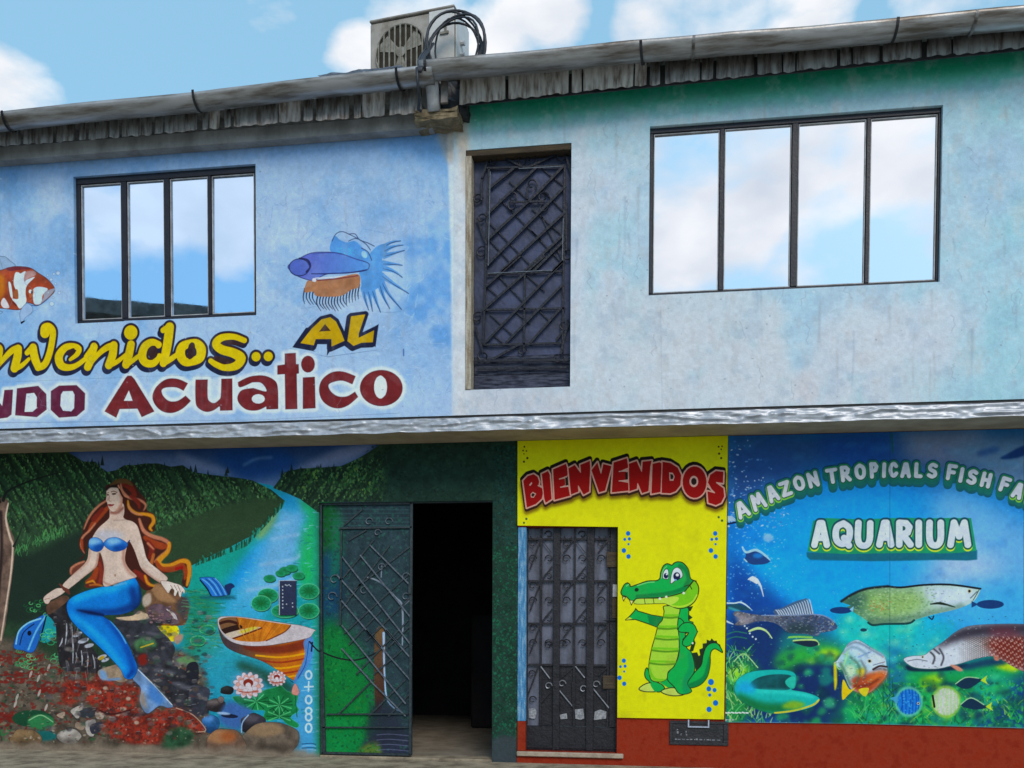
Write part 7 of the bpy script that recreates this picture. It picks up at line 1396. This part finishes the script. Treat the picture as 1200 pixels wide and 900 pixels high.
def strip(px0, px1, py0, py1, Y, h_, seed, name):
    rng = np.random.default_rng(seed); n = 60; e = fbm(1, n+1, 10, rng, 3)[0]-.5; bm = bmesh.new(); a = wp(px0, py0, Y); b = wp(px1, py1, Y); lo, hi = [], []
    for i in range(n+1): t = i/n; p = a.lerp(b, t); lo.append(bm.verts.new((p.x, p.y-e[i]*.02, p.z-h_*.5+e[i]*.012))); hi.append(bm.verts.new((p.x, p.y+.09, p.z+h_*.5+e[-i]*.02)))
    for i in range(n): bm.faces.new((lo[i], lo[i+1], hi[i+1], hi[i]))
    bmesh.ops.solidify(bm, geom=bm.faces[:], thickness=.004); bmesh.ops.recalc_face_normals(bm, faces=bm.faces[:]); me = bpy.data.meshes.new(name); bm.to_mesh(me); bm.free(); return link(name, me, M_['foil'], shop)
strip(372, 470, 86, 74, -.895, .03, 1, 'roof_flashing'); strip(496, 605, 71.5, 59, -.90, .035, 2, 'roof_flashing')

# ------------------------------------------------------------------ signs on the facade
ys = thing('welcome_sign', 'bright yellow L-shaped sign with red welcome lettering and a green cartoon crocodile', 'sign', (-.2, 0, .4))
out = [wp(*p, -.02) for p in ((606.5, 511), (853.2, 505), (848.4, 843), (723.4, 841), (724.2, 617.5), (606.5, 615.8))]
MB().prism([(p.x, min(p.z, 2.897)) for p in out], -.020, -.003).part('board', m_y, ys, cv_y)
K = crop(720, 640, 8.5714); M = crop(720, 730, 8.5714)
decal('crocodile_print', cv_y, K([(60, 465), (100, 380), (240, 375), (440, 325), (480, 200), (540, 172), (640, 152), (740, 220), (770, 320), (848, 400), (845, 480), (790, 600), (785, 715), (835, 850)])+M([(830, 140), (805, 280), (850, 260), (920, 165), (1035, 170), (1090, 300), (1030, 270), (970, 310), (930, 545), (780, 650), (770, 690), (620, 732), (480, 700), (330, 695), (245, 662), (330, 600), (300, 510), (340, 400), (400, 140), (430, 45)])+K([(330, 780), (200, 735), (110, 742), (210, 625), (470, 690), (500, 590), (220, 580), (170, 592), (90, 550)]), m_y, ys, sm=False)
decal('lettering', cv_y, [(611, 562), (660, 538), (730, 530), (770, 536), (800, 545), (846, 550), (851, 560), (850, 592), (830, 594), (808, 584), (720, 580), (690, 582), (640, 592), (615, 598)], m_y, ys, sm=False)
asn = thing('aquarium_banner', 'blue underwater banner with tropical fish and arched pale lettering right of the yellow sign', 'banner', (2.1, 0, .4))
out = [wp(*p, -.012) for p in ((853.8, 505), (850, 846.5))]; r0, r1 = wp(1000, 848, -.012), wp(1200, 853.5, -.012)
MB().prism([(out[0].x, 2.896), (3.59, 2.896), (3.59, r1.z-.004), (r1.x, r1.z), (r0.x, r0.z), (out[1].x, out[1].z)], -.012, -.002).part('sheet', m_a, asn, cv_a)
D = crop(840, 500, 5); G = crop(840, 680, 5); V = crop(960, 670, 5.217); Wc = crop(850, 640, 7.5); H = crop(1020, 680, 5)
for pts, lb in [(V([(132, 180), (200, 136), (290, 100), (640, 76), (960, 92), (990, 105), (960, 165), (830, 235), (580, 300), (400, 325), (320, 328), (210, 248)]), 'long silver green fish below the title'), (V([(88, 560), (150, 470), (215, 412), (330, 465), (400, 510), (418, 620), (370, 690), (300, 745), (150, 745), (110, 640)]), 'stout fish with red belly and yellow fins'),
                (V([(512, 535), (640, 504), (760, 420), (900, 330), (1000, 318), (1340, 312), (1340, 620), (1200, 580), (1060, 520), (880, 560), (720, 596), (560, 580)]), 'huge pale fish with a red scaly flank'), (Wc([(90, 570), (320, 600), (430, 555), (690, 458), (725, 465), (790, 592), (960, 660), (990, 715), (800, 795), (560, 765), (400, 668), (100, 700)]), 'dark spiny finned fish'),
                (G([(100, 620), (125, 570), (200, 530), (330, 518), (450, 530), (468, 640), (590, 675), (605, 705), (470, 770), (350, 785), (150, 715)]), 'teal curled eel'), (D([(150, 698), (215, 715), (275, 742), (316, 782), (290, 806), (180, 800), (155, 760)]), 'small pale fish at upper left'), ([(1048, 808), (1066, 803), (1082, 815), (1080, 834), (1064, 842), (1050, 834)], 'round blue fish'), ([(1092, 812), (1108, 802), (1126, 815), (1124, 834), (1108, 842), (1094, 834)], 'round striped pale fish')]: decal('fish_print', cv_a, pts, m_a, asn, label=lb)
decal('lettering', cv_a, [(858, 606), (872, 584), (940, 554), (1000, 540), (1060, 538), (1110, 540), (1165, 552), (1215, 568), (1240, 590), (1225, 606), (1160, 582), (1110, 572), (1040, 568), (960, 582), (868, 616)], m_a, asn, sm=False, label='arched company lettering')
decal('lettering', cv_a, [(945, 657), (948, 640), (954, 607), (1140, 605), (1147, 640), (1146, 656)], m_a, asn, sm=False, label='big AQUARIUM lettering on a green block')

mx_ = thing('meter_box', 'dark steel meter box let into the red base wall under the yellow sign', 'meter box', (.42, 0, .3))
P0, P1 = wp(784.5, 845, 0), wp(853.5, 874, 0)
mb = MB(); x0, x1, z0, z1 = P0.x, P1.x, P1.z, P0.z
mb.box(x0, x1, -.012, .02, z0, z0+.028, .003); mb.box(x0, x1, -.012, .02, z1-.02, z1+.005, .003); mb.box(x0, x0+.03, -.012, .02, z0+.029, z1-.021, .003); mb.box(x1-.045, x1, -.012, .02, z0+.029, z1-.021, .003); mb.part('frame', M_['meter'], mx_)
mb = MB(); mb.box(x0+.031, x1-.046, -.004, .02, z0+.029, z1-.021); mb.part('lid', M_['meter'], mx_)
P2, P3 = wp(806, 843, 0), wp(831, 851, 0); mb = MB(); mb.box(P2.x, P2.x+.012, -.022, -.013, P3.z, P2.z); mb.box(P3.x-.012, P3.x, -.022, -.013, P3.z, P2.z); mb.box(P2.x, P3.x, -.0215, -.0135, P3.z-.012, P3.z-.001); mb.part('hasp', M_['pale'], mx_)
mb = MB(); r_ = random.Random(9); xx = x0+.05
while xx < x1-.08: w_ = r_.uniform(.006, .03); mb.box(xx, xx+w_, -.0055, -.0042, z0+.045, z0+.045+r_.uniform(.006, .014)); xx += w_+r_.uniform(.002, .02)
for k_ in range(9): xx = x0+.05+r_.uniform(0, .1); zz = z0+r_.uniform(.08, .15); mb.box(xx, xx+r_.uniform(.004, .015), -.0055, -.0042, zz, zz+r_.uniform(.004, .02))
mb.part('scratches', M_['gatepale'], mx_)

npl = thing('notice_plate', 'small navy notice plate with pale marks fixed to the mural above the boat', 'plate', (X_(338, 721), 0, Z_(338, 721)))
A_, B_ = wp(328.5, 681, 0), wp(348, 721, 0); mb = MB(); mb.box(A_.x, B_.x, -.012, -.004, B_.z, A_.z, .002); mb.part('plate', M_['plate'], npl)
mb = MB(); t_ = .008; mb.box(A_.x-t_, A_.x-.001, -.014, -.004, B_.z, A_.z+t_); mb.box(A_.x, B_.x+.004, -.014, -.004, A_.z+.001, A_.z+t_); mb.part('edge', M_['pale'], npl)
mb = MB(); r_ = random.Random(4)
for k_ in range(7): zz = A_.z-.045-k_*.033; mb.box(A_.x+.022, A_.x+.034, -.0135, -.0122, zz-.014, zz)
for xx, zz in ((.05, .03), (.065, .035), (.085, .03), (.1, .04), (.06, .21), (.118, .2), (.12, .235)): mb.box(A_.x+xx, A_.x+xx+.012, -.0135, -.0122, A_.z-zz-.012, A_.z-zz)
mb.part('marks', M_['pale'], npl)

# ------------------------------------------------------------------ air conditioner and its coil of pipe on the roof
YA = -.30; aw, ad, ah = .80, .36, .60; rz = math.radians(-8)
pc = wp(532.5, 10.5, YA); c_, s_ = math.cos(rz), math.sin(rz)
base = Vector((pc.x-aw*c_, YA-aw*s_, pc.z-ah+.02))
ac = thing('air_conditioner', 'weathered white outdoor air conditioner unit standing on the tin roof edge', 'air conditioner', base, rz)
def apart(mb, name, mat, par=None, **k): return link(name, mb.mesh(name), mat, par or ac, world=False, **k)
fx, fz, fr = .30, .30, .235
mb = MB(); mb.box(0, aw, .012, ad, 0.02, ah, .012); cas = apart(mb, 'casing', M_['ac'])
mb = MB(); mb.box(.0, aw, -.004, ad+.006, ah+.001, ah+.022, .006); apart(mb, 'top_cover', M_['ac'])
mb = MB(); mb.box(fx+fr+.03, aw-.004, -.002, .011, .03, ah-.004, .004); apart(mb, 'service_panel', M_['acside'], cas)
mb = MB(); mb.box(aw+.001, aw+.012, .02, ad-.01, .03, ah-.01, .004); apart(mb, 'side_panel', M_['acside'])
mb = MB(); n = 40; rr = [mb.bm.verts.new((fx+fr*math.cos(2*math.pi*i/n), .004, fz+fr*math.sin(2*math.pi*i/n))) for i in range(n)]; r2 = [mb.bm.verts.new((fx+fr*math.cos(2*math.pi*i/n), .0115, fz+fr*math.sin(2*math.pi*i/n))) for i in range(n)]; mb.bm.faces.new(rr)
for i in range(n): mb.bm.faces.new((rr[i], r2[i], r2[(i+1) % n], rr[(i+1) % n]))
apart(mb, 'fan_opening', M_['acdark'], cas)
mb = MB()
for k_ in range(3):
    a = k_*2.094+.5; P = [(fx+r_*math.cos(a+da), fz+r_*math.sin(a+da)) for r_, da in ((.03, -.6), (.2, -.35), (.215, .1), (.2, .4), (.03, .5))]; mb.prism(P, -.002, .003)
mb.tube([(fx, -.006, fz), (fx, .0, fz)], .045, 12); apart(mb, 'fan', M_['acgrill'], cas)
mb = MB()
for k_ in range(-4, 5): x = fx+k_*.052; hh = math.sqrt(max(fr**2-(k_*.052)**2, .0))*.99; mb.box(x-.007, x+.007, -.013, -.006, fz-hh, fz+hh)
for r_ in (fr,): mb.tube([(fx+r_*math.cos(2*math.pi*i/28), -.008, fz+r_*math.sin(2*math.pi*i/28)) for i in range(28)], .006, 5, True)
apart(mb, 'fan_guard', M_['acgrill'], cas)
mb = MB(); mb.box(aw-.13, aw-.05, -.016, -.003, ah-.22, ah-.20); mb.box(aw-.09, aw-.07, -.012, -.003, ah-.20, ah-.12); apart(mb, 'handle', M_['acgrill'], cas)
mb = MB(); mb.tube([(aw+.013, .13, .36), (aw+.05, .13, .36)], .022, 8); mb.tube([(aw+.013, .13, .26), (aw+.05, .13, .26)], .018, 8); apart(mb, 'valve', M_['white'])
for xx in (.12, aw-.12): mb = MB(); mb.box(xx-.03, xx+.03, .03, ad-.03, -.10, .018, .004); apart(mb, 'foot', M_['acgrill'])
coil = thing('cable_coil', 'coil of black refrigerant pipe and cable looped against the air conditioner', 'cable', (X_(535, 60, YA-.13), YA-.13, Z_(535, 90, YA-.13)))
L0 = Vector(coil.location); r_ = random.Random(21); mb = MB()
for k_ in range(6):
    cx = X_(534+r_.uniform(-4, 6), 55, YA-.1); cz = Z_(534, 60+r_.uniform(-3, 5), YA-.1); rx, rz2 = r_.uniform(.19, .255), r_.uniform(.22, .30); ph = r_.uniform(-.25, .25)
    pts = [(cx+rx*math.cos(t+ph)*(1-.15*math.sin(t)*ph), YA-.09-.02*k_+.03*math.sin(2*t+k_), cz+rz2*math.sin(t)) for t in np.linspace(-.5*math.pi+r_.uniform(-.6, .4), 1.5*math.pi+r_.uniform(-.5, .6), 30)]
    mb.tube([Vector(p) for p in pts], r_.uniform(.008, .013), 6)
mb.part('pipe_loop', M_['cable'], coil, smooth_=True)
U2 = crop(420, 0, 5.2933); mb = MB()
for off in (0, 14, 26): mb.tube([wp(*p, y) for p, y in zip(U2([(440+off, 270), (415+off, 310), (385+off, 350), (372+off, 380), (374+off*.8, 420), (378+off*.3, 445)]), (-.45, -.5, -.66, -.82, -.91, -.925))], .011, 6)
mb.tube([wp(*p, y) for p, y in zip(U2([(362, 420), (366, 480), (372, 560), (380, 620), (372, 680), (390, 690)]), (-.93, -.93, -.91, -.82, -.74, -.72))], .012, 6)
mb.part('cable_tail', M_['cable'], coil, smooth_=True)

# ------------------------------------------------------------------ the house across the street (it shows in the left window)
oh = thing('opposite_house', 'pale rendered house with a rusty tin roof across the street, reflected in the left window', 'house', (-18, -17, -.13))
mb = MB(); mb.box(-27, -9.6, -22, -14, -.13, 7.6); mb.part('wall', M_['house'], oh)
mb = MB(); mb.prism([(-27.5, 11.1), (-27.5, 10.6), (-9.2, 8.12), (-9.2, 8.42)], -13.4, -22.5); mb.part('roof', M_['htin'], oh)
mb = MB(); mb.box(-26.8, -12.3, -21.9, -14.1, 7.602, 8.5); mb.part('gable', M_['house'], oh)
for k_ in range(5):
    for zz in (1.2, 4.6): mb = MB(); mb.box(-26+k_*3.3, -24.5+k_*3.3, -14.02, -13.97, zz, zz+1.5); wn = mb.part('window', M_['winframe'], oh);
